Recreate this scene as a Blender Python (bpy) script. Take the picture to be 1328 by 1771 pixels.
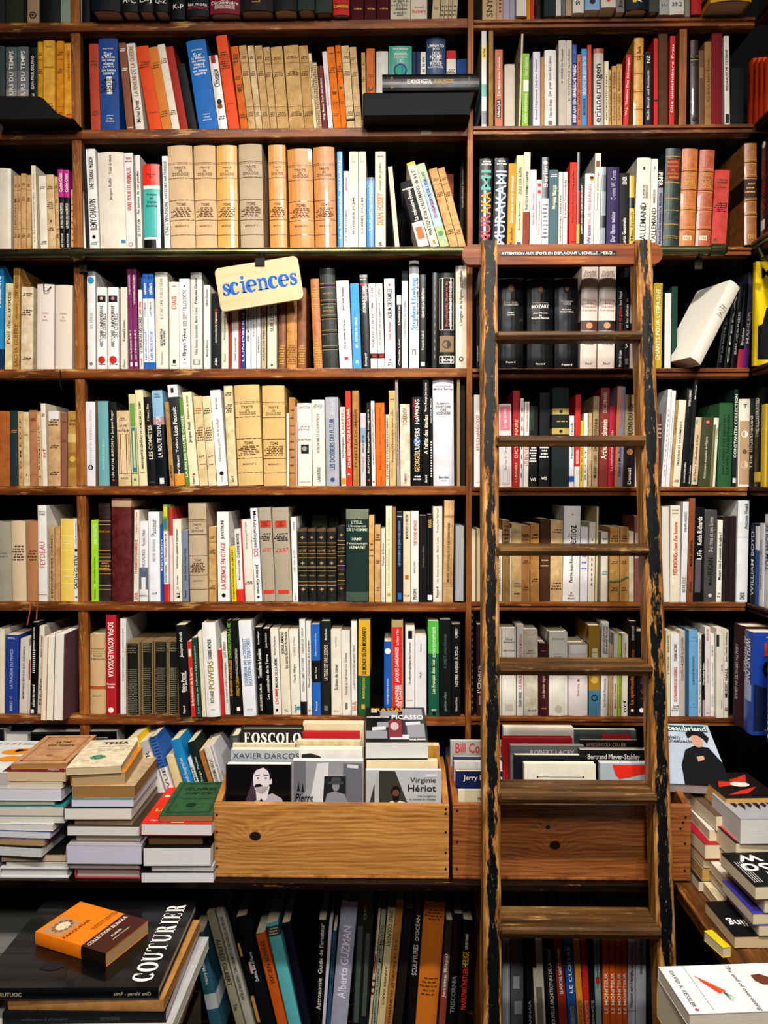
import bpy, bmesh, math, random
from mathutils import Vector, Matrix
random.seed(7)
for o in list(bpy.data.objects): bpy.data.objects.remove(o)
SC = bpy.context.scene
COL = SC.collection
# ---------------------------------------------------------------- camera
F, CX, CY = 1300.0, 664.0, 885.5
CAMZ = 1.60
cd = bpy.data.cameras.new('camera'); cam = bpy.data.objects.new('camera', cd); COL.objects.link(cam)
cd.sensor_fit = 'VERTICAL'; cd.sensor_height = 36.0; cd.lens = F*36.0/1771.0; cd.clip_start = 0.05
cam.location = (0, 0, CAMZ)
cam.rotation_euler = (math.radians(90-1.9), 0, math.radians(0.9))
SC.camera = cam
RM = cam.rotation_euler.to_matrix()
def P(px, py, Y):
    """world point on the plane y=Y seen at photo pixel (px,py)"""
    d = RM @ Vector(((px-CX)/F, -(py-CY)/F, -1.0))
    return Vector((0, 0, CAMZ)) + d*(Y/d.y)
def PX(px, py, X):
    d = RM @ Vector(((px-CX)/F, -(py-CY)/F, -1.0))
    return Vector((0, 0, CAMZ)) + d*(X/d.x)
# ---------------------------------------------------------------- world, lamps, exposure
w = bpy.data.worlds.new('world'); SC.world = w; w.use_nodes = True
bgn = w.node_tree.nodes['Background']; bgn.inputs[0].default_value = (0.86, 0.92, 1.0, 1); bgn.inputs[1].default_value = 0.06
def spot(name, loc, aim, energy, size, blend, rad, col=(1, .952, .885)):
    l = bpy.data.lights.new(name, 'SPOT'); l.energy = energy; l.spot_size = math.radians(size); l.spot_blend = blend
    l.shadow_soft_size = rad; l.color = col
    o = bpy.data.objects.new(name, l); COL.objects.link(o); o.location = loc
    o.rotation_euler = (Vector(aim)-Vector(loc)).to_track_quat('-Z', 'Y').to_euler(); return o
for lx, ax, en in ((-.62, -.55, 142), (.02, -.02, 152), (.70, .62, 195)):
    spot('ceiling_spot', (lx, 0.35, 3.25), (ax, 1.86, .98), en, 86, 1.0, .05)
al = bpy.data.lights.new('fill_light', 'AREA'); al.energy = 72; al.size = .5; al.color = (1, .96, .92)  # added fill behind the camera, evens out the shelves; no lamp seen
ao = bpy.data.objects.new('fill_light', al); COL.objects.link(ao); ao.location = (.15, -.9, 3.2)
ao.rotation_euler = (Vector((0, 1.86, 1.1))-ao.location).to_track_quat('-Z', 'Y').to_euler()
SC.view_settings.view_transform = 'Standard'; SC.view_settings.look = 'None'
SC.view_settings.exposure = -0.2; SC.view_settings.gamma = 1.0; SC.view_settings.use_curve_mapping = False
# ---------------------------------------------------------------- helpers
def lin(h):
    h = h.lstrip('#')
    if len(h) == 3: h = ''.join(c*2 for c in h)
    out = []
    for i in (0, 2, 4):
        c = int(h[i:i+2], 16)/255.0
        out.append((c/12.92 if c <= .04045 else ((c+.055)/1.055)**2.4)**1.12)
    lu = min(1, (.3*out[0]+.6*out[1]+.1*out[2])/.05); k = .35+.65*lu*lu*(3-2*lu)
    return [c*k for c in out] if lu < 1 else out
MC = {}
def nt(m):
    m.use_nodes = True; t = m.node_tree; return t, t.nodes, t.links, t.nodes['Principled BSDF']
def node(N, typ, **kw):
    n = N.new(typ)
    for k, v in kw.items(): setattr(n, k, v)
    return n
def mix(N, L, fac, a, b, mode='MIX'):
    m = node(N, 'ShaderNodeMix', data_type='RGBA', blend_type=mode)
    for s, v in ((0, fac), (6, a), (7, b)):
        if hasattr(v, 'links'): L.new(v, m.inputs[s])
        elif isinstance(v, (int, float)): m.inputs[s].default_value = v
        else: m.inputs[s].default_value = (*v[:3], 1)
    return m.outputs[2]
def ramp(N, L, fac, stops):
    r = node(N, 'ShaderNodeValToRGB'); e = r.color_ramp.elements
    while len(e) < len(stops): e.new(0.5)
    for el, (p, c) in zip(e, stops):
        el.position = p; el.color = (*c[:3], 1) if not isinstance(c, (int, float)) else (c, c, c, 1)
    L.new(fac, r.inputs[0]); return r.outputs[0]
def noise(N, L, vec, scale, detail=3, rough=.55):
    n = node(N, 'ShaderNodeTexNoise'); n.inputs['Scale'].default_value = scale
    n.inputs['Detail'].default_value = detail; n.inputs['Roughness'].default_value = rough
    if vec is not None: L.new(vec, n.inputs['Vector'])
    return n.outputs[0]
def mapping(N, L, sc, loc=(0, 0, 0), coord='Object'):
    tc = node(N, 'ShaderNodeTexCoord'); mp = node(N, 'ShaderNodeMapping')
    mp.inputs['Scale'].default_value = sc; mp.inputs['Location'].default_value = loc
    L.new(tc.outputs[coord], mp.inputs['Vector']); return mp.outputs[0]
def bump(N, L, h, b, strength, dist=.002):
    n = node(N, 'ShaderNodeBump'); n.inputs['Strength'].default_value = strength; n.inputs['Distance'].default_value = dist
    L.new(h, n.inputs['Height']); L.new(n.outputs[0], b.inputs['Normal'])
ROUGH = dict(paper=.62, gloss=.30, film=.12, old=.8, cloth=.85, leather=.42, ink=.55)
def mat(hx, kind='paper'):
    k = (hx, kind)
    if k in MC: return MC[k]
    m = bpy.data.materials.new(kind+'_'+hx); t, N, L, b = nt(m); c = lin(hx); MC[k] = m
    b.inputs['Roughness'].default_value = ROUGH.get(kind, .6)
    b.inputs['Specular IOR Level'].default_value = {'gloss': .4, 'film': .3, 'leather': .35}.get(kind, .2)
    if kind == 'ink':
        b.inputs['Base Color'].default_value = (*c, 1); return m
    v = mapping(N, L, (1, 1, 1))
    oi = node(N, 'ShaderNodeObjectInfo')
    ad = node(N, 'ShaderNodeVectorMath', operation='ADD'); L.new(v, ad.inputs[0]); L.new(oi.outputs['Random'], ad.inputs[1])
    v = ad.outputs[0]
    if kind == 'old':
        d = [c[0]*.62, c[1]*.5, c[2]*.36]
        f = ramp(N, L, noise(N, L, v, 45, 5, .65), [(.38, 0.0), (.75, 1.0)])
        col = mix(N, L, f, c, d); bump(N, L, noise(N, L, v, 300, 3), b, .25, .001)
    elif kind == 'cloth':
        f = noise(N, L, v, 700, 2); col = mix(N, L, f, [x*.8 for x in c], [min(1, x*1.15) for x in c]); bump(N, L, f, b, .25, .0006)
    elif kind == 'leather':
        f = ramp(N, L, noise(N, L, v, 60, 6, .7), [(.35, 0.0), (.72, 1.0)])
        col = mix(N, L, f, c, [min(1, x*1.9+.015) for x in c]); bump(N, L, noise(N, L, v, 500, 3), b, .3, .0008)
        b.inputs['Coat Weight'].default_value = .15
    elif kind == 'pages':
        mp = mapping(N, L, (1600, 25, 25)); f = noise(N, L, mp, 1, 2)
        col = mix(N, L, f, [x*.72 for x in c], [min(1, x*1.08) for x in c]); bump(N, L, f, b, .4, .0008); b.inputs['Roughness'].default_value = .85
    else:
        f = ramp(N, L, noise(N, L, v, 28, 4, .6), [(.4, 0.0), (.8, 1.0)])
        col = mix(N, L, f, c, [c[0]*.86, c[1]*.83, c[2]*.78])
        if kind == 'film':
            b.inputs['Coat Weight'].default_value = .3; b.inputs['Coat Roughness'].default_value = .06
            bump(N, L, noise(N, L, v, 11, 2), b, .45, .008); b.inputs['Roughness'].default_value = .35
        elif kind == 'gloss': bump(N, L, noise(N, L, v, 15, 2), b, .12, .003)
    L.new(col, b.inputs['Base Color']); return m
def wood(name, dark, mid, light, axis='X', wear=.0, gl=.45, fine=1.0, wearcol='c08a48', bl=1.0):
    m = bpy.data.materials.new(name); t, N, L, b = nt(m)
    s = {'X': (3, 55, 55), 'Y': (55, 3, 55), 'Z': (55, 55, 3)}[axis]; s = tuple(q*fine for q in s)
    v = mapping(N, L, s)
    g = noise(N, L, v, 1, 6, .62)
    col = ramp(N, L, g, [(.28, lin(dark)), (.52, lin(mid)), (.78, lin(light))])
    bl_n = ramp(N, L, noise(N, L, mapping(N, L, (1, 1, 1)), 7, 4), [(.3, .55), (.7, 1.1)])
    col = mix(N, L, bl, col, bl_n, 'MULTIPLY')
    if wear > 0:
        s2 = {'X': (9, 70, 70), 'Y': (70, 9, 70), 'Z': (70, 70, 9)}[axis]
        f = ramp(N, L, noise(N, L, mapping(N, L, s2, (3, 5, 7)), 1, 8, .75), [(.62-wear*.2, 0.0), (.72-wear*.15, 1.0)])
        col = mix(N, L, f, col, lin(wearcol))
    L.new(col, b.inputs['Base Color']); b.inputs['Roughness'].default_value = gl; b.inputs['Specular IOR Level'].default_value = .2
    bump(N, L, g, b, .35, .002); return m
WD = dict(
 lit_edge=wood('shelf_lip_wood', '2c1206', '80461e', 'b47638', 'X', .34, .42, wearcol='c89a5c'),  # shelf wood lightened as if lit from the front; scratches are wear
 shelf=wood('shelf_wood', '120804', '2c170c', '42251a', 'X', 0, .5),  # same shelf wood, darkened in colour to stand in for interior shade
 shelfY=wood('shelf_wood_side', '1d0d06', '4a2a17', '70482a', 'Y', .2, .45),
 post=wood('post_wood', '4a220c', '9a5c28', 'c88a46', 'Z', .2, .5),
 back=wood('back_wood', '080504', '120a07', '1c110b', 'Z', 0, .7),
 counter=wood('counter_wood', '0c0605', '24120c', '3a2015', 'X', .05, .35),
 plank=wood('plank_wood', '1e0f06', '7a4c20', 'b37a3a', 'Y', .25, .45),
 tread=wood('tread_wood', '241509', '664626', '93703f', 'X', .22, .5, wearcol='b08c58'),
 bar=wood('bar_wood', '30140a', '8a481c', 'b87032', 'X', .1, .4),
 floor=wood('floor_wood', '2a180c', '5a3a20', '7a5430', 'Y', .1, .5))
def link(name, me, m=None, parent=None):
    o = bpy.data.objects.new(name, me); COL.objects.link(o)
    if m is not None and len(me.materials) == 0: me.materials.append(m)
    if parent is not None: o.parent = parent
    return o
def mesh(vs, fs, name='mesh'):
    me = bpy.data.meshes.new(name); me.from_pydata([tuple(v) for v in vs], [], fs); me.update(); return me
def tag(o, label, cat, group=None):
    o['label'] = label; o['category'] = cat
    if group: o['group'] = group
    return o
def struct(o): o['kind'] = 'structure'; return o
def boxvf(x0, x1, y0, y1, z0, z1):
    v = [(x0, y0, z0), (x1, y0, z0), (x1, y1, z0), (x0, y1, z0), (x0, y0, z1), (x1, y0, z1), (x1, y1, z1), (x0, y1, z1)]
    return v, [(0, 3, 2, 1), (4, 5, 6, 7), (0, 1, 5, 4), (1, 2, 6, 5), (2, 3, 7, 6), (3, 0, 4, 7)]
def box(name, x0, x1, y0, y1, z0, z1, m, parent=None, bev=0, origin=None):
    c = Vector(((x0+x1)/2, (y0+y1)/2, z0)) if origin is None else Vector(origin)
    v, f = boxvf(x0-c.x, x1-c.x, y0-c.y, y1-c.y, z0-c.z, z1-c.z)
    me = mesh(v, f, name)
    if bev:
        bm = bmesh.new(); bm.from_mesh(me); bmesh.ops.bevel(bm, geom=bm.edges[:], offset=bev, segments=2, affect='EDGES', profile=.6); bm.to_mesh(me); bm.free()
    o = link(name, me, m, parent); o.location = c
    if parent is not None: o.location = c - (parent.matrix_basis.translation if parent.type != 'CAMERA' else Vector())
    return o
def prism(pts, y0, y1, axis='Y'):
    """closed polygon pts (a,b) extruded along axis. Y: (x,z), X: (y,z), Z: (x,y)"""
    n = len(pts)
    def mk(a, b, c): return {'Y': (a, c, b), 'X': (c, a, b), 'Z': (a, b, c)}[axis]
    vs = [mk(a, b, y0) for a, b in pts]+[mk(a, b, y1) for a, b in pts]
    fs = [tuple(range(n)), tuple(range(2*n-1, n-1, -1))]+[(i, n+i, n+(i+1) % n, (i+1) % n) for i in range(n)]
    me = mesh(vs, fs); bm = bmesh.new(); bm.from_mesh(me); bmesh.ops.recalc_face_normals(bm, faces=bm.faces[:]); bm.to_mesh(me); bm.free()
    return me
def tube(pts, r, seg=10, cap=True):
    vs, fs = [], []; n = len(pts)
    for i, p in enumerate(pts):
        p = Vector(p); d = (Vector(pts[min(i+1, n-1)])-Vector(pts[max(i-1, 0)])).normalized()
        a = d.orthogonal().normalized() if abs(d.z) > .9 else d.cross(Vector((0, 0, 1))).normalized(); b = d.cross(a)
        rr = r[i] if isinstance(r, (list, tuple)) else r
        for k in range(seg):
            t = 2*math.pi*k/seg; vs.append(p+a*math.cos(t)*rr+b*math.sin(t)*rr)
    for i in range(n-1):
        for k in range(seg):
            fs.append((i*seg+k, i*seg+(k+1) % seg, (i+1)*seg+(k+1) % seg, (i+1)*seg+k))
    if cap: fs += [tuple(range(seg-1, -1, -1)), tuple((n-1)*seg+k for k in range(seg))]
    return mesh(vs, fs)
# ---------------------------------------------------------------- lettering
TC = {}
def glyphs(s, bold=0.0, shear=0.0):
    bold = min(bold, .012); k = (s, bold, shear)
    if k in TC: return TC[k]
    c = bpy.data.curves.new('lettering', 'FONT'); c.body = s; c.resolution_u = 2; c.offset = bold; c.shear = shear
    o = bpy.data.objects.new('lettering', c); me = bpy.data.meshes.new_from_object(o)
    vs = [(v.co.x, v.co.y) for v in me.vertices]; fs = [tuple(p.vertices) for p in me.polygons]
    bpy.data.objects.remove(o); bpy.data.curves.remove(c); bpy.data.meshes.remove(me)
    if not vs: TC[k] = ([], []); return TC[k]
    x0 = min(v[0] for v in vs); x1 = max(v[0] for v in vs); y0 = min(0, min(v[1] for v in vs)); 
    y1 = max(v[1] for v in vs); y0 = min(v[1] for v in vs)
    TC[k] = ([((x-x0)/max(1e-6, x1-x0), (y-y0)/max(1e-6, y1-y0)) for x, y in vs], fs); return TC[k]
INK = dict(w='f4efe4', k='16161a', r='c62a18', b='1b5aa6', g='c79a44', n='5b3519', y='e9c22e', e='77736e', G='4f7d3a', o='d9611c', p='c0447a', t='2d8a86', d='3a2c20')
def ink(c): return INK.get(c, c)
# ---------------------------------------------------------------- books
ASP = {}
def aspect(s, bold=0, shear=0):
    # natural width / height of a line of text
    return max(.4, sum(.32 if c in "il.,'I!|" else (.85 if c in 'mMwW' else .6) for c in s)/.72)
def cover_mesh(w, H, D, bulge, t, n=7):
    xs = [-w/2+w*i/(n-1) for i in range(n)]
    out = [(-w/2, D)]+[(x, bulge*(2*x/w)**2) for x in xs]+[(w/2, D)]
    wi = w/2-t
    inn = [(-wi, D)]+[(x*wi/(w/2), bulge*(2*x/w)**2+t) for x in xs]+[(wi, D)]
    m = len(out); vs = []
    for z in (0, H):
        vs += [(x, y, z) for x, y in out]+[(x, y, z) for x, y in inn]
    fs = []
    for i in range(m-1):
        o0, o1, i0, i1 = i, i+1, m+i, m+i+1; k = 2*m
        fs += [(o0, o1, k+o1, k+o0), (i1, i0, k+i0, k+i1), (k+o0, k+o1, k+i1, k+i0), (o1, o0, i0, i1)]
    k = 2*m
    fs += [(0, k, k+m, m), (m-1, 2*m-1, k+2*m-1, k+m-1)]
    me = mesh(vs, fs, 'cover')
    for p in me.polygons: p.use_smooth = False
    return me
def strip(w, sy, x0, x1, z0, z1, eps, n=5):
    vs = []; fs = []
    for i in range(n):
        x = x0+(x1-x0)*i/(n-1); vs += [(x, sy(x)-eps, z0), (x, sy(x)-eps, z1)]
    for i in range(n-1): fs.append((2*i, 2*i+2, 2*i+3, 2*i+1))
    return vs, fs
def parse(items):
    out = []
    for it in items.split(';'):
        it = it.strip()
        if not it: continue
        head, _, txt = it.partition(':'); code = head[0]; par = [a for a in head[1:].split(',') if a != '']
        out.append((code, par, txt))
    return out
KIND = dict(p='paper', g='gloss', f='film', o='old', c='cloth', l='leather')
PRESET = dict(
 zoo="b.165,.17,n;b.18,.184,n;b.315,.322,n;b.53,.537,n;b.725,.732,n;b.87,.876,n;h.215,n,.42:TRAITÉ;h.25,n,.12:DE;h.28,n,.6:ZOOLOGIE;h.575,n,.34:TOME;=.60,.70,n,6;h.785,n,.5:MASSON ET C",
 tan="b.2,.204,n;b.72,.724,n;=.12,.16,n,2;=.3,.36,n,3;=.78,.84,n,3",
 lth="R.17;R.34;R.5;R.66;R.84;=.2,.31,g,3;=.7,.72,g,1",
 old="=.1,.2,n,3;=.45,.5,n,2;=.8,.86,n,2")
def make_book(name, w, H, D, style, hx, items='', pages='e2d3b4', flip=False):
    """style: binding letter h/p (+ surface letter). Origin at the foot of the spine; spine looks to -y"""
    hard = style[0] == 'h'; kind = KIND[style[1]] if len(style) > 1 else 'paper'
    bulge = {'h': w*.10, 'p': min(.0025, w*.05), 's': .001}[style[0]]
    t = min(.0028 if hard else .0009, w*.2); ov = .0035 if hard else .0006
    sgn = -1 if flip else 1
    top = link(name, cover_mesh(w, H, D, bulge, t), mat(hx, kind))
    v, f = boxvf(-w/2+t, w/2-t, bulge+t, D-ov, ov, H-ov)
    link('page_block', mesh(v, f), mat(pages, 'pages'), top)
    sy = lambda x: bulge*(2*x/w)**2
    txts = {}
    for key, val in PRESET.items():
        if '@'+key in items: items = items.replace('@'+key, val)
    for code, a, txt in parse(items):
        if code == 'b':
            z1 = H*(1-float(a[0])); z0 = H*(1-float(a[1])); v, f = strip(w, sy, -w/2, w/2, z0, z1, .0003)
            # wrap a little over the boards so that the colour goes round the edge
            if float(a[1])-float(a[0]) > .05:
                k = len(v); d = min(D*.98, .5)
                v += [(-w/2-.0003, sy(w/2)-.0003, z0), (-w/2-.0003, sy(w/2)-.0003, z1), (-w/2-.0003, d, z0), (-w/2-.0003, d, z1)]; f.append((k+2, k, k+1, k+3))
                v += [(w/2+.0003, sy(w/2)-.0003, z0), (w/2+.0003, sy(w/2)-.0003, z1), (w/2+.0003, d, z0), (w/2+.0003, d, z1)]; f.append((k+4, k+6, k+7, k+5))
            link('spine_band', mesh(v, f), mat(ink(a[2]), kind if kind in ('film', 'gloss') else 'paper'), top)
        elif code == 'q':
            z1 = H*(1-float(a[0])); z0 = H*(1-float(a[1])); u0 = float(a[3]) if len(a) > 3 else .1; u1 = float(a[4]) if len(a) > 4 else .9
            v, f = strip(w, sy, -w/2+w*u0, -w/2+w*u1, z0, z1, .0005)
            link('spine_label', mesh(v, f), mat(ink(a[2]), 'paper'), top)
        elif code == 'R':
            z = H*(1-float(a[0])); hh = .0028
            v = []; f = []; n = 7
            for i in range(n):
                x = -w/2+w*i/(n-1)
                v += [(x, sy(x)+.0005, z-hh), (x, sy(x)-.002, z-hh*.5), (x, sy(x)-.002, z+hh*.5), (x, sy(x)+.0005, z+hh)]
            for i in range(n-1):
                for j in range(3): f.append((4*i+j, 4*i+4+j, 4*i+5+j, 4*i+1+j))
            link('raised_band', mesh(v, f), mat(hx, kind), top)
            for dz in (-.0055, .0042):
                vv, ff = strip(w, sy, -w/2, w/2, z+dz, z+dz+.0012, .0004); tv, tf = txts.setdefault('g|gilt_rule', ([], [])); k = len(tv); tv += vv; tf += [tuple(q+k for q in p) for p in ff]
        elif code in 'udh':
            if code == 'h':
                fc = 1-float(a[0]); col = a[1]; wf = float(a[2]) if len(a) > 2 else .7; bold = float(a[3]) if len(a) > 3 else 0
                g, ff = glyphs(txt, min(.010, bold*.5+.004)); tw = min(w*.92, w*wf*1.12); th = min(tw/aspect(txt)*1.15, w*.35)
                pts = [(-tw/2+x*tw, H*fc-th/2+y*th) for x, y in g]
            else:
                f0, f1 = float(a[0]), float(a[1]); col = a[2]; sz = float(a[3]) if len(a) > 3 else .5; bold = float(a[4]) if len(a) > 4 else 0; off = float(a[5]) if len(a) > 5 else 0
                g, ff = glyphs(txt, min(.010, bold*.5+.004)); ln = H*(f1-f0); th = min(w*min(.8, sz*1.25), ln/aspect(txt)*2.1)
                if code == 'u': pts = [(th/2-y*th+off*w, H*(1-f1)+x*ln) for x, y in g]
                else: pts = [(-th/2+y*th+off*w, H*(1-f0)-x*ln) for x, y in g]
            tv, tf = txts.setdefault(col, ([], [])); k = len(tv)
            tv += [(x, sy(x)-.0008, z) for x, z in pts]; tf += [tuple(q+k for q in p) for p in ff]
        elif code == '=':
            f0, f1, col, n = float(a[0]), float(a[1]), a[2], int(a[3]); tv, tf = txts.setdefault(col+'|small_print', ([], []))
            for i in range(n):
                zc = H*(1-(f0+(f1-f0)*(i+.5)/n)); hh = min(.0016, H*(f1-f0)/n*.25); x = -w*(.25+.1*((i*7) % 3))
                while x < w*.3:
                    l = w*(.07+.05*((i*5+int(x*9000)) % 4)); vv, f2 = strip(w, sy, x, min(x+l, w*.4), zc-hh, zc+hh, .0007, 2); k = len(tv); tv += vv; tf += [tuple(q+k for q in p) for p in f2]; x += l+w*.05
        elif code == 'o':
            zc = H*(1-float(a[0])); r = w*(float(a[2]) if len(a) > 2 else .25); tv, tf = txts.setdefault(a[1]+'|emblem'+str(len(txts)), ([], [])); k = len(tv)
            for i in range(14):
                x = r*math.cos(i*math.pi/7); tv.append((x, sy(x)-.0007, zc+r*math.sin(i*math.pi/7)))
            tf.append(tuple(k+i for i in range(14)))
    for col, (tv, tf) in txts.items():
        if not tv: continue
        col, _, nm_ = col.partition('|'); nm_ = ''.join(c for c in nm_ if not c.isdigit()) or 'lettering'
        me = mesh(tv, tf)
        if bulge > .0014 and nm_ == 'lettering':
            bm = bmesh.new(); bm.from_mesh(me)
            for fx in (-.3, -.18, -.06, .06, .18, .3): bmesh.ops.bisect_plane(bm, geom=bm.verts[:]+bm.edges[:]+bm.faces[:], dist=1e-6, plane_co=(w*fx, 0, 0), plane_no=(1, 0, 0))
            for q in bm.verts: q.co.y = sy(q.co.x)-.0008
            bm.to_mesh(me); bm.free()
        lo = link(nm_, me, mat(ink(col), 'ink'), top)
        if nm_ in ('small_print', 'gilt_rule'): lo['kind'] = 'stuff'
    return top
ORD = ['', 'just', 'second', 'third', 'fourth', 'fifth', 'sixth', 'seventh', 'eighth', 'ninth', 'tenth', 'eleventh', 'twelfth', 'thirteenth', 'fourteenth', 'fifteenth']
ALL = []
HEXNAME = {}
def row(group, ox, oy, sc, base, Y, zb, text, cat='book', dmax=.235):
    """one run of standing books. line: x0 x1 top lean style hex [D=cm off=m]| label | items ; crop pixels"""
    L = []
    for line in text.strip().split('\n'):
        a = [q.strip() for q in line.split('|')]
        if len(a) < 2: continue
        h = a[0].split(); x0, x1, top, lean = (float(q) for q in h[:4]); style = h[4]; hx = h[5]; kw = dict(q.split('=') for q in h[6:])
        off = float(kw.get('off', 0)); b2 = float(kw.get('b', base)); Yb = Y+off
        py = oy+b2/sc
        pb0 = P(ox+x0/sc, oy+base/sc, Yb); pb1 = P(ox+x1/sc, oy+base/sc, Yb)
        pt0 = P(ox+(x0+lean)/sc, oy+top/sc, Yb)
        H = pt0.z-zb; wd = pb1.x-pb0.x; L.append(dict(x0=pb0.x, x1=pb1.x, H=H, s=(pt0.x-pb0.x)/H, zb=zb, Y=Yb, off=off, style=style, hx=hx, kw=kw, look=a[1], items=a[2] if len(a) > 2 else ''))
    # keep neighbours of the front row apart
    Fr = [d for d in L if abs(d['off']) < .06 and 'skip' not in d['kw']]
    for it in range(4):
        for p, q in zip(Fr, Fr[1:]):
            g = q['x0']-p['x1']
            if g < .0004: m = (q['x0']+p['x1'])/2; p['x1'] = m-.0003; q['x0'] = m+.0003
            hh = min(p['H'], q['H'])
            ov = (p['x1']+p['s']*hh)-(q['x0']+q['s']*hh)
            if ov > 0:
                e = (ov+.0004)/hh/2; p['s'] -= e; q['s'] += e
    lms = [(i, d['look'].split('@')[1]) for i, d in enumerate(L) if '@' in d['look']]
    for i, d in enumerate(L):
        w = max(.003, d['x1']-d['x0']-.0004); ang = math.atan(d['s']); ca = math.cos(ang)
        wb = max(.003, w*ca); H = d['H']/ca-(wb*abs(math.sin(ang)) if abs(d['s']) > .12 else 0)
        D = float(d['kw'].get('D', 0))/100 or min(dmax, max(.10, H*.66))
        st = d['style']; flip = st.endswith('F'); st = st[:2]
        hx = d['hx']; pg = d['kw'].get('pg', 'e2d3b4')
        nm = d['kw'].get('name') or ('art_book' if 'art books' in group else {'pp': 'slim_paperback' if w < .0125 else 'paperback_book', 'pg': 'glossy_paperback', 'po': 'aged_paperback', 'hp': 'hardcover_book', 'hf': 'film_wrapped_book', 'hc': 'cloth_bound_book', 'hl': 'leather_bound_book', 'ho': 'worn_antique_book', 'pf': 'film_wrapped_book', 'sc': 'slipcased_book'}[st])
        if d['items'].strip() == '@zoo': nm = 'zoology_volume'
        if st[0] == 's': o = make_slip(w, H, D, hx, d['items'])
        else: o = make_book(nm, wb, H, D, st, hx, d['items'], pg)
        R = Matrix.Rotation(ang, 4, 'Y')
        if flip: R = R @ Matrix.Translation((0, D, 0)) @ Matrix.Rotation(math.pi, 4, 'Z')
        # foot rests on the board: lowest corner at zb
        dz = wb/2*abs(math.sin(ang)); xc = (d['x0']+d['x1'])/2
        o.matrix_world = Matrix.Translation((xc, d['Y'], d['zb']+dz+.0002)) @ R
        lk = d['look']
        if '@' in lk: lab = lk.split('@')[0].strip().lstrip('*')
        else:
            j, nmx = min(lms, key=lambda q: abs(q[0]-i)); n = abs(j-i)
            lab = '%s, %s %s of %s' % (lk, ORD[n] if n < len(ORD) else str(n)+'th', 'right' if i > j else 'left', nmx)
        tag(o, lab, cat, group); ALL.append(o); d['o'] = o
    return L
def make_slip(w, H, D, hx, items):
    t = .003
    v = []; f = []
    def add(x0, x1, y0, y1, z0, z1):
        k = len(v); a, b = boxvf(x0, x1, y0, y1, z0, z1); v.extend(a); f.extend(tuple(q+k for q in p) for p in b)
    add(-w/2, -w/2+t, 0, D, 0, H); add(w/2-t, w/2, 0, D, 0, H); add(-w/2+t, w/2-t, 0, D, 0, t); add(-w/2+t, w/2-t, 0, D, H-t, H); add(-w/2+t, w/2-t, D-t, D, t, H-t)
    top = link('slipcased_book', mesh(v, f), mat('8a7350', 'paper'))
    iw = w-2*t-.0006; ih = H-2*t-.0006
    b = make_book('volume', iw, ih, D-.01, 'hc', hx, items); b.parent = top; b.location = (0, -.002, t+.0003); b['label'] = 'dark patterned volume'
    # gilt dots on the spine
    tv = []; tf = []
    sy = lambda x: iw*.10*(2*x/iw)**2
    nx = 7; nz = int(ih/.0048)
    for j in range(nz):
        fz = 1-(j+.5)/nz
        if .13 < fz < .34: continue
        for i in range(nx):
            x = -iw*.42+iw*.84*(i+(.5 if j % 2 else 0))/nx; z = ih*(1-fz); k = len(tv); r = .0009
            tv += [(x-r, sy(x)-.0006, z), (x, sy(x)-.0006, z-r), (x+r, sy(x)-.0006, z), (x, sy(x)-.0006, z+r)]; tf.append((k, k+1, k+2, k+3))
    link('gilt_dots', mesh(tv, tf), mat('b9b089', 'ink'), b)['kind'] = 'stuff'
    return top
# a face of a book: prints on the front board, u along the width from the spine, v up
def cov_print(bk, w, D, H, col, polys=(), texts=(), name='cover_print', eps=.0007):
    v = []; f = []
    if len(polys) > 1 or (polys and texts):
        for poly in polys: cov_print(bk, w, D, H, col, [poly], (), name if name != 'lettering' else 'cover_print', eps)
        polys = ()
        if not texts: return None
        name = 'lettering'
    for poly in polys:
        k = len(v); v += [(w/2+eps, D*a, H*b) for a, b in poly]; f.append(tuple(k+i for i in range(len(poly))))
    for t in texts:
        s, u0, u1, v0, v1 = t[:5]; bold = t[5] if len(t) > 5 else 0; sh = t[6] if len(t) > 6 else 0
        g, ff = glyphs(s, bold, sh); k = len(v); v += [(w/2+eps+.0003, D*(u0+(u1-u0)*x), H*(v0+(v1-v0)*y)) for x, y in g]; f += [tuple(q+k for q in p) for p in ff]
    return link(name, mesh(v, f), mat(ink(col), 'ink'), bk)
def ell(cx, cy, rx, ry, n=16, a0=0, a1=2*math.pi):
    return [(cx+rx*math.cos(a0+(a1-a0)*i/n), cy+ry*math.sin(a0+(a1-a0)*i/n)) for i in range(n)]
# lying book: x-> up
def basis(mode, rot=0):
    y, z = {'tail': ((1, 0, 0), (0, 1, 0)), 'fore': ((0, -1, 0), (1, 0, 0)), 'spine': ((0, 1, 0), (-1, 0, 0)), 'forel': ((-1, 0, 0), (0, -1, 0))}[mode]
    M = Matrix(((0, y[0], z[0], 0), (0, y[1], z[1], 0), (1, 0, 0, 0), (0, 0, 0, 1)))
    return Matrix.Rotation(rot, 4, 'Z') @ M
def lie(name, label, th, D, H, corner, mode, hx, style='pp', pages='e2d3b4', rot=0, items='', cat='book', group=None, tilt=None):
    """corner = front-left lower corner (x,y,z) before rotation about it"""
    o = make_book(name, th, H, D, style, hx, items, pages)
    B = basis(mode)
    # bounding of local box x:-th/2..th/2 y:0..D z:0..H mapped
    pts = [B @ Vector((sx, y, z)) for sx in (-th/2, th/2) for y in (0, D) for z in (0, H)]
    mn = Vector((min(p.x for p in pts), min(p.y for p in pts), min(p.z for p in pts)))
    M = Matrix.Translation(Vector(corner)) @ Matrix.Rotation(rot, 4, 'Z')
    if tilt is not None: M = M @ tilt
    o.matrix_world = M @ Matrix.Translation(-mn) @ B
    tag(o, label, cat, group); ALL.append(o); return o
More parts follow.
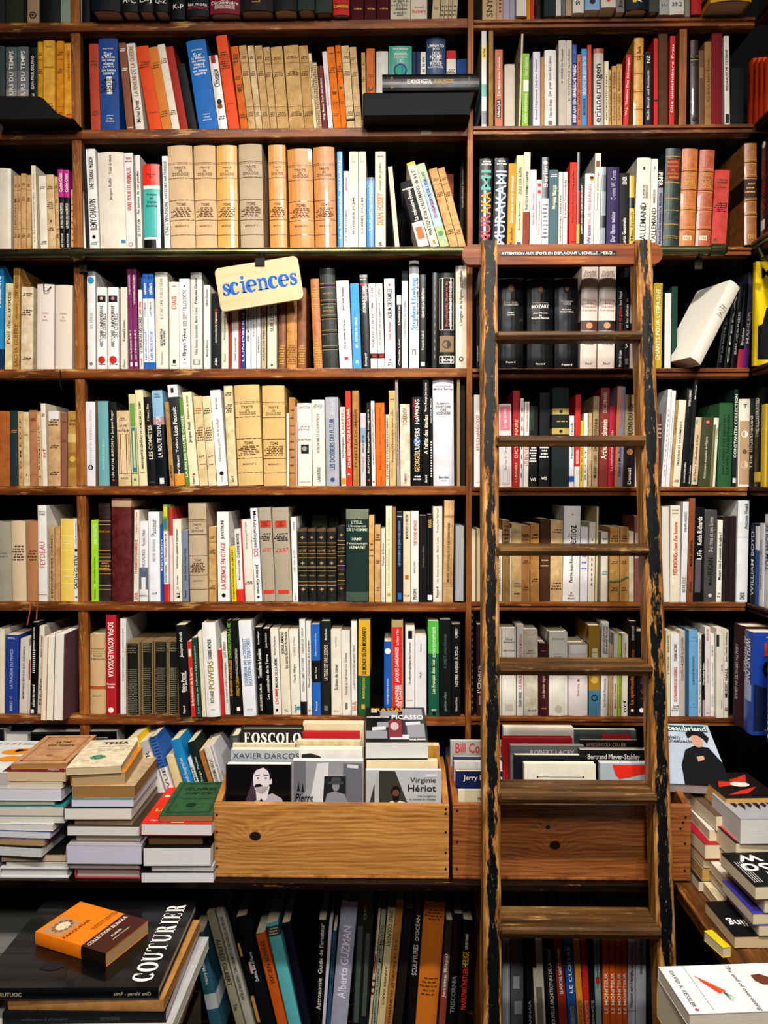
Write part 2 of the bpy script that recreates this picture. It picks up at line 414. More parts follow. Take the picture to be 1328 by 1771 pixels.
# book standing with its front board to the camera, spine to the left
def facing(name, label, px0, px1, ptop, Y, th, zb, hx, style='pp', pages='e6d9bb', tilt=0.0, rot=0, cat='book', group=None):
    a = P(px0, ptop, Y); b = P(px1, ptop, Y); D = b.x-a.x; H = (a.z-zb)/math.cos(tilt)
    o = make_book(name, th, H, D, style, hx, '', pages)
    # local +x -> -Y (front board), y -> +X, z up ; origin so that front board plane is at Y at the top
    B = Matrix.Rotation(-math.pi/2, 4, 'Z') @ Matrix.Translation((-th/2, 0, 0))
    T = Matrix.Rotation(-tilt, 4, 'X')
    o.matrix_world = Matrix.Translation((a.x, Y-math.sin(tilt)*H, zb+.0003)) @ Matrix.Rotation(rot, 4, 'Z') @ T @ B
    tag(o, label, cat, group); ALL.append(o); o['_'] = 0; del o['_']
    return o, th, D, H
# ---------------------------------------------------------------- bookcase, counter, floor
DS = 1.870          # plane of most spines
FR = 1.858          # front edge of the shelves
BK = 2.16           # back boards
BASEL = [40, 225.5, 430, 638.5, 840.5, 1040.5, 1236.5]
BASER = [35, 218.5, 429, 637.5, 842, 1040.5, 1238.5]
ZL = [P(480, b, DS).z for b in BASEL]; ZR = [P(1060, b, DS).z for b in BASER]
XL = P(-48, 840, FR).x; XK = XL-.22; XM = P(806, 840, FR).x; XR = P(1290, 840, FR).x
PL0, PL1 = P(131, 840, FR).x, P(147, 840, FR).x          # left post
PR0, PR1 = P(803, 840, FR).x, P(822, 840, FR).x          # post between the two bookcases
TH = .0225
CZ = CAMZ-.865                                            # counter top
def unit(name, label, cat, loc):
    e = bpy.data.objects.new(name, None); COL.objects.link(e); e.location = loc; e.empty_display_size = .1
    return tag(e, label, cat)
def part(o, par):
    o.parent = par; o.location = o.location-par.location; return o
BCL = unit('bookcase', 'wide dark brown wooden bookcase with straight shelf edges, left of the ladder', 'bookcase', ((XL+XM)/2, FR+.1, 0))
BCR = unit('bookcase', 'dark wooden bookcase with moulded shelf edges behind the ladder', 'bookcase', ((XM+XR)/2, FR+.1, 0))
BCS = unit('bookcase', 'dark bookcase on the right-hand wall, cut by the picture edge', 'bookcase', (XR+.15, 1.6, 0))
LOW = unit('low_bookcase', 'dim low bookcase under the counter holding tall art books', 'bookcase', (0, 1.9, 0))
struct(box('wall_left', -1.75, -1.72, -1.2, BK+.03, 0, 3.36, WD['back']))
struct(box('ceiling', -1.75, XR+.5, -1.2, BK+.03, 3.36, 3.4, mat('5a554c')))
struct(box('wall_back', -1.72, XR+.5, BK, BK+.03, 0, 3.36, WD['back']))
struct(box('floor', -2.2, 2.2, -1.2, BK, -.03, 0, WD['floor']))
for i, z in enumerate(ZL):
    part(box('shelf_board', XL, XM, FR+.0302, BK-.001, z-TH, z, WD['shelf']), BCL); part(box('shelf_edge', XL, XM, FR, FR+.03, z-TH, z, WD['lit_edge'], bev=.0018), BCL)  # one board in two tones: shade painted into body, light into front strip
def moulded(z, x0, x1):
    h = TH*1.02; y = FR
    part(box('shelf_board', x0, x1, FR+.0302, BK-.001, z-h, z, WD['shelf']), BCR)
    pts = [(y+.03, z), (y+.006, z), (y, z-.003), (y, z-h*.42), (y+.006, z-h*.5), (y+.003, z-h*.62), (y+.003, z-h*.9), (y+.012, z-h), (y+.03, z-h)]
    return prism(pts, x0, x1, 'X')
for i, z in enumerate(ZR):
    part(link('shelf_edge', moulded(z, PR1-.008, XR+.004), WD['lit_edge']), BCR)
# posts: the left one stands between the shelves
zs = [CZ]+[z for z in sorted(ZL)]+[3.1]
for a, b in zip(zs, zs[1:]):
    lo = a if a == CZ else a
    part(box('upright', PL0, PL1, FR+.0242, BK-.001, lo+.0005, b-TH-.0005, WD['shelf']), BCL); part(box('upright_edge', PL0, PL1, FR+.004, FR+.024, lo+.0005, b-TH-.0005, WD['post'], bev=.0015), BCL)  # upright body takes the painted-shade wood, front strip the post colour
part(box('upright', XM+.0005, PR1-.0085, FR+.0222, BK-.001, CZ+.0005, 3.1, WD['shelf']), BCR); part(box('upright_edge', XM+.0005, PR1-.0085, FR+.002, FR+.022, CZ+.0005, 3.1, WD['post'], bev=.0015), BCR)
# slim upright dividing the upper right bay
u0, u1 = P(1177, 150, FR).x, P(1190, 150, FR).x
part(box('divider', u0, u1, FR+.01, BK-.001, ZR[1]+.0005, ZR[0]-TH-.001, WD['post'], bev=.0015), BCR)
part(box('side_panel', XL-.03, XL-.0005, FR, BK-.001, CZ+.0005, 3.1, WD['back']), BCL)
# bookcase on the right-hand wall
XS = XR+.006
for i, z in enumerate(ZR):
    pts = [(XS+.26, z), (XS+.006, z), (XS, z-.003), (XS, z-TH*.42), (XS+.006, z-TH*.5), (XS+.003, z-TH*.62), (XS+.003, z-TH*.9), (XS+.012, z-TH), (XS+.26, z-TH)]
    v = prism(pts, 1.30, FR-.002, 'Y')
    part(link('shelf_board', v, WD['shelfY']), BCS)
struct(box('wall_right', XS+.26, XS+.29, 1.2, BK, 0, 3.1, WD['back']))
# counter
CF = 1.612
XC = P(1176, 1560, 1.60).x
tag(box('counter_top', XK, XC, CF, BK-.001, CZ-.016, CZ, WD['counter'], bev=.002), 'dark brown counter top carrying the crates and book piles', 'counter')
part(box('apron', XK, XC-.01, CF+.03, CF+.045, CZ-.03, CZ-.0165, WD['counter']), LOW)
tag(box('side_counter', XC+.0005, XS+.25, 1.335, FR+.12, CZ-.034, CZ-.006, WD['plank'], bev=.003), 'golden brown worn plank counter under the piles on the right', 'counter')
# lower shelf and its posts
ZLOW = .30
part(box('shelf_board', XK, XS+.25, 1.66, BK-.001, ZLOW-.025, ZLOW, WD['counter'], bev=.002), LOW)
for px in (64, 838):
    x = P(px, 1700, 1.66).x
    part(box('upright', x-.011, x+.011, 1.655 if px != 64 else 1.70, BK-.002, ZLOW+.0005, CZ-.0315, WD['post'] if px == 838 else WD['counter'], bev=.002), LOW)
part(box('plinth', XK, XS+.25, 1.70, BK-.002, 0, ZLOW-.0255, WD['counter']), LOW)
# price sticker on the shelf edge
a = P(728, 225, FR); b = P(746, 233, FR)
tag(box('price_sticker', a.x, b.x, FR-.0012, FR-.0001, b.z, a.z, mat('b9ab90'), bev=.0003), 'small beige paper sticker on the shelf edge below the black metal box', 'sticker')
# ---------------------------------------------------------------- rail for the ladder
RAILM = bpy.data.materials.new('rail_metal'); t, N, L, b = nt(RAILM)
L.new(ramp(N, L, noise(N, L, mapping(N, L, (8, 60, 60)), 1, 5), [(.3, lin('26281c')), (.6, lin('6b6a4a')), (.8, lin('8f8a66'))]), b.inputs['Base Color'])
b.inputs['Metallic'].default_value = .85; b.inputs['Roughness'].default_value = .32
YR = FR-.028
zr = P(480, 436, YR).z; RR = .0098
def hook(x, par):
    # small plate on the shelf edge with a stub arm to the tube
    v, f = boxvf(-.009, .009, -.004, -.0003, -.038, -.013)
    me = mesh(v, f); o = link('bracket', me, RAILM, par); o.location = (x, FR, zr)
    link('screw', tube([(0, -.0055, -.026), (0, -.004, -.026)], .004, 10), RAILM, o)
    link('stub_arm', tube([(0, -.001, -.012), (0, YR-FR, -.004)], .006, 8), RAILM, o); return o
r1 = link('ladder_rail', tube([(P(-15, 436, YR).x, YR, zr), (P(803, 436, YR).x, YR, zr)], RR, 16), RAILM)
tag(r1, 'long dull brass rail tube running along the shelf edge', 'rail')
for px in (136,):
    x = P(px, 436, YR).x; hook(x, r1)
    link('collar', tube([(x-.02, YR, zr), (x-.016, YR, zr), (x+.012, YR, zr), (x+.016, YR, zr)], [.0105, .0138, .0138, .0105], 16), RAILM, r1)
x0, x1 = P(1128, 434, YR).x, P(1252, 434, YR).x
r2 = link('ladder_rail', tube([(x0, YR, zr), (x1, YR, zr)], RR, 16), RAILM); tag(r2, 'short brass rail piece right of the ladder head', 'rail')
e0 = P(1226, 434, YR).x
link('end_cap', tube([(e0, YR, zr), (e0+.002, YR, zr), (x1-.002, YR, zr), (x1+.006, YR, zr)], [.011, .0145, .0145, .008], 16), RAILM, r2)
link('pin', tube([(P(1236, 430, YR).x, YR, zr+.012), (P(1236, 430, YR).x, YR, zr+.028)], [.0018, .0024], 8), RAILM, r2)
hook(P(1215, 440, YR).x, r2)
xs = XS-.026
r3 = link('ladder_rail', tube([(xs, 1.79, zr-.002), (xs, 1.35, zr-.002)], RR, 16), RAILM); tag(r3, 'brass rail in front of the right-hand wall shelf', 'rail')
link('bracket', tube([(xs, 1.77, zr-.01), (xs+.008, 1.77, zr-.035), (xs+.027, 1.77, zr-.04)], .007, 10), RAILM, r3)
# ---------------------------------------------------------------- ladder
LK, LY0, LZ0 = .168, 1.770, 2.17
def lady(z): return LY0-(LZ0-z)*LK
def onlad(px, py, off=0):
    d = RM @ Vector(((px-CX)/F, -(py-CY)/F, -1.0)); t = (LY0+off-LK*(LZ0-CAMZ))/(d.y-LK*d.z); return Vector((0, 0, CAMZ))+d*t
LAD = unit('library_ladder', 'worn wooden library ladder with chipped black paint hooked on the rail', 'ladder', (onlad(990, 1700).x, 1.42, 0))
STM = bpy.data.materials.new('stile_paint'); t, N, L, b = nt(STM)
at = node(N, 'ShaderNodeAttribute'); at.attribute_name = 'across'
ab = node(N, 'ShaderNodeMath', operation='ABSOLUTE'); L.new(at.outputs['Fac'], ab.inputs[0])
pw = node(N, 'ShaderNodeMath', operation='POWER'); L.new(ab.outputs[0], pw.inputs[0]); pw.inputs[1].default_value = 2.2
n1 = noise(N, L, mapping(N, L, (38, 38, 5)), 1, 8, .7)
sm = node(N, 'ShaderNodeMath', operation='MULTIPLY_ADD'); L.new(n1, sm.inputs[0]); sm.inputs[1].default_value = 1.85; L.new(pw.outputs[0], sm.inputs[2])
sp = noise(N, L, mapping(N, L, (160, 160, 60), (4, 1, 2)), 1, 4, .7)
wm = ramp(N, L, sm.outputs[0], [(.0, 0.0), (.985, 0.0), (1.0, 1.0)])
wd = node(N, 'ShaderNodeMath', operation='DIVIDE'); L.new(sm.outputs[0], wd.inputs[0]); wd.inputs[1].default_value = 1.5
wm = ramp(N, L, wd.outputs[0], [(.735, 0.0), (.79, 1.0)])
grain = noise(N, L, mapping(N, L, (70, 70, 4)), 1, 6, .65)
wcol = ramp(N, L, grain, [(.3, lin('3b2210')), (.5, lin('9a6a34')), (.72, lin('d0a468'))])
pcol = ramp(N, L, sp, [(.3, lin('06090b')), (.56, lin('11181a')), (.64, lin('1c2426')), (.70, lin('9a8258'))])
L.new(mix(N, L, wm, pcol, wcol), b.inputs['Base Color']); b.inputs['Roughness'].default_value = .5; b.inputs['Specular IOR Level'].default_value = .15
bump(N, L, wm, b, .4, .002)
def stile(pxs, wd):
    # pxs: (px,py) top and bottom of the face centre
    a = onlad(*pxs[0]); c = onlad(*pxs[1]); s = (a.x-c.x)/(a.z-c.z); x0 = c.x+s*(0-c.z); x1 = c.x+s*(LZ0+.003-c.z)
    hw = wd/2; dp = .05; ch = .005
    sec = [(-hw+ch, 0, -.62), (0, -.0004, 0), (hw-ch, 0, .62), (hw, ch, 1.0), (hw, dp, 1.0), (-hw, dp, -1.0), (-hw, ch, -1.0)]
    nz = 12; vs = []; at = []
    org = LAD.location
    for i in range(nz+1):
        z = (LZ0+.003)*i/nz; xc = x0+(x1-x0)*i/nz
        for q in sec: vs.append((xc+q[0]-org.x, lady(z)+q[1]-org.y, z)); at.append(q[2])
    m = len(sec); fs = []
    for i in range(nz):
        for k in range(m): fs.append((i*m+k, i*m+(k+1) % m, (i+1)*m+(k+1) % m, (i+1)*m+k))
    fs += [tuple(range(m-1, -1, -1)), tuple(nz*m+k for k in range(m))]
    me = mesh(vs, fs); A = me.attributes.new('across', 'FLOAT', 'POINT'); A.data.foreach_set('value', at)
    return link('stile', me, STM, LAD), lambda z: x0+(x1-x0)*z/(LZ0+.003)
s1, sx1 = stile(((847.5, 640), (852, 1700)), .0365)
s2, sx2 = stile(((1121, 640), (1154, 1650)), .0375)
rungs = [(572, 587), (753, 772), (945, 963), (1152, 1172), (1375, 1395), (1607, 1630)]
for i, (y0, y1) in enumerate(rungs):
    nose = -.022
    zt = onlad(990, y0, nose).z; zb = onlad(990, y1, nose).z; h = zt-zb; yf = lady(zt)
    xa = sx1(zt)+.0365/2; xb = sx2(zt)-.0375/2
    # profile (y,z): nose with a bead, board behind
    prof = [(yf+.06, zb+.006), (yf+.06, zt), (yf+nose+.006, zt), (yf+nose+.001, zt-.003), (yf+nose, zt-h*.45), (yf+nose+.006, zb+.002), (yf+nose+.014, zb)]
    org = LAD.location
    n_ = len(prof); vs = []; fs = []
    # stations along x: the nose laps over the stiles, the board stays between them
    def st(x, lap):
        for (y, z) in prof:
            xx = x
            vs.append((xx-org.x, y-org.y, z-org.z))
    b1 = [(y if y < yf-.0005 else yf-.0006, z) for y, z in prof]
    lapL = .007; lapR = .004
    def ring(x, pr):
        for (y, z) in pr: vs.append((x-org.x, y-org.y, z-org.z))
    ring(xa-lapL, [((y+yf)/2 if y < yf else y, (z-(zt+zb)/2)*.8+(zt+zb)/2) for y, z in b1]); ring(xa-lapL+.006, b1); ring(xa+.0006, b1); ring(xa+.0006, prof); ring(xb-.0006, prof); ring(xb-.0006, b1); ring(xb+lapR-.003, b1); ring(xb+lapR, [((y+yf)/2 if y < yf else y, (z-(zt+zb)/2)*.8+(zt+zb)/2) for y, z in b1])
    for r_ in range(7):
        for k in range(n_): fs.append((r_*n_+k, r_*n_+(k+1) % n_, (r_+1)*n_+(k+1) % n_, (r_+1)*n_+k))
    fs += [tuple(range(n_-1, -1, -1)), tuple(7*n_+k for k in range(n_))]
    me = mesh(vs, fs); bm = bmesh.new(); bm.from_mesh(me); bmesh.ops.recalc_face_normals(bm, faces=bm.faces[:]); bm.to_mesh(me); bm.free()
    link('tread', me, WD['tread'], LAD)
# head board with rounded ends, lettered tape
by = lady(P(970, 440, 1.80).z)+.012
za, zb_ = P(970, 422, by).z, P(970, 457, by).z; xa, xb = P(799, 440, by).x, P(1146, 440, by).x
r = (za-zb_)/2; zc = (za+zb_)/2; pts = []
for k in range(9): t_ = math.pi/2+math.pi*k/8; pts.append((xa+r*.8+r*.8*math.cos(t_)-LAD.location.x, zc+r*math.sin(t_)))
for k in range(9): t_ = -math.pi/2+math.pi*k/8; pts.append((xb-r*.8+r*.8*math.cos(t_)-LAD.location.x, zc+r*math.sin(t_)))
hb = link('head_board', prism(pts, by-LAD.location.y, by+.022-LAD.location.y, 'Y'), WD['bar'], LAD)
hb.location.y = 0
p0 = P(864, 436, by); p1 = P(1066, 441.5, by)
tp = box('label_tape', p0.x, p1.x, by-.0012, by-.0002, P(960, 442, by).z, P(960, 434.5, by).z, mat('0b0b0d', 'gloss')); part(tp, LAD); tp['label'] = 'black embossed tape with white capitals'
g, ff = glyphs('ATTENTION AUX SPOTS EN DEPLACANT L ECHELLE . MERCI ..', .012)
zt0, zt1 = P(960, 440.6, by).z, P(960, 436, by).z; tx0, tx1 = P(867, 438, by).x, P(1063, 438, by).x
tp2 = link('lettering', mesh([(tx0+(tx1-tx0)*x-tp.location.x-LAD.location.x, -.0012, zt0+(zt1-zt0)*y-tp.location.z) for x, y in g], ff), mat('f0ece2', 'ink'), tp)
# ---------------------------------------------------------------- hanging sign
SY = FR-.034
bl = P(383, 540, SY); br = P(526, 517, SY); tl = P(369.5, 466, SY)
ux = (br-bl); SWd = ux.length; ux.normalize(); SH = (tl-bl).length
def rrect(w, h, r, n=5):
    o = []
    for cx, cy, a in ((w-r, r, -90), (w-r, h-r, 0), (r, h-r, 90), (r, r, 180)):
        for k in range(n): t_ = math.radians(a+90*k/(n-1)); o.append((cx+r*math.cos(t_), cy+r*math.sin(t_)))
    return o
pine = wood('sign_pine', 'c4a478', 'd8bc94', 'e2cba8', 'X', 0, .4, .6, bl=.2)
sg = link('wooden_sign', prism(rrect(SWd, SH, .012), -.004, .004, 'Y'), pine)
ang = math.atan2(ux.z, ux.x); sg.rotation_euler = (0, -ang, 0); sg.location = bl
tag(sg, 'tilted pale wooden sign reading sciences in blue, clipped to the shelf edge', 'sign')
def sweep(pts, ws):
    """polygon strip along 2-D points with half widths"""
    vs = []; fs = []
    for i, p in enumerate(pts):
        a = pts[max(0, i-1)]; b_ = pts[min(len(pts)-1, i+1)]; dx, dy = b_[0]-a[0], b_[1]-a[1]; l = math.hypot(dx, dy) or 1
        nx, ny = -dy/l, dx/l; w_ = ws[i]*1.22; vs += [(p[0]+nx*w_, p[1]+ny*w_), (p[0]-nx*w_, p[1]-ny*w_)]
    for i in range(len(pts)-1): fs.append((2*i, 2*i+1, 2*i+3, 2*i+2))
    return vs, fs
def lett(ch):
    """bold old-style lowercase letters, x-height 1; returns advance, [(verts,faces)]"""
    S = []
    arc = lambda cx, cy, rx, ry, a0, a1, n=16: [(cx+rx*math.cos(math.radians(a0+(a1-a0)*i/n)), cy+ry*math.sin(math.radians(a0+(a1-a0)*i/n))) for i in range(n+1)]
    R = lambda x0, x1, y0, y1: ([(x0, y0), (x1, y0), (x1, y1), (x0, y1)], [(0, 1, 2, 3)])
    if ch in 'ce':
        a0, a1 = (48, 318) if ch == 'c' else (0, 318)
        p = arc(.44, .5, .36, .46, a0, a1, 22)
        ws = []
        for i in range(23):
            th = math.radians(a0+(a1-a0)*i/22); ws.append(.055+.115*max(0, -math.cos(th))**1.0+(.05 if ch == 'e' and math.cos(th) > .5 and i < 8 else 0))
        S.append(sweep(p, ws))
        if ch == 'c': S.append((arc(.66, .78, .13, .12, 0, 360, 12)[:12], [tuple(range(12))]))
        else: S.append(R(.12, .86, .46, .57))
        return .92, S
    if ch == 's':
        p = [(.60, .74), (.56, .88), (.40, .95), (.22, .88), (.17, .73), (.27, .58), (.44, .47), (.57, .35), (.58, .18), (.42, .05), (.24, .06), (.12, .16), (.10, .28)]
        ws = [.06, .06, .055, .08, .10, .12, .125, .12, .10, .06, .055, .07, .07]
        S.append(sweep(p, ws)); S += [R(.58, .66, .66, .97), R(.05, .12, .03, .36)]
        return .74, S
    if ch == 'i':
        S += [R(.16, .40, 0, .98), R(.02, .54, 0, .09), R(.02, .2, .86, .98), (arc(.27, 1.28, .15, .15, 0, 360, 14)[:14], [tuple(range(14))])]; return .6, S
    if ch == 'n':
        S += [R(.16, .40, 0, .98), R(.02, .54, 0, .09), R(.02, .2, .86, .98), R(.70, .94, 0, .66), R(.58, 1.08, 0, .09)]
        S.append(sweep([(.36, .72), (.46, .86), (.6, .92), (.74, .86), (.82, .66)], [.04, .06, .09, .12, .12])); return 1.12, S
gv = []; gf = []; adv = 0
for ch in 'sciences':
    a_, S = lett(ch)
    for v_, f_ in S: k = len(gv); gv += [(x+adv, y) for x, y in v_]; gf += [tuple(q+k for q in p) for p in f_]
    adv += a_
sc_ = SWd*.905/adv
mk = mesh([(SWd*.055+x*sc_, -.0046, SH*.345+y*SH*.275) for x, y in gv], gf)
link('lettering', mk, mat('1463b4', 'ink'), sg)
# binder clip
cx_, cz_ = P(449, 449, SY).x, P(449, 455, SY).z
v_, f_ = boxvf(-.0105, .0105, -.0075, .0075, -.008, .010)
cl = link('binder_clip', prism([(-.008, -.008), (.008, -.008), (.0035, .011), (-.0035, .011)], -.0115, .0115, 'X'), mat('0a0a0c', 'paper'))
cl.location = (P(450, 452, SY).x, SY, P(450, 455, SY).z); tag(cl, 'small black binder clip on top of the sciences sign', 'clip')
for sgn in (-1, 1):
    link('wire_handle', tube([(-.007, sgn*.004, .010), (-.0035, sgn*.004, .024), (.0035, sgn*.004, .024), (.007, sgn*.004, .010)], .0005, 6), mat('3a3a3c', 'paper'), cl)
# ---------------------------------------------------------------- books, shelf by shelf (crop pixel coordinates)
OV = -.055
row('books on the top shelf', 0, 0, 3.162, 127, DS, ZL[0], '''
-30 25 -340 0 hc 2f3634 | dim grey-green cloth volume | 
28 125 -330 0 hc 3a3a2c | *broad dim olive cloth volume at the left end of the top shelf@the olive volume |
127 145 -330 0 pp 1d1712 | dim black narrow volume |
148 212 -320 0 pp a98d72 | tan spine with a round black emblem |o.88,k,.3;o.88,a98d72,.2;o.88,k,.12
213 327 -310 0 hp 10161a | wide dark volume |
330 445 -330 0 pp 8fa396 | *pale grey-green wide volume on the top shelf, left corner@the pale grey-green volume |
447 490 -330 0 hp 10100f | dim black volume |
495 655 -380 0 hp 12222f off=-.055 pg=c9a898 | *wide navy dictionary overhanging the top shelf with its pages showing@the wide navy dictionary |
658 752 -380 0 hp 0f1418 off=-.05 pg=c9a898 | black dictionary lettered A-C |h.86,w,.7:A-C
755 836 -380 0 hp 0f1418 off=-.05 pg=c9a898 | black dictionary lettered D-J |h.87,w,.7:D-J
840 920 -380 0 hp 0f1418 off=-.05 pg=c9a898 | black dictionary lettered Q-Z |h.88,w,.7:Q-Z
936 1010 -380 0 hp 0f1418 off=-.02 pg=a08478 | black dictionary lettered K-P, set back |h.86,w,.7:K-P
1018 1140 -380 0 hp 10161c off=-.03 pg=b89888 | dark volume with white and red script |h.86,w,.75:les mots;h.9,r,.8:du Robert
1145 1310 -380 0 hp 7c1530 off=-.04 pg=cdb6ac | *crimson dictionary with white lettering overhanging the top shelf@the crimson dictionary |h.8,w,.35,.02:GF;h.87,w,.8:Dictionnaire;h.91,w,.6:ANGLAIS FRANCAIS;h.935,w,.6:FRANCAIS ANGLAIS
''')
row('books on the top shelf', 400, 0, 3.018, 118, DS, ZL[0], '''
42 215 -370 0 hp 2c1016 off=-.05 pg=b39a86 | *very wide dark maroon volume overhanging the top shelf@the wide dark maroon volume |u.55,.9,g,.2:L ROBERT
218 342 -370 0 hp 14161c off=-.05 pg=cdb9a8 | black hardback with red upper cover |b.0,.8,a83024
346 434 -370 0 hc 33403a off=-.05 pg=bda58c | grey-green hardback with pages showing |
440 525 -370 0 hc 3a443a off=-.04 pg=9a8064 | olive hardback with pages showing |
530 615 -370 0 hp c02a26 off=-.03 pg=d8c8b0 | *bright red hardback with yellow capitals on the top shelf@the red hardback with yellow capitals |b.86,.94,a31e1c;h.9,y,.8,.02:CARRERE
625 690 -370 0 hc 5a1420 off=-.01 | maroon cloth volume, first of three |=.86,.9,g,1
695 756 -370 0 hc 5a1420 off=-.01 | maroon cloth volume, middle of three |=.86,.9,g,1
760 825 -370 0 hc 5a1420 off=-.01 | maroon cloth volume, last of three |=.86,.9,g,1
830 935 -350 0 pp cbbfa6 off=-.01 | cream dictionary with fine vertical print |u.45,.96,e,.3:LEXIQUE;=.3,.95,e,14
938 1022 -350 0 pp d8ccb8 off=-.01 | white dictionary with red script at its foot |h.86,k,.5:le nouvel;h.91,r,.75:Robert
1045 1085 -330 28 pp c9b896 | *leftmost cream volume of the leaning set on the top shelf@the leaning cream set |h.85,k,.4:IV
1088 1108 -330 28 pp bfae8e | cream volume of the leaning set |=.8,.95,k,3
1110 1128 -330 28 pp c9b896 | cream volume of the leaning set |=.8,.95,k,3
1130 1148 -330 28 pp bfae8e | cream volume of the leaning set |=.8,.95,k,3
1150 1176 -330 28 pp c9b896 | cream volume of the leaning set |=.8,.95,k,3
''')
row('books on the top shelf', 810, 0, 2.564, 89, DS, ZR[0], '''
62 125 -280 0 pp c4ac84 | *beige volume right of the post on the top shelf@the beige volume by the post |u.5,.95,n,.35:SNYDER
126 154 -280 0 pp c49a7c | tan-pink spine |u.6,.9,n,.3:.......
155 182 -280 0 pp a9a3ae | grey lilac spine |
183 208 -280 0 pp a59fae | lilac spine |
210 258 -280 0 pp d6cdc0 off=-.02 | white spine |
259 275 -280 0 pp cf8a1c | amber narrow spine |
276 292 -280 0 pp c8421c | red-orange narrow spine |
295 320 -280 0 pp 35180c | dark brown spine |
336 387 -280 0 hc 333c38 off=-.02 | dark green-grey hardback |
388 410 -280 0 pp c9c7c0 off=-.02 | *white narrow spine beside a dark grey hardback on the top shelf@the white narrow spine |
411 430 -280 0 pp 6d6a66 off=-.02 | grey narrow spine |
432 460 -280 0 hp a9937a off=-.02 | grey-beige hardback |
461 514 -280 0 pp d2c8bc off=-.03 | white spine with a first name in black |u.6,.9,k,.4:Steph
516 584 -280 0 pp 7fa0c0 off=-.04 | light blue spine with dark figure |o.88,k,.2
586 654 -280 0 pp c9bfb2 off=-.05 | white spine with red dots |o.9,r,.12;o.8,r,.08
656 694 -280 0 pp 77736a off=-.03 | grey spine |u.7,.95,k,.4:Jazz
696 800 -280 0 hp 12203a off=-.04 | *navy hardback with yellow panel on the top shelf@the navy hardback with yellow panel |q.3,.9,y,.3,.45;u.6,.9,w,.3:AIRE
802 845 -280 0 hc 4a4a40 off=-.03 | dark olive-grey hardback |
847 889 -280 0 pp a4a09a off=-.02 | grey volume numbered 39.1 |h.88,k,.6:39.1
891 958 -280 0 pp cbc7c0 off=-.02 | white volume numbered 39.2 |h.87,k,.6:39.2;=.6,.8,k,2
960 984 -280 0 pp 8a857c off=-.01 | grey narrow volume |
986 1034 -280 0 hp a81e22 off=-.02 | red hardback |
1078 1262 -280 0 hp b98f1a off=-.07 | *big yellow-and-black boxed volume at the right end of the top shelf@the big yellow volume |b.8,.9,1a1a12
''')
row('books on the second shelf, left bay', 0, 0, 3.162, 713, DS, ZL[1], '''
-40 25 252 0 pp 3b4749 | *dark grey spine cut by the left picture edge, second shelf@the dark grey spine |
32 92 258 0 pg 77777a | grey photo spine with white title |b.0,.28,5f6668;b.5,.62,9b958c;u.05,.95,w,.3:LES COULEURS DU TEMPS
95 155 256 0 pg 77777a | *grey photo spine with white title beside a black spine, second shelf@the grey photo spine |b.0,.28,5f6668;b.5,.62,9b958c;u.05,.95,w,.3:LES COULEURS DU TEMPS
158 204 260 0 pp 16211f | black spine with white capitals |u.1,.5,w,.35:JEAN-PAUL DELFINO;u.55,.7,w,.3:Zumbi
206 234 228 0 po d9a224 | narrow yellow paperback |@tan
236 304 222 0 po e0ac42 off=-.012 | *broad stained yellow paperback on the second shelf's left bay@the broad yellow paperback |h.07,n,.5:VILLON;h.3,n,.85:ROMANCERO;=.7,.75,n,2
306 348 225 0 po d9961a | orange-yellow paperback |@tan
350 400 237 0 po e2a838 off=-.005 | yellow paperback with upright red title |u.08,.42,r,.2:LA COLLINE INSPIREE;=.8,.86,r,2
''')
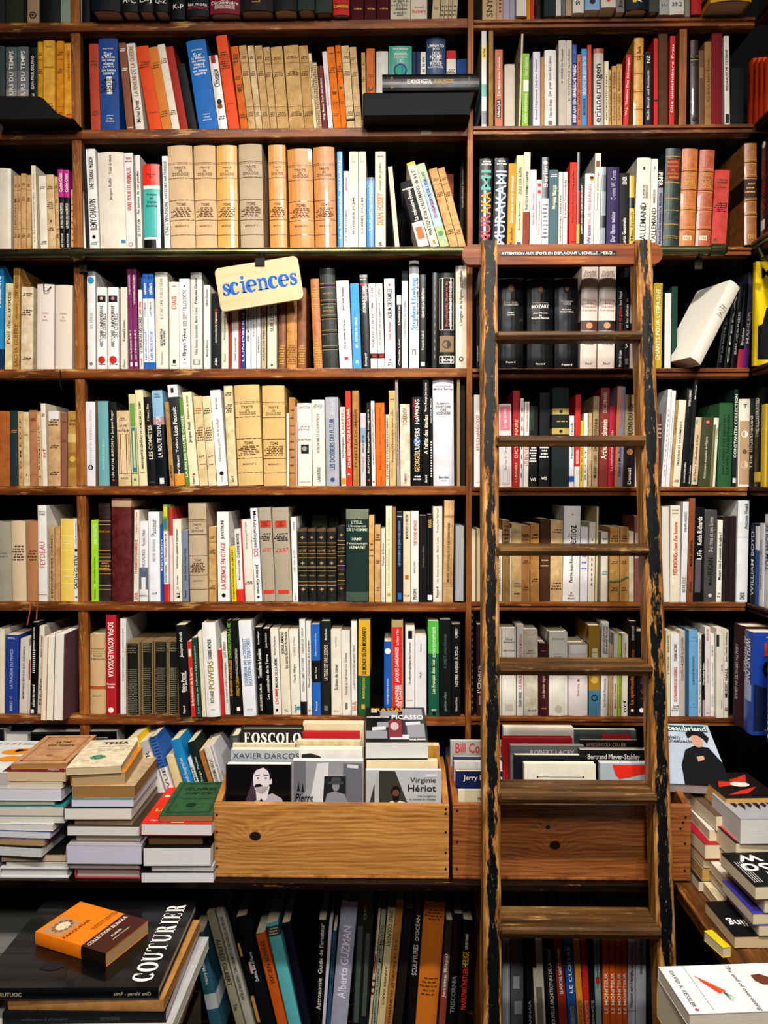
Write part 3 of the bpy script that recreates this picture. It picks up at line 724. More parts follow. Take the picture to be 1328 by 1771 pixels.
row('books on the second shelf', 0, 0, 3.162, 713, DS, ZL[1], '''
498 550 240 -11 pp b3452a | rust-red paperback |=.18,.26,n,2;=.76,.82,n,3
552 655 212 -18 pp 1d4d90 | *thick blue paperback with a white barcode sticker@the blue paperback with the barcode |h.11,w,.5:HENRI POULES;h.165,w,.4,.02:Sur;h.2,w,.62,.02:le fleuve;h.235,w,.62,.02:de sang;h.27,w,.5,.02:vient;h.305,w,.55,.02:parfois;h.34,w,.65,.02:un beau;h.375,w,.5,.02:navire;q.41,.6,e8e0d4,.38,.65;=.43,.58,k,9;h.83,w,.3:Julliard;h.86,w,.28:L'Age;h.89,w,.4:d'Homme
693 733 237 -46 pp 8a5438 | brown leaning paperback |=.06,.1,w,2;=.28,.32,w,2;=.95,.97,w,1
742 790 240 -50 pp dad1c2 | white spine with brown outlined capitals |u.03,.6,8a6a4c,.4:LA RIVIERE DE LA GUERRE;u.65,.9,k,.4,.01:Michel Droit
818 887 247 -72 pp d84e14 | orange-red leaning paperback |=.18,.26,n,3;=.78,.8,n,1
889 942 253 -82 pp cf7e2e | *light orange leaning paperback right of the orange-red one@the light orange paperback |=.18,.26,n,3;=.76,.84,n,3
944 985 240 -88 pp dcd3c0 | white leaning paperback |=.16,.22,n,3;=.76,.82,n,3
987 1030 252 -86 pp a32617 | dark red leaning paperback |
1034 1080 345 -78 pp 141214 | black leaning paperback |
1088 1195 212 -76 pp 1b6cb4 | *bright blue thick paperback leaning against a white bird spine@the bright blue leaning paperback |h.11,w,.5:HENRI POULES;h.165,w,.4,.02:Sur;h.2,w,.62,.02:le fleuve;h.235,w,.62,.02:de sang;h.27,w,.5,.02:vient;h.305,w,.55,.02:parfois;h.34,w,.65,.02:un beau;h.375,w,.5,.02:navire;h.83,w,.3:Julliard;h.86,w,.28:L'Age;h.89,w,.4:d'Homme
1197 1246 300 -58 pg d8d3cc | white spine with a pelican picture |q.0,.1,8a2018,.2,.7;u.18,.42,k,.55,.02:Oiseaux;o.62,k,.3;o.68,7a4a26,.3;=.8,.86,k,2
1250 1310 190 -72 pp e0511a off=-.004 | *tall bright orange-red paperback with dark print, second shelf@the tall orange-red paperback |=.17,.36,n,8;=.72,.74,n,1
''')
row('books on the second shelf', 400, 0, 3.018, 672, DS, ZL[1], '''
50 88 245 -54 po d6702a | orange spine with a small face print |=.08,.16,n,2;=.35,.4,n,3;o.52,n,.3;@old
90 129 240 -52 po c9a878 | tan leaning paperback |@tan
131 163 240 -48 po d9c199 | *pale tan narrow paperback among the leaning tan set@the pale tan narrow paperback |@tan
165 203 240 -44 po c7a674 | tan leaning paperback |@tan
205 240 248 -41 po c9a877 | tan leaning paperback |@tan
242 302 247 -38 po c8a670 | wide tan leaning paperback |@tan
305 381 240 -33 po c9a772 | *widest tan leaning paperback of the second shelf@the widest tan paperback |@tan
383 430 240 -32 po bf9a64 | darker tan leaning paperback |@tan
432 447 280 -30 pp dccaa2 | narrow cream spine with black print |u.1,.6,k,.5:Abel Clarté Baudelaire
450 473 328 -28 pp cdb48c name=spiral_bound_book | *spiral bound booklet with a beige wire edge@the spiral bound booklet |=.03,.97,n,34
477 504 345 -28 pp 701f20 | maroon narrow paperback |u.2,.85,w,.4:Hrsg. Reiner Stach und andere
507 532 270 -33 pp d6cfd2 | lilac-white narrow paperback |u.3,.7,r,.3:Theatre complet
535 574 247 -38 po e07c1c | *bright orange paperback with a drawn face, next to lilac-white spine@the orange paperback with the face |=.06,.1,n,1;=.24,.32,n,3;o.55,6a3410,.3;o.53,e07c1c,.18;=.66,.7,n,2;=.8,.84,n,2
575 603 238 -34 po e0781a | narrow orange paperback with drawn face |=.06,.1,n,1;=.24,.32,n,3;o.5,6a3410,.3;o.48,e0781a,.18;=.66,.7,n,2
605 645 240 -33 po d6bf98 | pale tan paperback |@tan;b.87,.9,3a2c20
648 683 247 -32 po cbae82 | tan ribbed paperback |@tan
''')
row('books behind the black metal box', 400, 0, 3.018, 672, DS+.02, ZL[1], '''
686 706 275 -8 po c9a876 | tan paperback |@tan
708 752 254 -4 po c8733a | orange-tan paperback with face print |=.3,.34,n,2;o.47,6a3410,.3;o.46,c8733a,.18
756 818 268 0 pf c4beb4 | whitish film-wrapped book with curling plastic |
822 942 240 0 pg 2a9482 | *turquoise dictionary rising behind the black box@the turquoise dictionary |h.035,w,.6,.02:Weis Mattutat;h.09,w,.5,.02:deutsch;h.13,w,.5,.02:französisch;h.17,w,.08,.02:2;o.28,1a3f7a,.3;o.28,2a9482,.22
945 964 270 0 hp 1c3660 | navy narrow hardback |
966 985 270 0 hp 1c3660 | navy narrow hardback |
987 1015 272 0 pp ddd6cc | white spine with black upright title |u.06,.3,k,.5:d et la vie
1018 1118 188 0 hf 2c4870 | *slate blue tall hardback with silver capitals, behind the black box@the slate blue hardback |h.1,w,.75:UMBERTO;h.135,w,.3:ECO;h.18,w,.35:DER;h.215,w,.55:NAME;h.25,w,.35:DER;h.285,w,.55:ROSE;h.32,w,.7:ROMAN HANSER
1123 1172 265 0 pp ddd4c4 | white spine with red top band |b.0,.1,c01f1c;=.22,.28,k,3
1176 1245 308 0 hc 28497e | plain blue hardback |
''')
row('books on the second shelf behind the ladder bay', 810, 0, 2.564, 558, DS, ZR[1], '''
58 80 138 0 pg dcd8d0 | *white spine with yellow, teal and navy bands beside the post@the white banded spine |b.16,.28,e8cf4a;b.55,.68,3f9e94;b.83,.97,20385e;u.18,.27,k,.5:São Paulo
90 110 120 0 po a0804a | tan board spine, tall |
118 152 220 0 pp c27a62 | salmon pink spine with black label |q.65,.88,1a1614,.2,.75;u.66,.87,w,.35:REMARQUE;u.1,.6,w,.25:Die Macht eines Traumes
160 205 285 0 pp c9bfac | pale grey-cream paperback |
222 231 150 20 pp cfc8a4 D=17 | tall thin cream booklet leaning right |
236 265 238 0 pp 8dba3c D=20 | *lime green spine with white square label, right bay@the lime green spine |q.36,.52,e8e4d8,.15,.95;u.05,.3,w,.35:narcissmo;u.55,.95,w,.35:claro martinez
286 318 230 0 pp d3cedb | lilac-white paperback |u.1,.9,e,.3:Bernd Hagemann Lied der Heimat
319 336 255 0 pp b08a58 | narrow tan spine |
338 388 222 0 hp e0dbd6 | *white hardback with long grey upright title, right bay@the white hardback |u.08,.6,e,.3:Der grüne Baum des Lebens;u.65,.88,e,.25:Clara von Arnim;o.95,e,.2
400 432 180 0 pp bdb4a6 | grey-cream paperback |u.1,.5,k,.25:W. WENDER Der Photograph
434 458 180 0 pp c4bbac | grey-cream paperback |u.1,.7,k,.25:E. SCHWARZ Gedichte
459 481 197 0 pp 1c3d84 | navy spine with white capitals |u.25,.95,w,.55,.02:BRIEF AAN EEN ISRAELISCHE VRIEND;u.02,.22,5a8ad0,.5:REGIS DEBRAY
482 500 242 0 pp c8622a | orange narrow spine |u.1,.9,n,.4:Die Schule der Frauen
501 526 217 0 pp 3d92c8 | light blue spine with white capitals |u.1,.6,w,.45:DER DATIV IST DEM GENITIV SEIN TOD;u.64,.85,k,.4:BASTIAN SICK
528 545 200 0 pp c2461e | red-orange narrow spine |
556 600 215 0 hf b8aea4 | *grey hardback with large black erinnerungen lettering@the erinnerungen hardback |u.2,.95,k,.62,.02:erinnerungen;b.0,.06,a04a30
603 622 272 0 pp d9ccae | cream narrow spine |u.2,.9,k,.35:NACHRICHTEN KARIN
623 634 310 0 po c2a06a | narrow tan spine |u.1,.9,n,.4:Reclam Heft
636 656 293 0 po c09a60 | narrow tan spine |u.1,.9,n,.4:Deutsche Texte
658 681 285 0 po c4a066 | tan spine |u.1,.9,n,.3:Lyrik des Barock
686 709 243 14 pp c22c2a | red spine leaning right with white print |u.05,.85,w,.4:W.J. Thomas Das Schweigen
732 774 168 4 hl b5832c | *yellow leather spine standing tall, right bay@the yellow leather spine |R.2;R.4;R.6;R.8;u.1,.25,n,.3:Das Buch
783 812 230 0 pp 16232a | black-green spine with white script |u.25,.92,w,.35:Gladin Skoryh und Konstantin;u.05,.15,w,.4:NZ
822 840 170 0 pp c0241f | red narrow spine |b.7,.72,k
844 884 150 0 ho 5c3f26 D=14 | worn torn brown leather spine |
889 912 160 6 pp c12a2c | red spine with white print |u.1,.85,w,.35:Die unsichtbare Frau
985 1020 178 0 hl 3c2416 off=.012 | *dark brown hardback right of the slim divider@the dark brown hardback by the divider |R.2;=.16,.3,k,4;o.9,k,.3
1022 1045 225 0 pp 6d5038 off=.012 | brown spine |q.22,.36,8a6f50,.1,.9
1047 1078 185 0 po 9a7448 off=.012 | tan-brown spine |u.2,.7,n,.3:Geschichte
1081 1128 140 0 hc 761922 off=.012 | dark red cloth hardback |
1136 1160 160 -4 pp cfc8bc off=.012 | white spine with upright black capitals |u.15,.6,k,.4:WEDRALISCHE OSTERNE;q.85,.95,k,.2,.8
1165 1222 300 0 hc 15221f off=.012 | dim dark green low volume |
''')
row('books on the third shelf, left bay', 0, 230, 3.162, 632, DS, ZL[2], '''
-40 56 193 0 hf d6cdbc | *cream film-wrapped hardback cut by the left edge, third shelf@the film-wrapped cream hardback |
77 95 235 0 po cba678 | narrow tan spine |u.3,.7,n,.4:LEVASSEUR;@tan
97 113 233 0 po cba678 | narrow tan spine |@tan
115 143 222 0 po cba473 | tan spine with thin rules |@tan
146 172 230 0 po cda97a | tan spine with thin rules |@tan
178 204 178 -14 pp dfd4bc | *cream spine showing its right cover, third shelf left bay@the cream spine with its cover showing |u.1,.9,e,.25:La Transparence des choses
222 262 235 -12 pp e0d9c8 | white spine |=.14,.18,k,2;=.88,.93,k,3
264 306 228 -14 po d2b78c | tan spine with dark print |=.15,.2,n,2;=.36,.46,n,4;=.7,.75,n,2;o.62,n,.15
308 327 240 -10 po c8a878 | narrow tan spine |@tan
329 357 200 -15 pg 141416 | *black spine with magenta top, left of the pair@the left magenta-topped spine |b.0,.345,b8358c;u.05,.28,w,.5,.01:Cuché-Chats;u.42,.73,w,.4,.01:LE PRIX DU SACRIFICE;u.8,.97,w,.3:DE POCHE
358 385 202 -10 pg 141416 | *black spine with magenta top, right of the pair@the right magenta-topped spine |b.0,.345,b8358c;u.05,.28,w,.5,.01:Cuché-Chats;u.42,.73,w,.4,.01:LE PRIX DU SACRIFICE;u.8,.97,w,.3:DE POCHE
387 412 310 0 po cda97c | low tan spine |=.1,.9,n,8
''')
row('books on the third shelf', 0, 230, 3.162, 632, DS, ZL[2], '''
452 470 68 -27 pp d9d0bc | tall narrow cream spine |u.4,.6,e,.3:MAZARINE
472 488 85 -24 pp 1b2136 | navy narrow spine |
491 543 88 -24 pp dedbd4 off=-.004 | *white spine with heavy black capitals beside the left post@the white spine with heavy capitals |u.08,.4,k,.55,.02:UNE ETRANGE PASSION;u.5,.81,k,.55,.02:REMY CHAUVIN;o.88,k,.18;=.93,.96,k,2
546 688 105 -18 hp dcd3c3 off=-.004 | very wide cream volume with grey script |u.03,.23,e,.12:Traité du vivant;u.27,.5,e,.12:Jacques Ruffié;q.91,.94,2f7ab0,.82,.98
692 740 110 -16 pp dedad4 | white spine with red capitals |u.15,.6,r,.4,.01:VIVRE POUR LES ANIMAUX;h.05,k,.6:Hommes;o.95,r,.25;o.95,dedad4,.17;=.05,.1,r,2
752 778 122 -14 pp e0dbd2 | white spine with bold black print |u.17,.63,k,.55,.015:Au suivant de ces pandas;u.68,.86,k,.5,.02:D. TAYLOR
787 878 170 -8 hf 4bb0a6 | *rounded spine banded red, white, turquoise and black@the red-and-turquoise spine |b.0,.25,e03420;b.25,.29,eae4da;b.86,.885,eae4da;b.885,1,16181a;h.12,k,.5:Festival;h.15,k,.2:où;h.36,k,.55,.015:Visages;h.40,k,.2:des;h.445,k,.5,.015:Grands;h.49,k,.58,.015:Savants
881 896 180 -6 pp 101014 | black narrow spine |
900 932 127 -20 pp e2ded6 | white spine with grey capitals |u.05,.45,5c6c80,.4:HISTOIRE NATURELLE;u.5,.85,k,.5:LYALL WATSON
933 1067 70 -22 hp cdb08a off=-.006 | *first wide tan zoology volume from the left, third shelf@the first tan zoology volume |@zoo
1070 1187 68 -14 hp ceae84 off=-.006 | wide tan zoology volume |@zoo
1190 1300 67 -8 hf d3a55c off=-.006 | film-wrapped yellowish zoology volume |@zoo
''')
row('books on the third shelf', 400, 230, 3.018, 603, DS, ZL[2], '''
48 168 58 -12 hp b7a389 off=-.006 | *greyish tan zoology volume standing just before a dark gap@the greyish zoology volume |@zoo
202 292 62 -12 hf cc9450 off=-.006 | film-wrapped narrow zoology volume |@zoo
305 433 83 -14 hf c88a48 off=-.006 | film-wrapped orange-tan zoology volume |@zoo
438 548 73 -12 hf c28448 off=-.006 | film-wrapped brownish zoology volume |@zoo
555 583 97 -4 pg 1a84bc | bright blue narrow spine |u.1,.5,w,.3:A. CHAUVIN;u.5,.9,w,.35:La biologie
585 612 200 0 pp e0dcd8 | white spine with pink and black print |u.08,.25,r,.3:Rémond Arnauld;u.5,.9,k,.4:La dialectique
615 662 97 0 pp dcd4c6 | *cream tall spine with green mark, left of the twin pair@the left cream twin spine |q.04,.11,b9c2a0,.25,.75;q.045,.095,dcd4c6,.35,.75;u.48,.85,k,.2:PHYSIQUE PCEM
664 702 97 0 pp dcd4c6 | cream tall twin spine |q.04,.11,b9c2a0,.25,.75;q.045,.095,dcd4c6,.35,.75;u.48,.85,k,.2:CHIMIE PCEM
705 747 232 0 pg 1b7cb0 | low blue spine with pale script |b.0,.04,10202c;u.08,.75,bfe0f0,.4:La marche végétale
750 805 97 0 pp ded4c0 | *cream spine with orange and green lettering, third shelf@the orange-and-green lettered spine |u.43,.76,d87a30,.5,.015:DIAN FOSSEY;u.12,.4,7d9a58,.38:au pays des gorilles;h.05,n,.5:terre;h.96,k,.3,.02:S
855 878 175 -38 ppF ded8d4 | white booklet with its pages outward, leaning |
975 1035 245 -92 pp d8cfc4 | leaning photo paperback, black and white top |b.0,.1,141416;u.12,.6,w,.3:La mémoire Freud;b.12,.62,1c1c20;q.7,.88,d97040,.2,.8
1040 1086 147 -138 pp e0d6c2 | *leaning cream spine with black capitals beside a blue-green one@the leaning cream spine with capitals |b.0,.03,d9b93c;u.1,.25,k,.4,.015:de A à Z;u.28,.86,k,.42,.015:PRATIQUE DE L'ALLEMAND;q.92,.97,e08a30,.4,.7
1090 1138 155 -134 pp aabfd0 | leaning pale blue map-printed spine |b.0,.2,b8c8a8;u.1,.55,2a3a70,.3,.01:LA SURVIE DE L'EUROPE;u.45,.65,p,.3:EDOUARD HUSSON;b.75,1,a9b98c;o.84,5a8a58,.3
1142 1186 180 -116 po d0a976 | leaning tan spine |@tan
1189 1226 178 -116 po cfa772 | leaning tan spine beside the post |@tan
1122 1160 215 0 pp 8a4a34 off=.1 D=12 skip=1 | brown low spine standing back |
1192 1224 118 0 pp 1a1718 off=.1 D=12 skip=1 | black spine set back |d.04,.5,c9b89a,.35:Le Chaînon manquant
''')
row('books on the third shelf behind the ladder head', 810, 230, 2.564, 510, DS, ZR[2], '''
46 104 113 4 hf 10141c | *black glossy spine with rainbow capitals at the post@the rainbow-lettered black spine |u.62,.95,c05a5a,.62,.02:MUR;u.37,.62,e0a040,.62,.02:AKA;u.13,.35,6fb0a0,.62,.02:MI;=.02,.08,w,2
106 167 112 12 hf 121c34 | black-blue glossy spine with pale blue capitals |u.14,.96,b9cbe0,.62,.02:MURAKAMI;=.02,.08,w,2
171 205 135 9 pp e0922a | orange spine with white print |u.15,.7,w,.3:Deutsch wie es nicht im Wörterbuch;u.75,.95,k,.3:Kauder
207 239 100 7 pp e6d8a8 | cream-yellow spine with brown capitals |u.13,.42,n,.45:ZÜGE DER ALPEN;u.5,.8,k,.25:Ricardo Bercovici;q.93,.98,2a5a9a,.2,.8
240 268 85 8 pp ded2bc | cream spine with brown lower third |b.62,1,8a3c26;u.2,.6,k,.35:PRAKTISCHE KINEMATOGRAPHIE
271 299 163 4 pp dcd8d2 | white spine with pink print |u.3,.7,r,.25:Studio Altonale
300 322 208 4 pp dfdad6 | white spine with red title |u.05,.2,r,.55,.02:II;u.3,.8,r,.3:Deine Grammatik
324 354 108 3 pg 1a2230 | *dark glossy spine with white round emblem at its top@the dark spine with the round emblem |o.06,w,.3;u.1,.33,w,.5:Berlin;b.45,1,c4c8cc;=.5,.9,k,9
357 396 163 2 pp 4d6a72 | slate-teal spine with cream title |u.2,.5,e8dfb8,.3:Monika Maron;u.2,.42,e8dfb8,.28,0,.22:Bel Ange;=.05,.1,w,2
398 416 173 3 pp ddd5c8 | cream narrow spine |u.3,.9,k,.3:DEUTSCHES THEATER
418 437 173 3 pp d9d6d2 | white narrow spine |u.1,.6,k,.4:Der kleine Grenzverkehr
446 476 130 6 pp d8361e | *red spine with small black print, right bay third shelf@the red spine with black print |u.1,.7,k,.3:Franz Xaver Kroetz richtig gegriffen;=.9,.95,k,1
478 492 85 4 pg 1a1816 | black narrow spine, gold-and-red foot |b.4,.75,a82018;b.75,.95,c9a23c
494 511 200 2 pp 1e2a24 | dark green narrow spine |u.1,.8,w,.4:JOSEPH ROTH DIE KAPUZINERGRUFT
512 553 180 8 hf e0dcd8 | white film-wrapped spine with small flag |q.04,.06,k,.5,.9;q.06,.08,r,.5,.9;q.08,.1,y,.5,.9;u.15,.9,c0706a,.3:FRANZOSISCHE WENDUNGEN;u.7,.95,3a6aa0,.4:Wenn
555 582 90 8 pp d8d2c8 | tall white spine with brown label |q.08,.14,8a5a30,.15,.8;u.2,.6,e,.3:Germany anthology
584 606 150 4 pg 8a949a | grey picture spine |b.1,.3,5a6468;b.6,.75,2a3034
612 666 150 6 hp 3c3060 | *dark violet spine with pale lettering, right bay@the dark violet spine |u.55,.92,d8d0e8,.3:Der Thron meister;u.05,.4,b8b0d0,.3:Donna W. Cross
668 711 178 2 pp 15161c | black spine |u.05,.15,w,.35:EINER;u.6,.95,w,.3:Loriot Gesammelte
713 734 190 2 pg c9a830 | yellow and black narrow spine |b.3,.45,141414;u.5,.9,k,.4:Max Frisch
738 801 110 13 hp e0d9ca | *cream volume numbered 1 with tall thin capitals@the cream volume numbered 1 |h.12,k,.12:1;u.3,.45,k,.18:A L'ENTREE DES;u.3,.45,k,.18,0,.22:GRANDES ECOLES;u.5,.96,k,.34:L'ALLEMAND
804 833 115 10 pp e0d9ca | cream volume numbered 2 |h.1,k,.3:2;u.55,.95,k,.6:L'ALLEMAND;u.35,.5,k,.4:GRANDES ECOLES
835 858 163 3 pp 8f8fa2 | lilac-grey spine with black top |b.0,.23,141618;d.04,.21,w,.65,.02:PIPER;u.3,.95,k,.4:Murdoch Das italienische Mädchen
862 928 68 16 hl 1f3830 | *dark green leather binding with red label and gold rules@the dark green leather binding |q.11,.32,8c3020,.1,.92;h.14,g,.7:FRIEDELL;h.18,g,.7:Deutsches;h.22,g,.2:Im;h.255,g,.7:deutschen;h.29,g,.7:Lieder;b.08,.085,g;b.34,.346,g;b.5,.506,g;b.62,.626,g;b.76,.766,g;b.88,.886,g;b.9,.904,g;b.985,.995,g
935 1004 70 16 hl 9c5c28 | light brown leather volume, left twin |R.22;R.41;R.61;R.81;h.27,g,.6:JEAN;h.31,g,.75:PRECIS DE LA;h.35,g,.6:VIE;h.48,g,.2:T.1;q.88,.93,d8caa8,.2,.75;h.905,k,.3:102
1007 1073 75 22 hl 92492c | reddish brown leather volume, right twin |R.22;R.41;R.61;R.81;h.27,g,.6:JEAN;h.31,g,.75:PRECIS DE LA;h.35,g,.6:VIE;h.48,g,.2:T.2;q.88,.93,d8caa8,.2,.75;h.905,k,.3:103
1077 1143 165 18 po bd4a40 | *pink-red old paperback right of the brown leather twins@the pink-red paperback |h.13,k,.65:LITTERATURE;h.16,k,.6:ALLEMANDE;h.23,k,.5:J. DUPIN;=.42,.55,k,5
1225 1280 45 0 hl 7a4c20 off=-.02 D=24 | tall worn antique volume with flaking gilt spine |R.18;R.33;R.56;R.7;b.35,.55,3a2018;q.36,.54,4a2a1a,.1,.9;=.38,.5,g,3;h.92,g,.4:DE
''')
row('books on the fourth shelf, left bay', 0, 430, 3.162, 657, DS, ZL[3], '''
-30 20 95 0 pg 2d84b4 | *blue spine cut by the left picture edge, fourth shelf@the blue spine at the left edge | u.1,.4,w,.35:Alexandre;b.8,1,1a3a60
24 66 190 8 po dccfa8 | cream leaning spine with handwritten title |u.1,.7,n,.4:Poil de carotte
68 104 105 4 po bd9554 D=22 | tan spine with its broad brown cover showing |u.03,.3,7a4f20,.45:CENT MERVEILLES;u.35,.5,7a4f20,.3:choisies;u.55,.97,7a4f20,.45:SACHA GUITRY
112 178 210 4 po d9cbb0 | *worn cream paperback in the fourth shelf's left bay@the worn cream paperback |=.07,.11,n,2;=.27,.35,n,3;=.85,.89,n,2
198 292 195 2 hc dbcfc2 | pinkish white rounded volume with a black ribbon loop |h.34,a35a3a,.35:Théâtre;h.38,a35a3a,.12:de;h.42,a35a3a,.3:Racine
298 390 200 3 hc d8cbbc | pinkish white rounded volume without ribbon |h.34,a35a3a,.35:Théâtre;h.38,a35a3a,.12:de;h.42,a35a3a,.3:Racine
''')
row('books on the fourth shelf', 0, 430, 3.162, 657, DS, ZL[3], '''
476 522 125 -3 hf d9d8d6 | *pale film-wrapped spine with a blue disc beside the left post@the spine with the blue disc |b.0,.05,8f9290;o.09,2f86a8,.4;u.42,.58,b5b5b5,.55:les rêves;o.94,e,.2
528 584 212 -2 hp e2e0dc off=-.004 | white volume with red oval foot |q.1,.18,141414,.1,.9;o.135,c9a890,.16;u.22,.72,k,.24:HISTOIRE UNIVERSELLE;u.32,.62,k,.24,0,.28:DES CHIFFRES;o.885,c02a1c,.36;=.93,.95,k,1
588 648 212 -2 hp e2e0dc off=-.004 | white volume with red oval foot |q.1,.18,141414,.1,.9;o.135,b07a90,.16;u.22,.72,k,.24:HISTOIRE UNIVERSELLE;u.32,.62,k,.24,0,.28:DES CHIFFRES;o.885,c02a1c,.36;=.93,.95,k,1
662 698 212 -2 pp d9d0c0 | cream spine with thin title |u.4,.65,k,.3:Konrad Lorenz;u.88,.97,e,.3:Flam
707 730 112 -15 pp 7b2860 | *left purple slim spine of the pair, fourth shelf@the left purple spine |u.06,.25,w,.4:La figure de l'anticipation;u.6,.9,w,.35:sous la direction de M. C.;q.93,.97,e8d8e0,.3,.8
732 757 112 -14 pp 7b2860 | *right purple slim spine of the pair, fourth shelf@the right purple spine |u.06,.35,w,.4:La rive humaine selon les esprits;u.6,.9,w,.35:sous la direction de M. C.;q.93,.97,e8d8e0,.3,.8
763 784 160 -10 pp dedad2 | white slim spine with red and black print |b.0,.13,141416;u.26,.4,r,.55:DAVID EWING;u.43,.82,k,.6,.02:LE CREPUSCULE DES CLONES;u.88,.97,r,.5:Seuil
789 813 137 -11 pp dedfe2 | white spine with blue top, left twin |b.0,.26,1f66b4;u.1,.22,w,.55,.015:cahiers;h.04,k,.9,.03:25;u.3,.45,k,.3:J. CLIN. N. MEDECIN;u.6,.9,1f66b4,.35:NEUROLOGIE;b.925,1,1f66b4
815 849 137 -12 pp dedfe2 | white spine with blue top, right twin |b.0,.26,1f66b4;u.1,.22,w,.5,.015:cahiers;h.04,k,.9,.03:25;u.3,.45,k,.3:J. CLIN. N. MEDECIN;u.6,.9,1f66b4,.35:NEUROLOGIE;b.925,1,1f66b4
852 920 128 -7 hf ddd6c4 | *cream film-wrapped volume with thin grey capitals@the cream film-wrapped volume |b.0,.05,aaa79c;u.06,.48,a39c8c,.22:IL ÉTAIT UNE FOIS LE GÈNE;u.58,.76,k,.17:SIDDHARTHA;u.6,.75,k,.17,0,.24:MUKHERJEE;u.82,.95,a39c8c,.15:Flammarion
926 980 183 -2 pp e0d9cb | cream spine with small red title |h.05,n,.4:SOPH;u.16,.31,c8401c,.4,.02:CHAOS;q.89,.93,k,.35,.65;h.955,k,.5:PRUNET
982 1040 165 -3 pp e3dfdc | white spine with grey and black upright title |u.12,.52,8a8680,.32:LES SEPT FILLES D'EVE;u.55,.85,k,.38,.01:Bryan Sykes;o.08,5a2030,.08;o.885,5a2030,.08;h.93,e,.5:ALBIN MICHEL
1045 1106 130 -4 hf d8d2c8 | grey-white film-wrapped italic-titled spine |b.0,.07,8d8a84;u.06,.32,k,.25:Françoise Giroud;u.36,.84,e,.25:Une femme honorable, Marie Curie;q.9,.95,5a5a5a,.2,.8;q.905,.945,d8d2c8,.27,.73
1115 1150 200 -2 pp dcd9d2 | white spine with grey title |u.05,.25,e,.3:Albert Einstein;u.65,.85,e,.3:Michel Morice
1156 1207 245 0 pp 15211f | *black spine with white vertical print left of the wooden sign@the black spine by the sign |u.2,.4,c04a30,.2:SOPHIE MAHEO;u.25,.65,w,.22:neurones créent les imaginations;u.85,.95,w,.2:ALMA
1211 1248 250 0 pp d8cfb8 | cream spine half under the sign |u.2,.6,k,.3:Notions pratiques de génie;u.8,.9,k,.2:Dunod
''')
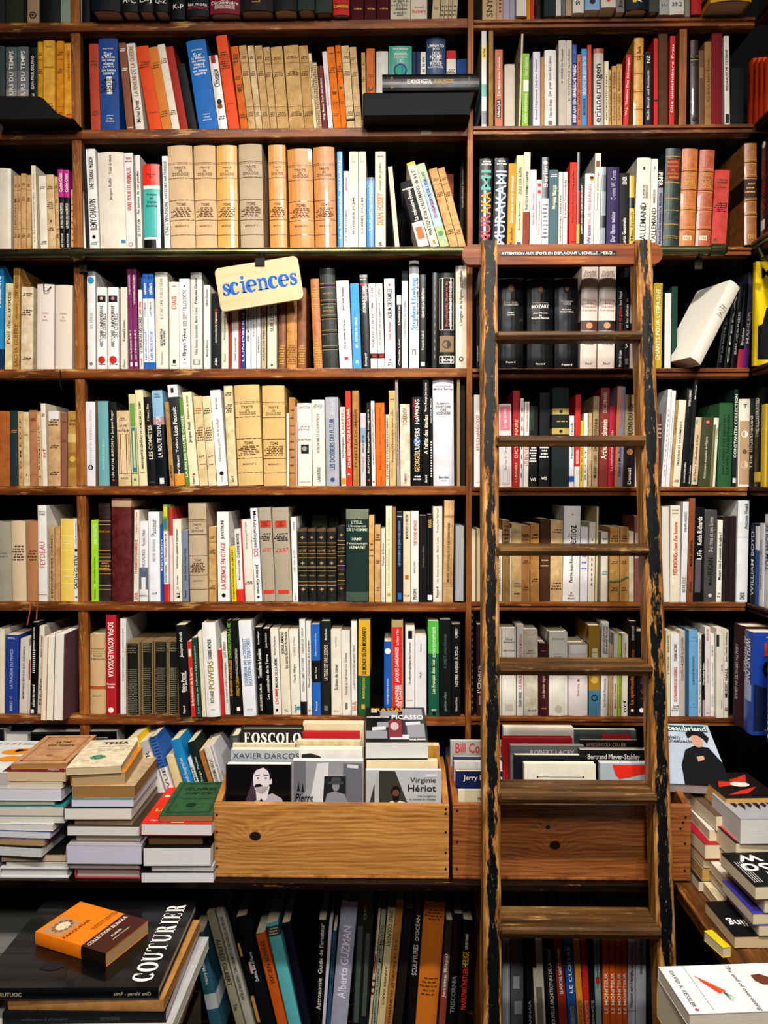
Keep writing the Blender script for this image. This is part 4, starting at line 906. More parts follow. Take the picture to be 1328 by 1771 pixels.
row('books on the fourth shelf', 400, 430, 3.018, 625, DS, ZL[3], '''
-8 0 210 0 pp c02a30 | red narrow spine under the sign |
2 37 210 0 pp dcd6cc | white spine under the sign |u.6,.9,e,.25:Simul succursale
39 49 210 0 pp c4283a | red narrow spine |
51 73 210 0 pp 23408a | blue striped narrow spine |u.3,.9,w,.4:LUNDBERG
76 101 210 0 pp dcd9d4 | white spine with tiny black print |u.2,.65,k,.45:REBELS MAYFLOWER MARRIAGE
104 130 200 0 pp d9d8d6 | *white spine with small grey print below the sign's middle@the white spine below the sign |u.2,.6,e,.4:Recueil Historique
132 152 200 0 pp e0ddd8 | white narrow spine |u.6,.8,k,.4:Judith Park
157 181 200 0 pp b7a58a | tan-grey narrow spine |u.3,.9,n,.35:ATLAS DE PREHISTOIRE
188 236 190 0 pp d9ceb6 | cream spine with large black capitals |u.1,.55,k,.3:SUR LES TRACES;o.95,k,.12
246 284 205 0 hl 6e4426 | brown leather volume with gilt foot |=.7,.95,g,8
288 343 195 0 hl a4712f | *golden tan leather volume with gilt foot below the sign corner@the golden tan leather volume |=.7,.95,7a4c1c,9
346 390 205 0 hl 72431f | brown leather volume with gilt foot |=.7,.95,g,8
432 476 158 -20 hl 9a6234 | light brown leather spine with gilt ornament |=.1,.24,g,5;=.28,.34,g,3;=.7,.97,g,10
480 560 103 -22 hl 1e2a22 | *thick black-green leather volume with gold bands@the black-green leather volume |R.17;R.335;R.485;R.635;R.79;h.25,g,.6:DELORMAIN;h.39,g,.6:LA PLANTE;h.425,g,.6:BOTANIQUE
566 632 168 -20 pp e0dcda | white spine with thin black names |u.08,.34,k,.22:Jean Claude Ameisen;u.44,.77,k,.22:Sur les épaules de Darwin;q.865,.9,c8302c,.4,.7;h.945,e,.3:L L L
636 680 182 -16 pp 4b9ade | sky blue spine with white capitals |u.4,.76,w,.42,.01:2001, ODYSSÉE DE L'ESPACE;h.92,w,.25,.02:n
684 725 137 -16 pg 131417 | *black spine with white stencil capitals and red band@the black stencil-lettered spine |b.0,.03,8a8a8a;h.05,w,.7:MICHEL;b.09,.11,c0302a;u.12,.41,w,.5,.015:LES ORIGINES DE L'HOMME;u.1,.28,w,.3,0,.3:un autre regard;u.83,.97,w,.3:Domaquair
728 764 183 -13 pp dfdcd6 | white spine with black-red tab, left one |u.22,.75,e,.3:POURQUOI LA TARTINE TOMBE;u.05,.15,e,.3:H. IONI;q.82,.875,141414,.0,1;q.83,.865,c02828,.3,.9
766 800 183 -12 pp dfdcd6 | white spine with black-red tab, right one |u.22,.72,e,.3:CE QU'EINSTEIN N'A JAMAIS DIT;u.05,.15,e,.3:R. WOLKE;q.82,.875,141414,.0,1;q.83,.865,c02828,.3,.9
803 858 157 -6 pp e0d8da | *pinkish white spine with black capitals and red name@the pinkish white spine |o.07,r,.1;u.11,.44,k,.34,.01:ALBUM DE FAMILLE;u.48,.68,r,.3:Guido Barbujani;o.9,r,.1;h.93,k,.4:Albin;h.955,k,.45:Michel
865 888 243 -2 pg 1a1c1e | low black spine with white script |b.0,.13,dcd9d2;u.15,.4,w,.4:L'homme nu;u.6,.95,w,.3:Claude Lévi
890 921 117 0 pp dcdad6 | white spine with black top |b.0,.1,141618;u.3,.68,e,.3:Covid l'histoire des possibles
928 980 60 0 hf e0e0de | *tall white film-wrapped spine with large blue lettering@the blue-lettered white spine |b.0,.06,77797a;u.165,.64,2a86c4,.5,.02:Stephen Hawking;u.165,.64,k,.25,0,.36:L'Univers dans une coquille de noix;q.82,.87,e,.3,.7;q.83,.87,e0e0de,.38,.62;h.9,e,.5:ODILE JACOB
983 1016 135 0 pg 121316 | black spine with white italics |u.15,.46,w,.4,.01:GÉNIE DE LA CRÉATION;u.6,.8,w,.35:François Aubral;q.93,.97,w,.2,.8
1046 1074 125 4 pg 18191b | black glossy narrow spine with worn edge |u.1,.9,e,.2:..........
1078 1170 127 0 hf 0e0f11 off=-.008 | *wide black glossy encyclopedia with white frames by the post@the black framed encyclopedia |q.05,.6,cfc8bc,.08,.9;q.056,.594,0e0f11,.1,.88;u.09,.56,d86a5a,.14:Encyclopédie illustrée de;u.09,.56,f0e8e0,.18,.01,.2:L'HOMME PRÉHISTORIQUE;q.66,.83,8a7458,.1,.9;o.75,4a3c30,.25;q.87,.95,cfc8bc,.08,.92;q.877,.943,0e0f11,.11,.89;h.91,w,.62,.015:GRÜND
1171 1228 90 0 hf ddd2be off=-.006 | cream film-wrapped spine with torn top |b.0,.03,9a948a;u.05,.58,k,.3:L'origine de la lignée germinale;o.91,k,.22;o.91,ddd2be,.14
''')
row('books on the fourth shelf behind the ladder', 810, 430, 2.564, 530, DS, ZR[3], '''
36 47 200 0 pp 15191c | narrow black spine beside the post |u.7,.9,w,.3:JACQUES
49 60 95 0 pp 171b1e | *narrow black spine with white upper half beside the post@the half-white narrow spine |b.0,.47,d8d4ce
130 245 130 0 hf 0d1014 | wide black volume with white-bearded portrait |o.12,b08a68,.13;o.105,cfc8bc,.1;h.27,w,.45:Piotr Illich;h.295,w,.5:TCHAIKOVSKI;h.38,w,.2:André;h.405,w,.25:Lischka;h.93,w,.32,.01:Fayard
262 376 133 0 hf 0d1014 | *wide black glossy volume with a brown-haired portrait, middle of three@the middle black glossy volume |o.13,7a5236,.13;o.12,c08a68,.09;h.27,w,.55:Wolfgang Amadeus;h.31,w,.6:MOZART;h.385,w,.5:Jean Massin;h.41,w,.1:et;h.44,w,.6:Brigitte Massin;h.95,w,.32,.01:Fayard
385 488 130 0 hf 0d1014 | wide black volume with dark bearded portrait |o.13,2a2420,.15;o.12,b08a70,.09;h.26,w,.45:Giuseppe;h.285,w,.3:VERDI;h.35,w,.35:Mary-Jane;h.375,w,.5:Phillips-Matz;h.96,w,.4,.02:Fayard
496 568 78 9 hf cfc2b6 | *tall pinkish-cream glossy volume, left twin behind the first rung@the left pinkish-cream twin |h.06,n,.6:CLAUDE;h.09,n,.7:DUNETON;h.33,a8604a,.75:Histoire;h.36,a8604a,.3:de la;h.395,a8604a,.7:chanson;h.43,a8604a,.8:française;b.53,.63,5a3a2c;o.58,c08a68,.2;=.75,.77,e,1;h.95,n,.35:Seuil
573 648 78 10 hf cfc2b6 | tall pinkish-cream glossy volume, right twin |h.06,n,.6:CLAUDE;h.09,n,.7:DUNETON;h.33,a8604a,.75:Histoire;h.36,a8604a,.3:de la;h.395,a8604a,.7:chanson;h.43,a8604a,.8:française;b.53,.63,3a3430;o.58,c08a68,.2;=.75,.77,e,1;h.95,n,.35:Seuil
655 686 130 6 pp 14181c | black spine with red and white title |u.32,.62,d0404a,.4:monie et grâce;u.15,.3,w,.35:Ivan Nagel;u.8,.98,w,.35:Mozart de Luxe
689 712 85 5 pp 15181b | black spine with white print |u.3,.6,w,.4:et les délices de;u.65,.8,w,.4:Willia;q.9,.96,e,.2,.8
716 742 85 5 pp d6c4ba | pale pink spine |b.55,.7,1a1c1e
795 815 88 4 pp cbb3a8 | pale pink narrow spine right of the ladder |
817 856 153 6 pp b39a1c | *olive yellow spine with white capitals right of the ladder@the olive yellow spine |u.07,.91,f0e8c0,.4:CHANTS POUR L'ESPAGNE
866 898 195 4 ppF 204038 pg=d6d0c8 | white page block with green cover |
900 926 168 3 hc 1e4638 off=.02 | dim dark green volume |
''')
row('books on the fifth shelf, left bay', 0, 640, 3.162, 632, DS, ZL[4], '''
-40 52 225 0 ho a5602a | *orange-brown leather volume at the left edge, fifth shelf@the orange-brown leather volume |
55 100 222 0 hc 243d3e | dark teal cloth spine |=.25,.3,g,2
103 128 226 -11 po c9a372 | tan old paperback |u.1,.9,n,.3:C O M E D I E
130 164 230 -7 po d8c6a0 | cream old paperback |=.3,.32,n,1;o.85,n,.12
166 208 220 -8 po b07c58 | brown-pink paperback |=.1,.14,n,2;h.28,k,.6:Le Bossu;b.14,.145,r;b.85,.855,r
210 231 228 -6 po cbb186 | narrow torn cream spine |u.2,.9,n,.4:J. ROMAINS
233 259 183 -15 pp ddd4c2 | *white spine with small red emblem, left bay@the white spine with red emblem |u.55,.65,r,.6:nrf;=.12,.16,k,2
264 330 225 -2 po c9a67c | tan volume with white paper on top |q.0,.13,d8d4d0,.02,.9;@old
331 366 237 0 pp 8a5a44 | brown plain spine |=.1,.14,n,1;=.35,.4,n,2
369 424 225 0 ho b48f48 | mottled yellow-tan volume |b.3,.42,cdb070;b.55,.75,96702e;o.64,c9a850,.3;=.1,.2,n,2
''')
row('books on the fifth shelf', 0, 640, 3.162, 632, DS, ZL[4], '''
471 522 173 -2 pp d8d6da | *lilac-white spine with black rosette beside the left post@the spine with the rosette |u.1,.8,b8aeb4,.2:Histoire naturelle;o.78,k,.28;o.78,d8d6da,.12
526 537 168 -4 pp 6a4a30 | narrow brown spine |
539 597 170 -4 hc 6fa4a6 | light teal cloth volume |u.45,.8,d8e4e0,.12:Isabelle Stengers
600 644 175 -12 pp 131416 | black spine with cream script |u.1,.9,e8dcc0,.28:UN AUTRE BUFFON Par Jacques Roger;o.93,c04a40,.15
647 716 223 -14 po dac29a | *tan spine with a ruled frame and black title@the framed tan spine |h.1,k,.3:RENE;h.125,k,.6:VALLERY-RADOT;h.2,k,.55:LA VIE;h.23,k,.12:de;h.265,k,.85,.02:PASTEUR;q.31,.84,n,.1,.9;q.314,.836,dac29a,.13,.87;h.9,k,.5:PARIS
722 758 133 -22 pp c9c696 | patterned spine in green, cream and blue |q.1,.35,6f9a4a,.1,.9;q.36,.85,3f7a78,.2,.9;q.4,.8,c9c696,.4,.7;b.86,.87,5a7a3a;o.93,5a7a3a,.2
762 806 110 -26 pp ddd0aa | cream spine with long green-black capitals |u.12,.82,3a4a34,.3,.01:BIBLIOGRAPHIE GÉNÉRALE DE LA MESURE DU TEMPS;h.86,k,.6:TARDY
809 855 148 -26 pp 14161a | black spine with bold cream capitals |u.32,.7,e8dcc0,.45,.015:LES COMÈTES;u.08,.27,e8dcc0,.25:P. Véron J. Ribes;h.96,e,.6:hachette
858 916 113 -30 pg 1a2430 | *spine with pale blue sky top and dark navy foot@the sky-topped spine |b.0,.28,8fb4cc;b.28,.36,b08a90;h.04,k,.4,.01:BILL;h.07,k,.5,.01:GATES;u.27,.7,w,.32:LA ROUTE DU FUTUR;q.92,.98,w,.3,.7
930 954 175 -28 po b08a56 | tan narrow spine |u.75,.9,k,.4:BORDAS
958 1012 83 -42 pg 39393c off=-.004 | dark photo spine with white top and white name |b.0,.12,dcdad8;q.03,.08,3a3020,.3,.6;b.88,1,d8923a;u.22,.5,w,.35,.02:Léon Foucault;u.52,.9,w,.2:William Tobin
1015 1036 155 -38 pp 5f8a38 | green narrow leaning spine |u.2,.9,w,.5:LA FIN DE TOUTE CHOSE
1038 1088 122 -46 pp e0d4b4 | *cream spine with script title leaning left, fifth shelf@the cream script-titled spine |u.04,.28,6a5a40,.3:Histoires du temps;u.32,.54,k,.34,.01:Jacques Attali;q.87,.89,c0301c,.4,.7;u.9,.98,k,.3:Fayard
1091 1138 145 -36 po dcc79a | cream tan spine with nrf monogram, left twin |=.12,.2,r,3;=.34,.5,n,6;h.67,k,.55,.01:nrf;=.75,.77,n,1
1141 1185 145 -34 po ddcfa8 | cream spine with nrf monogram, right twin |=.12,.2,k,3;=.34,.5,n,6;h.67,k,.55,.01:nrf;=.75,.77,n,1
1189 1246 112 -44 pp e3e0db | white spine with grey handwriting title |u.29,.74,a09a92,.28:Nouveau guide du bricolage;u.08,.2,e,.2:Michel Galen;o.87,k,.2;u.9,.96,k,.2:Robert Laffont
1250 1298 88 -28 po dccfa6 | cream spine with fine print |=.06,.1,n,2;=.18,.27,n,5;u.9,.96,n,.3:nrf
''')
row('books on the fifth shelf', 400, 640, 3.018, 605, DS, ZL[4], '''
36 165 80 -24 hp d1b27a off=-.006 | *wide tan zoology volume on the fifth shelf, left twin@the left zoology twin |@zoo
170 286 82 -12 hp d0ae74 off=-.006 | wide tan zoology volume |@zoo
289 301 225 0 pp dcd8d0 | narrow white spine |
303 334 143 -4 po b8894e | worn brown-tan spine |=.1,.9,n,9
335 345 190 -2 pp c99a9a | narrow pink spine |
347 421 173 -4 hp e0d9cc | *cream volume with a small black portrait square@the portrait-square volume |h.05,e,.75:LAROUSSE;=.27,.33,e,3;h.44,k,.85,.01:INVENTEURS;q.5,.61,1a1a1c,.25,.8;o.55,9a9088,.17;h.95,b88,.7:LAROUSSE
425 491 155 -7 hp ddd8ca | cream spine with tall thin capitals |=.05,.1,e,3;u.16,.62,8a867a,.22:ASTRONOMIE ET ASTROPHYSIQUE;u.78,.95,k,.2:LAROUSSE
495 563 142 -6 hp a6a7ad | *grey-blue spine with bold blue capitals@the grey-blue spine |u.24,.82,274a80,.32,.02:LES DOSSIERS DU FUTUR;u.02,.2,d8d8dc,.25:Daniel Garric;o.93,274a80,.17
574 600 193 -8 pp e0dcd2 | white spine with orange square foot |u.02,.34,a8743a,.6:CARRIÈRES/;u.38,.65,k,.55:techniques;q.9,.98,e08a28,.1,.95
604 631 110 -10 pp cf341e | red spine with white capitals and white edges |u.18,.81,w,.6,.015:ATLAS GÉOPOLITIQUE & CULTUREL;h.88,w,.5,.03:R
634 668 108 -4 ho b0844a | brown-tan board volume |u.2,.8,n,.3:PONTI DI DOMANI
675 703 225 0 pp c0bcc4 | *low lilac-grey spine left of a black spine, fifth shelf@the low lilac-grey spine |b.2,.4,8aa0b8;u.3,.55,k,.35:CARNETS DE NEW YORK;u.6,.8,b07078,.3:Paolo Cognetti
706 731 172 -4 pp 141517 | black spine with cream script |u.08,.85,e8dcc0,.35:BUFFON Biographie imaginaire;o.93,c04a30,.2
734 753 162 -9 pp dfdad2 | white narrow spine |u.1,.75,k,.4:J.M. MORETTI ET O. DINECHIN LE DÉFI GÉNÉTIQUE;o.95,e,.3
757 804 172 -6 pp ea6a12 | *bright orange spine among white ones, fifth shelf@the bright orange spine |u.05,.8,8a3a08,.2:Histoire Culture Aufklärung;u.88,.98,8a3a08,.2:Larousse
806 822 232 0 pp d6c8b0 | narrow cream spine with dark capitals |u.05,.9,k,.5:LE LIVRE DES PREMIERS HOMMES
826 860 108 -6 po d0b27a | tan spine |=.08,.1,n,1;u.2,.75,n,.25:Revue d'histoire naturelle
864 880 45 -10 pp a0948a | tall narrow grey-brown spine |u.3,.8,k,.4:lettres de la philosophie d'hier
883 935 177 -4 po d9cfbc | cream spine with thin brown capitals |u.05,.26,8a7a64,.35:TCHEKHOV;u.85,.97,e,.2:FLAMMARION
943 996 140 0 pg 15171e | *dark spine with cartoon blue oval and white capitals@the cartoon spine |u.03,.3,w,.35,.02:HAWKING;u.03,.25,c04050,.2,0,-.3:LUCY & STEPHEN;o.5,3a6ab0,.36;u.35,.62,w,.4,.02:L'UNIVERS;u.63,.84,e8c890,.4,.02:GEORGES;=.88,.94,w,2
998 1033 50 0 pg 121316 | tall black spine with cream bold title |u.33,.7,e8dfc0,.5,.02:A l'affût des étoiles;u.03,.15,w,.4:Jean Lacroux;u.16,.3,w,.4:Pierre Bourge;u.9,.97,w,.3:dunod
1036 1052 140 0 pg 141416 | narrow black spine |u.02,.3,w,.4:Jean-Paul Maury;u.5,.9,w,.4:..............
1055 1164 42 -7 hf d2d0d6 | *wide tall lilac-white volume beside the post, fifth shelf@the wide lilac-white volume |h.075,k,.65:sous la direction de;h.1,k,.85:Michel Serres;h.235,k,.55:ÉLÉMENTS;h.265,k,.65:D'HISTOIRE;h.295,k,.25:DES;h.325,k,.6:SCIENCES;h.92,1a3a60,.42,.02:Bordas;h.95,k,.25:Cultures
1178 1192 30 0 pp b0976a | narrow tan board spine |
1195 1220 30 0 pp 26211c off=.02 | dim dark board by the post |
''')
row('books on the fifth shelf behind the ladder', 810, 640, 2.564, 517, DS, ZR[4], '''
25 57 110 0 pp e0dbd4 | *white spine with red capitals between post and ladder@the white spine by the post |u.22,.6,b0524a,.35:LES CHANSONS!;h.95,r,.5:SEGHERS
122 135 117 0 pp b0202a | narrow red spine |
137 192 150 -2 hp dcd5d2 | white spine with pink label and grey frame |q.03,.32,d8808c,.1,.9;u.06,.29,w,.3,.01:La rage de vivre;q.36,.97,c8bcc0,.12,.88;q.366,.964,dcd5d2,.16,.84;u.5,.8,e,.2:Bernard Clavel
194 226 92 4 hp ad242a | *tall red cloth spine left of slim white spines, behind ladder@the tall red cloth spine |u.3,.7,e8c8a0,.35:DICTIONNAIRE;u.75,.95,e8c8a0,.25:L'UNIVERS
227 242 125 4 pp d9d5ce | narrow white spine |u.1,.9,e,.4:........
244 265 140 6 pp e0dcd4 | white spine with red title |u.02,.35,r,.35:Emmène-moi Danser;u.53,.75,r,.6,.01:LES BEATLES
267 305 160 4 pp 14191a | black spine with white monogram, left of the pair |q.0,.3,2a4034,.0,.5;=.5,.7,w,6;h.91,w,.6,.01:WS
312 356 100 6 pp 111517 | black spine with white monogram, right of the pair |=.5,.7,w,6;h.91,w,.5,.01:WS
370 445 78 4 hc 27332f | *charcoal hardback with two gold ornament bands@the charcoal hardback |b.21,.27,b09a58;b.41,.47,b09a58;o.24,27332f,.1;o.44,27332f,.1;=.33,.35,g,1
447 467 203 2 pg d8d8da | white and blue low spine |u.1,.6,k,.4:Nicolas le Floch;b.85,.93,2a5aa0
469 492 110 8 pp c22420 | *red spine with white foot just right of the charcoal hardback@the red spine with white foot |b.78,1,dcd8d2;u.6,.75,w,.4:RACCONTE OPERA
494 507 225 3 pp d9b92c | narrow yellow spine |u.4,.9,k,.5:Parfum de jazz
509 526 192 4 pp dad6cc | white narrow spine |u.3,.9,e,.4:RECITAL
528 544 190 5 po b8a27c | beige narrow spine |
546 573 117 8 po a18c6a | tan spine with black capitals |u.25,.6,k,.4:DON GIOVANNI;u.65,.9,k,.35:MOZART LOSEY
576 616 80 14 pp 7a2f28 | *brown-red spine with white bold name behind the ladder@the brown-red spine |u.32,.72,e8dcc4,.5,.02:Arthur Rubinstein;u.05,.25,c8a898,.35:ERIC LIPMANN
618 645 160 6 pp a3182e | crimson spine |u.3,.8,d8a8a8,.3:La recherche musicale
648 684 73 20 pp 8f8a9c | lilac-grey spine with orange stripe |q.0,1,c8793a,.0,.3;u.1,.4,d9702a,.3:Les chemins de soie;u.6,.9,k,.3:Gérard Moulier
688 735 110 8 pp b7a47e | beige spine with dark photo foot |u.1,.6,4a3a24,.4:LES VIOLONS DU ROI;b.52,1,2c1c16;o.62,c07a48,.3;u.8,.97,w,.25:Denoël
738 750 200 2 pp d8d2c8 | narrow white spine half behind the ladder |
''')
row('books on the fifth shelf right of the ladder', 1120, 640, 6.385, 1300, DS, ZR[4], '''
98 146 485 10 hl 55292a | *brown-maroon spine right of the ladder, fifth shelf@the brown-maroon spine |=.12,.35,c8b0a0,4
149 193 215 80 pp d9d8da | white leaning spine, first of two |u.2,.9,e,.15:..............
196 240 228 72 pp dbd9da | white leaning spine, second of two |u.2,.7,e,.15:Conservatoire
242 272 335 72 po b89b68 | tan leaning spine |u.1,.4,n,.4:THEATRES EN
275 355 333 80 pp ddd3bc | cream leaning spine with spaced capitals |u.25,.76,k,.25:TRAVAUX ET DOCUMENTS;=.92,.95,k,2
358 430 205 82 pp 11181c | *tall black leaning spine, fifth shelf right of ladder@the tall black leaning spine |u.02,.18,w,.3:RUPTURE LA ROMANCE;u.75,.96,w,.25:L'AVANT-SCÈNE OPÉRA
433 475 110 80 pp 12191d | tallest black leaning spine |u.05,.18,w,.3:Musique;u.8,.97,w,.3:Première Audition
480 547 525 46 pp c9b190 | beige spine with blue disc |b.97,1,3a2c20;o.91,3f7f90,.25;u.25,.88,k,.35:L'Opéra d'Offenbach à l'Etat;q.03,.1,6a9a98,.1,.4
555 688 525 44 pp 45452a | *olive spine with red round emblem, fifth shelf@the olive spine |o.07,c03a3a,.17;o.07,e8d0c8,.1;o.07,c03a3a,.08;u.28,.88,d8d8c0,.2:Dictionnaire amoureux de l'Opéra
690 744 530 44 pg d3cfc0 | white spine with olive picture edge |q.1,1,6a6a30,.0,.45;u.15,.3,k,.15,0,.25:S. STEIN
772 926 365 32 hc 2e5a36 | dark green cloth volume with black capitals |u.14,.85,1a3a22,.16,0,.15:LUDWIG VAN BEETHOVEN;u.14,.85,1a3a22,.13,0,-.15:DAS LEBEN DES MEISTERS
930 975 215 24 pp 16302a | narrow dark green spine with white capitals |u.05,.7,d8dcc8,.55,.015:CONSTANTIN COLLECTION;q.91,.96,c9ccc4,.1,.9
1000 1130 320 12 hp dbd3c4 | *cream volume with a brown map drawing, right end@the map-printed volume |q.25,.97,b09474,.08,.92;o.4,dbd3c4,.3;o.6,6a5438,.2;o.75,c9b898,.33;h.08,k,.3:T
1135 1165 330 12 pp ddd6c8 | white narrow spine with black capitals |u.4,.95,k,.5:VOYAGE AU CENTRE DE LA MUSIQUE
1168 1240 355 12 pg 4f8fb4 | blue spine with lilac stripes and maroon foot |q.15,.32,a0502a,.4,.9;q.32,.94,8f86b0,.2,.9;b.94,1,5a1030
''')
row('books on the sixth shelf, left bay', 0, 845, 3.162, 612, DS, ZL[5], '''
-40 63 180 -8 hf 9d9884 | *grey-green glossy volume at the left edge, sixth shelf@the grey-green glossy volume |=.38,.46,e,2
66 142 178 -8 hc d0ba9c | cream cloth volume with small centred print |=.3,.5,n,6
147 208 180 -2 hc b07c54 | brown-pink cloth volume |=.35,.5,n,4
211 259 92 -6 pp e2dfd8 off=-.004 | *tall white spine with red FEYDEAU lettering@the tall white red-lettered spine |u.38,.65,c86058,.5:FEYDEAU;h.065,k,.65:Henry;h.09,k,.6:Gidel;b.93,.934,n
271 299 212 -2 po c0a070 | torn tan spine |u.1,.95,k,.45:L'ÉPOQUE DES CERISES
301 329 208 -1 po c79c6c | tan spine |
331 403 167 -1 hp e2c562 | *yellow volume with raised rules, left bay@the yellow volume |b.2,.21,f0dc90;b.38,.39,f0dc90;b.615,.625,f0dc90;b.78,.79,f0dc90;h.27,f4e8b8,.5:MARCEL;h.3,f4e8b8,.5:ACHARD;h.7,f4e8b8,.6:PATRIMOINE
405 431 165 -4 pp e0ddd6 | white spine with black capitals beside the post |u.44,.85,k,.6,.015:SACHA GUITRY;o.38,k,.32;u.05,.3,e,.3:Pensées, Maximes et Anecdotes;o.95,e,.25
''')
row('books on the sixth shelf', 0, 845, 3.162, 612, DS, ZL[5], '''
500 538 173 -2 pp 9ccf28 | *lime green spine right of the left post@the lime green spine by the post |u.05,.3,d8f0a8,.4,.01:LES PASSEURS;u.45,.8,4a7a10,.25:Etude scientifique et humaine;o.8,e8f4c8,.12;u.85,.97,4a7a10,.2:Flammarion
541 606 80 -4 hl 331a12 | dark brown leather volume with labels |R.2;R.5;R.57;R.7;R.86;b.24,.34,4a2018;b.58,.7,4a2018;h.29,g,.9:FELIX LUC;=.6,.68,g,3
609 716 55 -2 hl 5c1112 off=-.012 D=17 | *thick worn red leather volume with torn top@the worn red leather volume |b.02,.08,b49a7a
730 758 118 4 pp dcd4c6 | white spine with orange-red capitals |u.32,.7,c8502a,.5,.01:THERMODYNAMIQUE;u.02,.25,c87a50,.35:Ampère et Poisson;u.9,.98,r,.5:SEUIL
762 808 180 0 pp e0dedd | white spine with dark skeleton picture foot |u.1,.3,8a8e98,.3:Ronan Allain;u.35,.62,8a8e98,.32:DINOSAURES;q.58,.85,5a6478,.0,1;q.7,.9,e0dedd,.2,.8;h.93,k,.8:PERRIN
815 876 128 -6 pp e3e3e6 | *clean white spine with a grey title near its top@the clean white spine |u.08,.27,e,.38:Pasteur;u.3,.55,b0b0b4,.2:MICHEL MORANGE;h.91,k,.4:nrf
879 895 195 -4 pp 1f58a8 | narrow blue spine |u.2,.6,w,.4:Einstein
898 925 88 -7 pg e0dedb off=-.012 | white spine with bright patterned top and red foot |b.0,.27,8aa83a;q.02,.12,c8c83a,.1,.9;q.14,.25,3a7a98,.1,.9;b.82,1,cf2a2a;u.3,.58,b05040,.4:Le fascinant nombre π;u.62,.8,k,.35,.01:Jean-Paul Delahaye
927 948 100 -4 pp d8c4c0 | white narrow spine with red edge |b.0,.3,c03a3a
951 996 168 -8 pp e2dccb | cream spine with black italics and P logo |u.12,.6,k,.3:Arithmétique appliquée et impertinente;u.68,.85,k,.25:J.L. Fournier;q.9,.955,k,.3,.75;h.93,w,.3,.03:P
998 1032 228 -4 pp 7d8494 | blue-grey spine |u.25,.7,2a3040,.3:Etude Sciences et Franc-Clarke;u.85,.95,2a3040,.25:Plural
1038 1136 80 -12 hp b9a68a off=-.012 | *wide grey-tan zoology volume on the sixth shelf@the grey-tan zoology volume |@zoo
1143 1183 210 -2 po c9a76e | torn tan spine |@tan
1192 1256 128 -7 pp e4e1dc | white spine with bold red capitals |u.34,.86,c22c24,.32,.02:LA SCIENCE EN OTAGE;u.09,.3,k,.28,.01:JEAN STAUNE;o.93,k,.17
''')
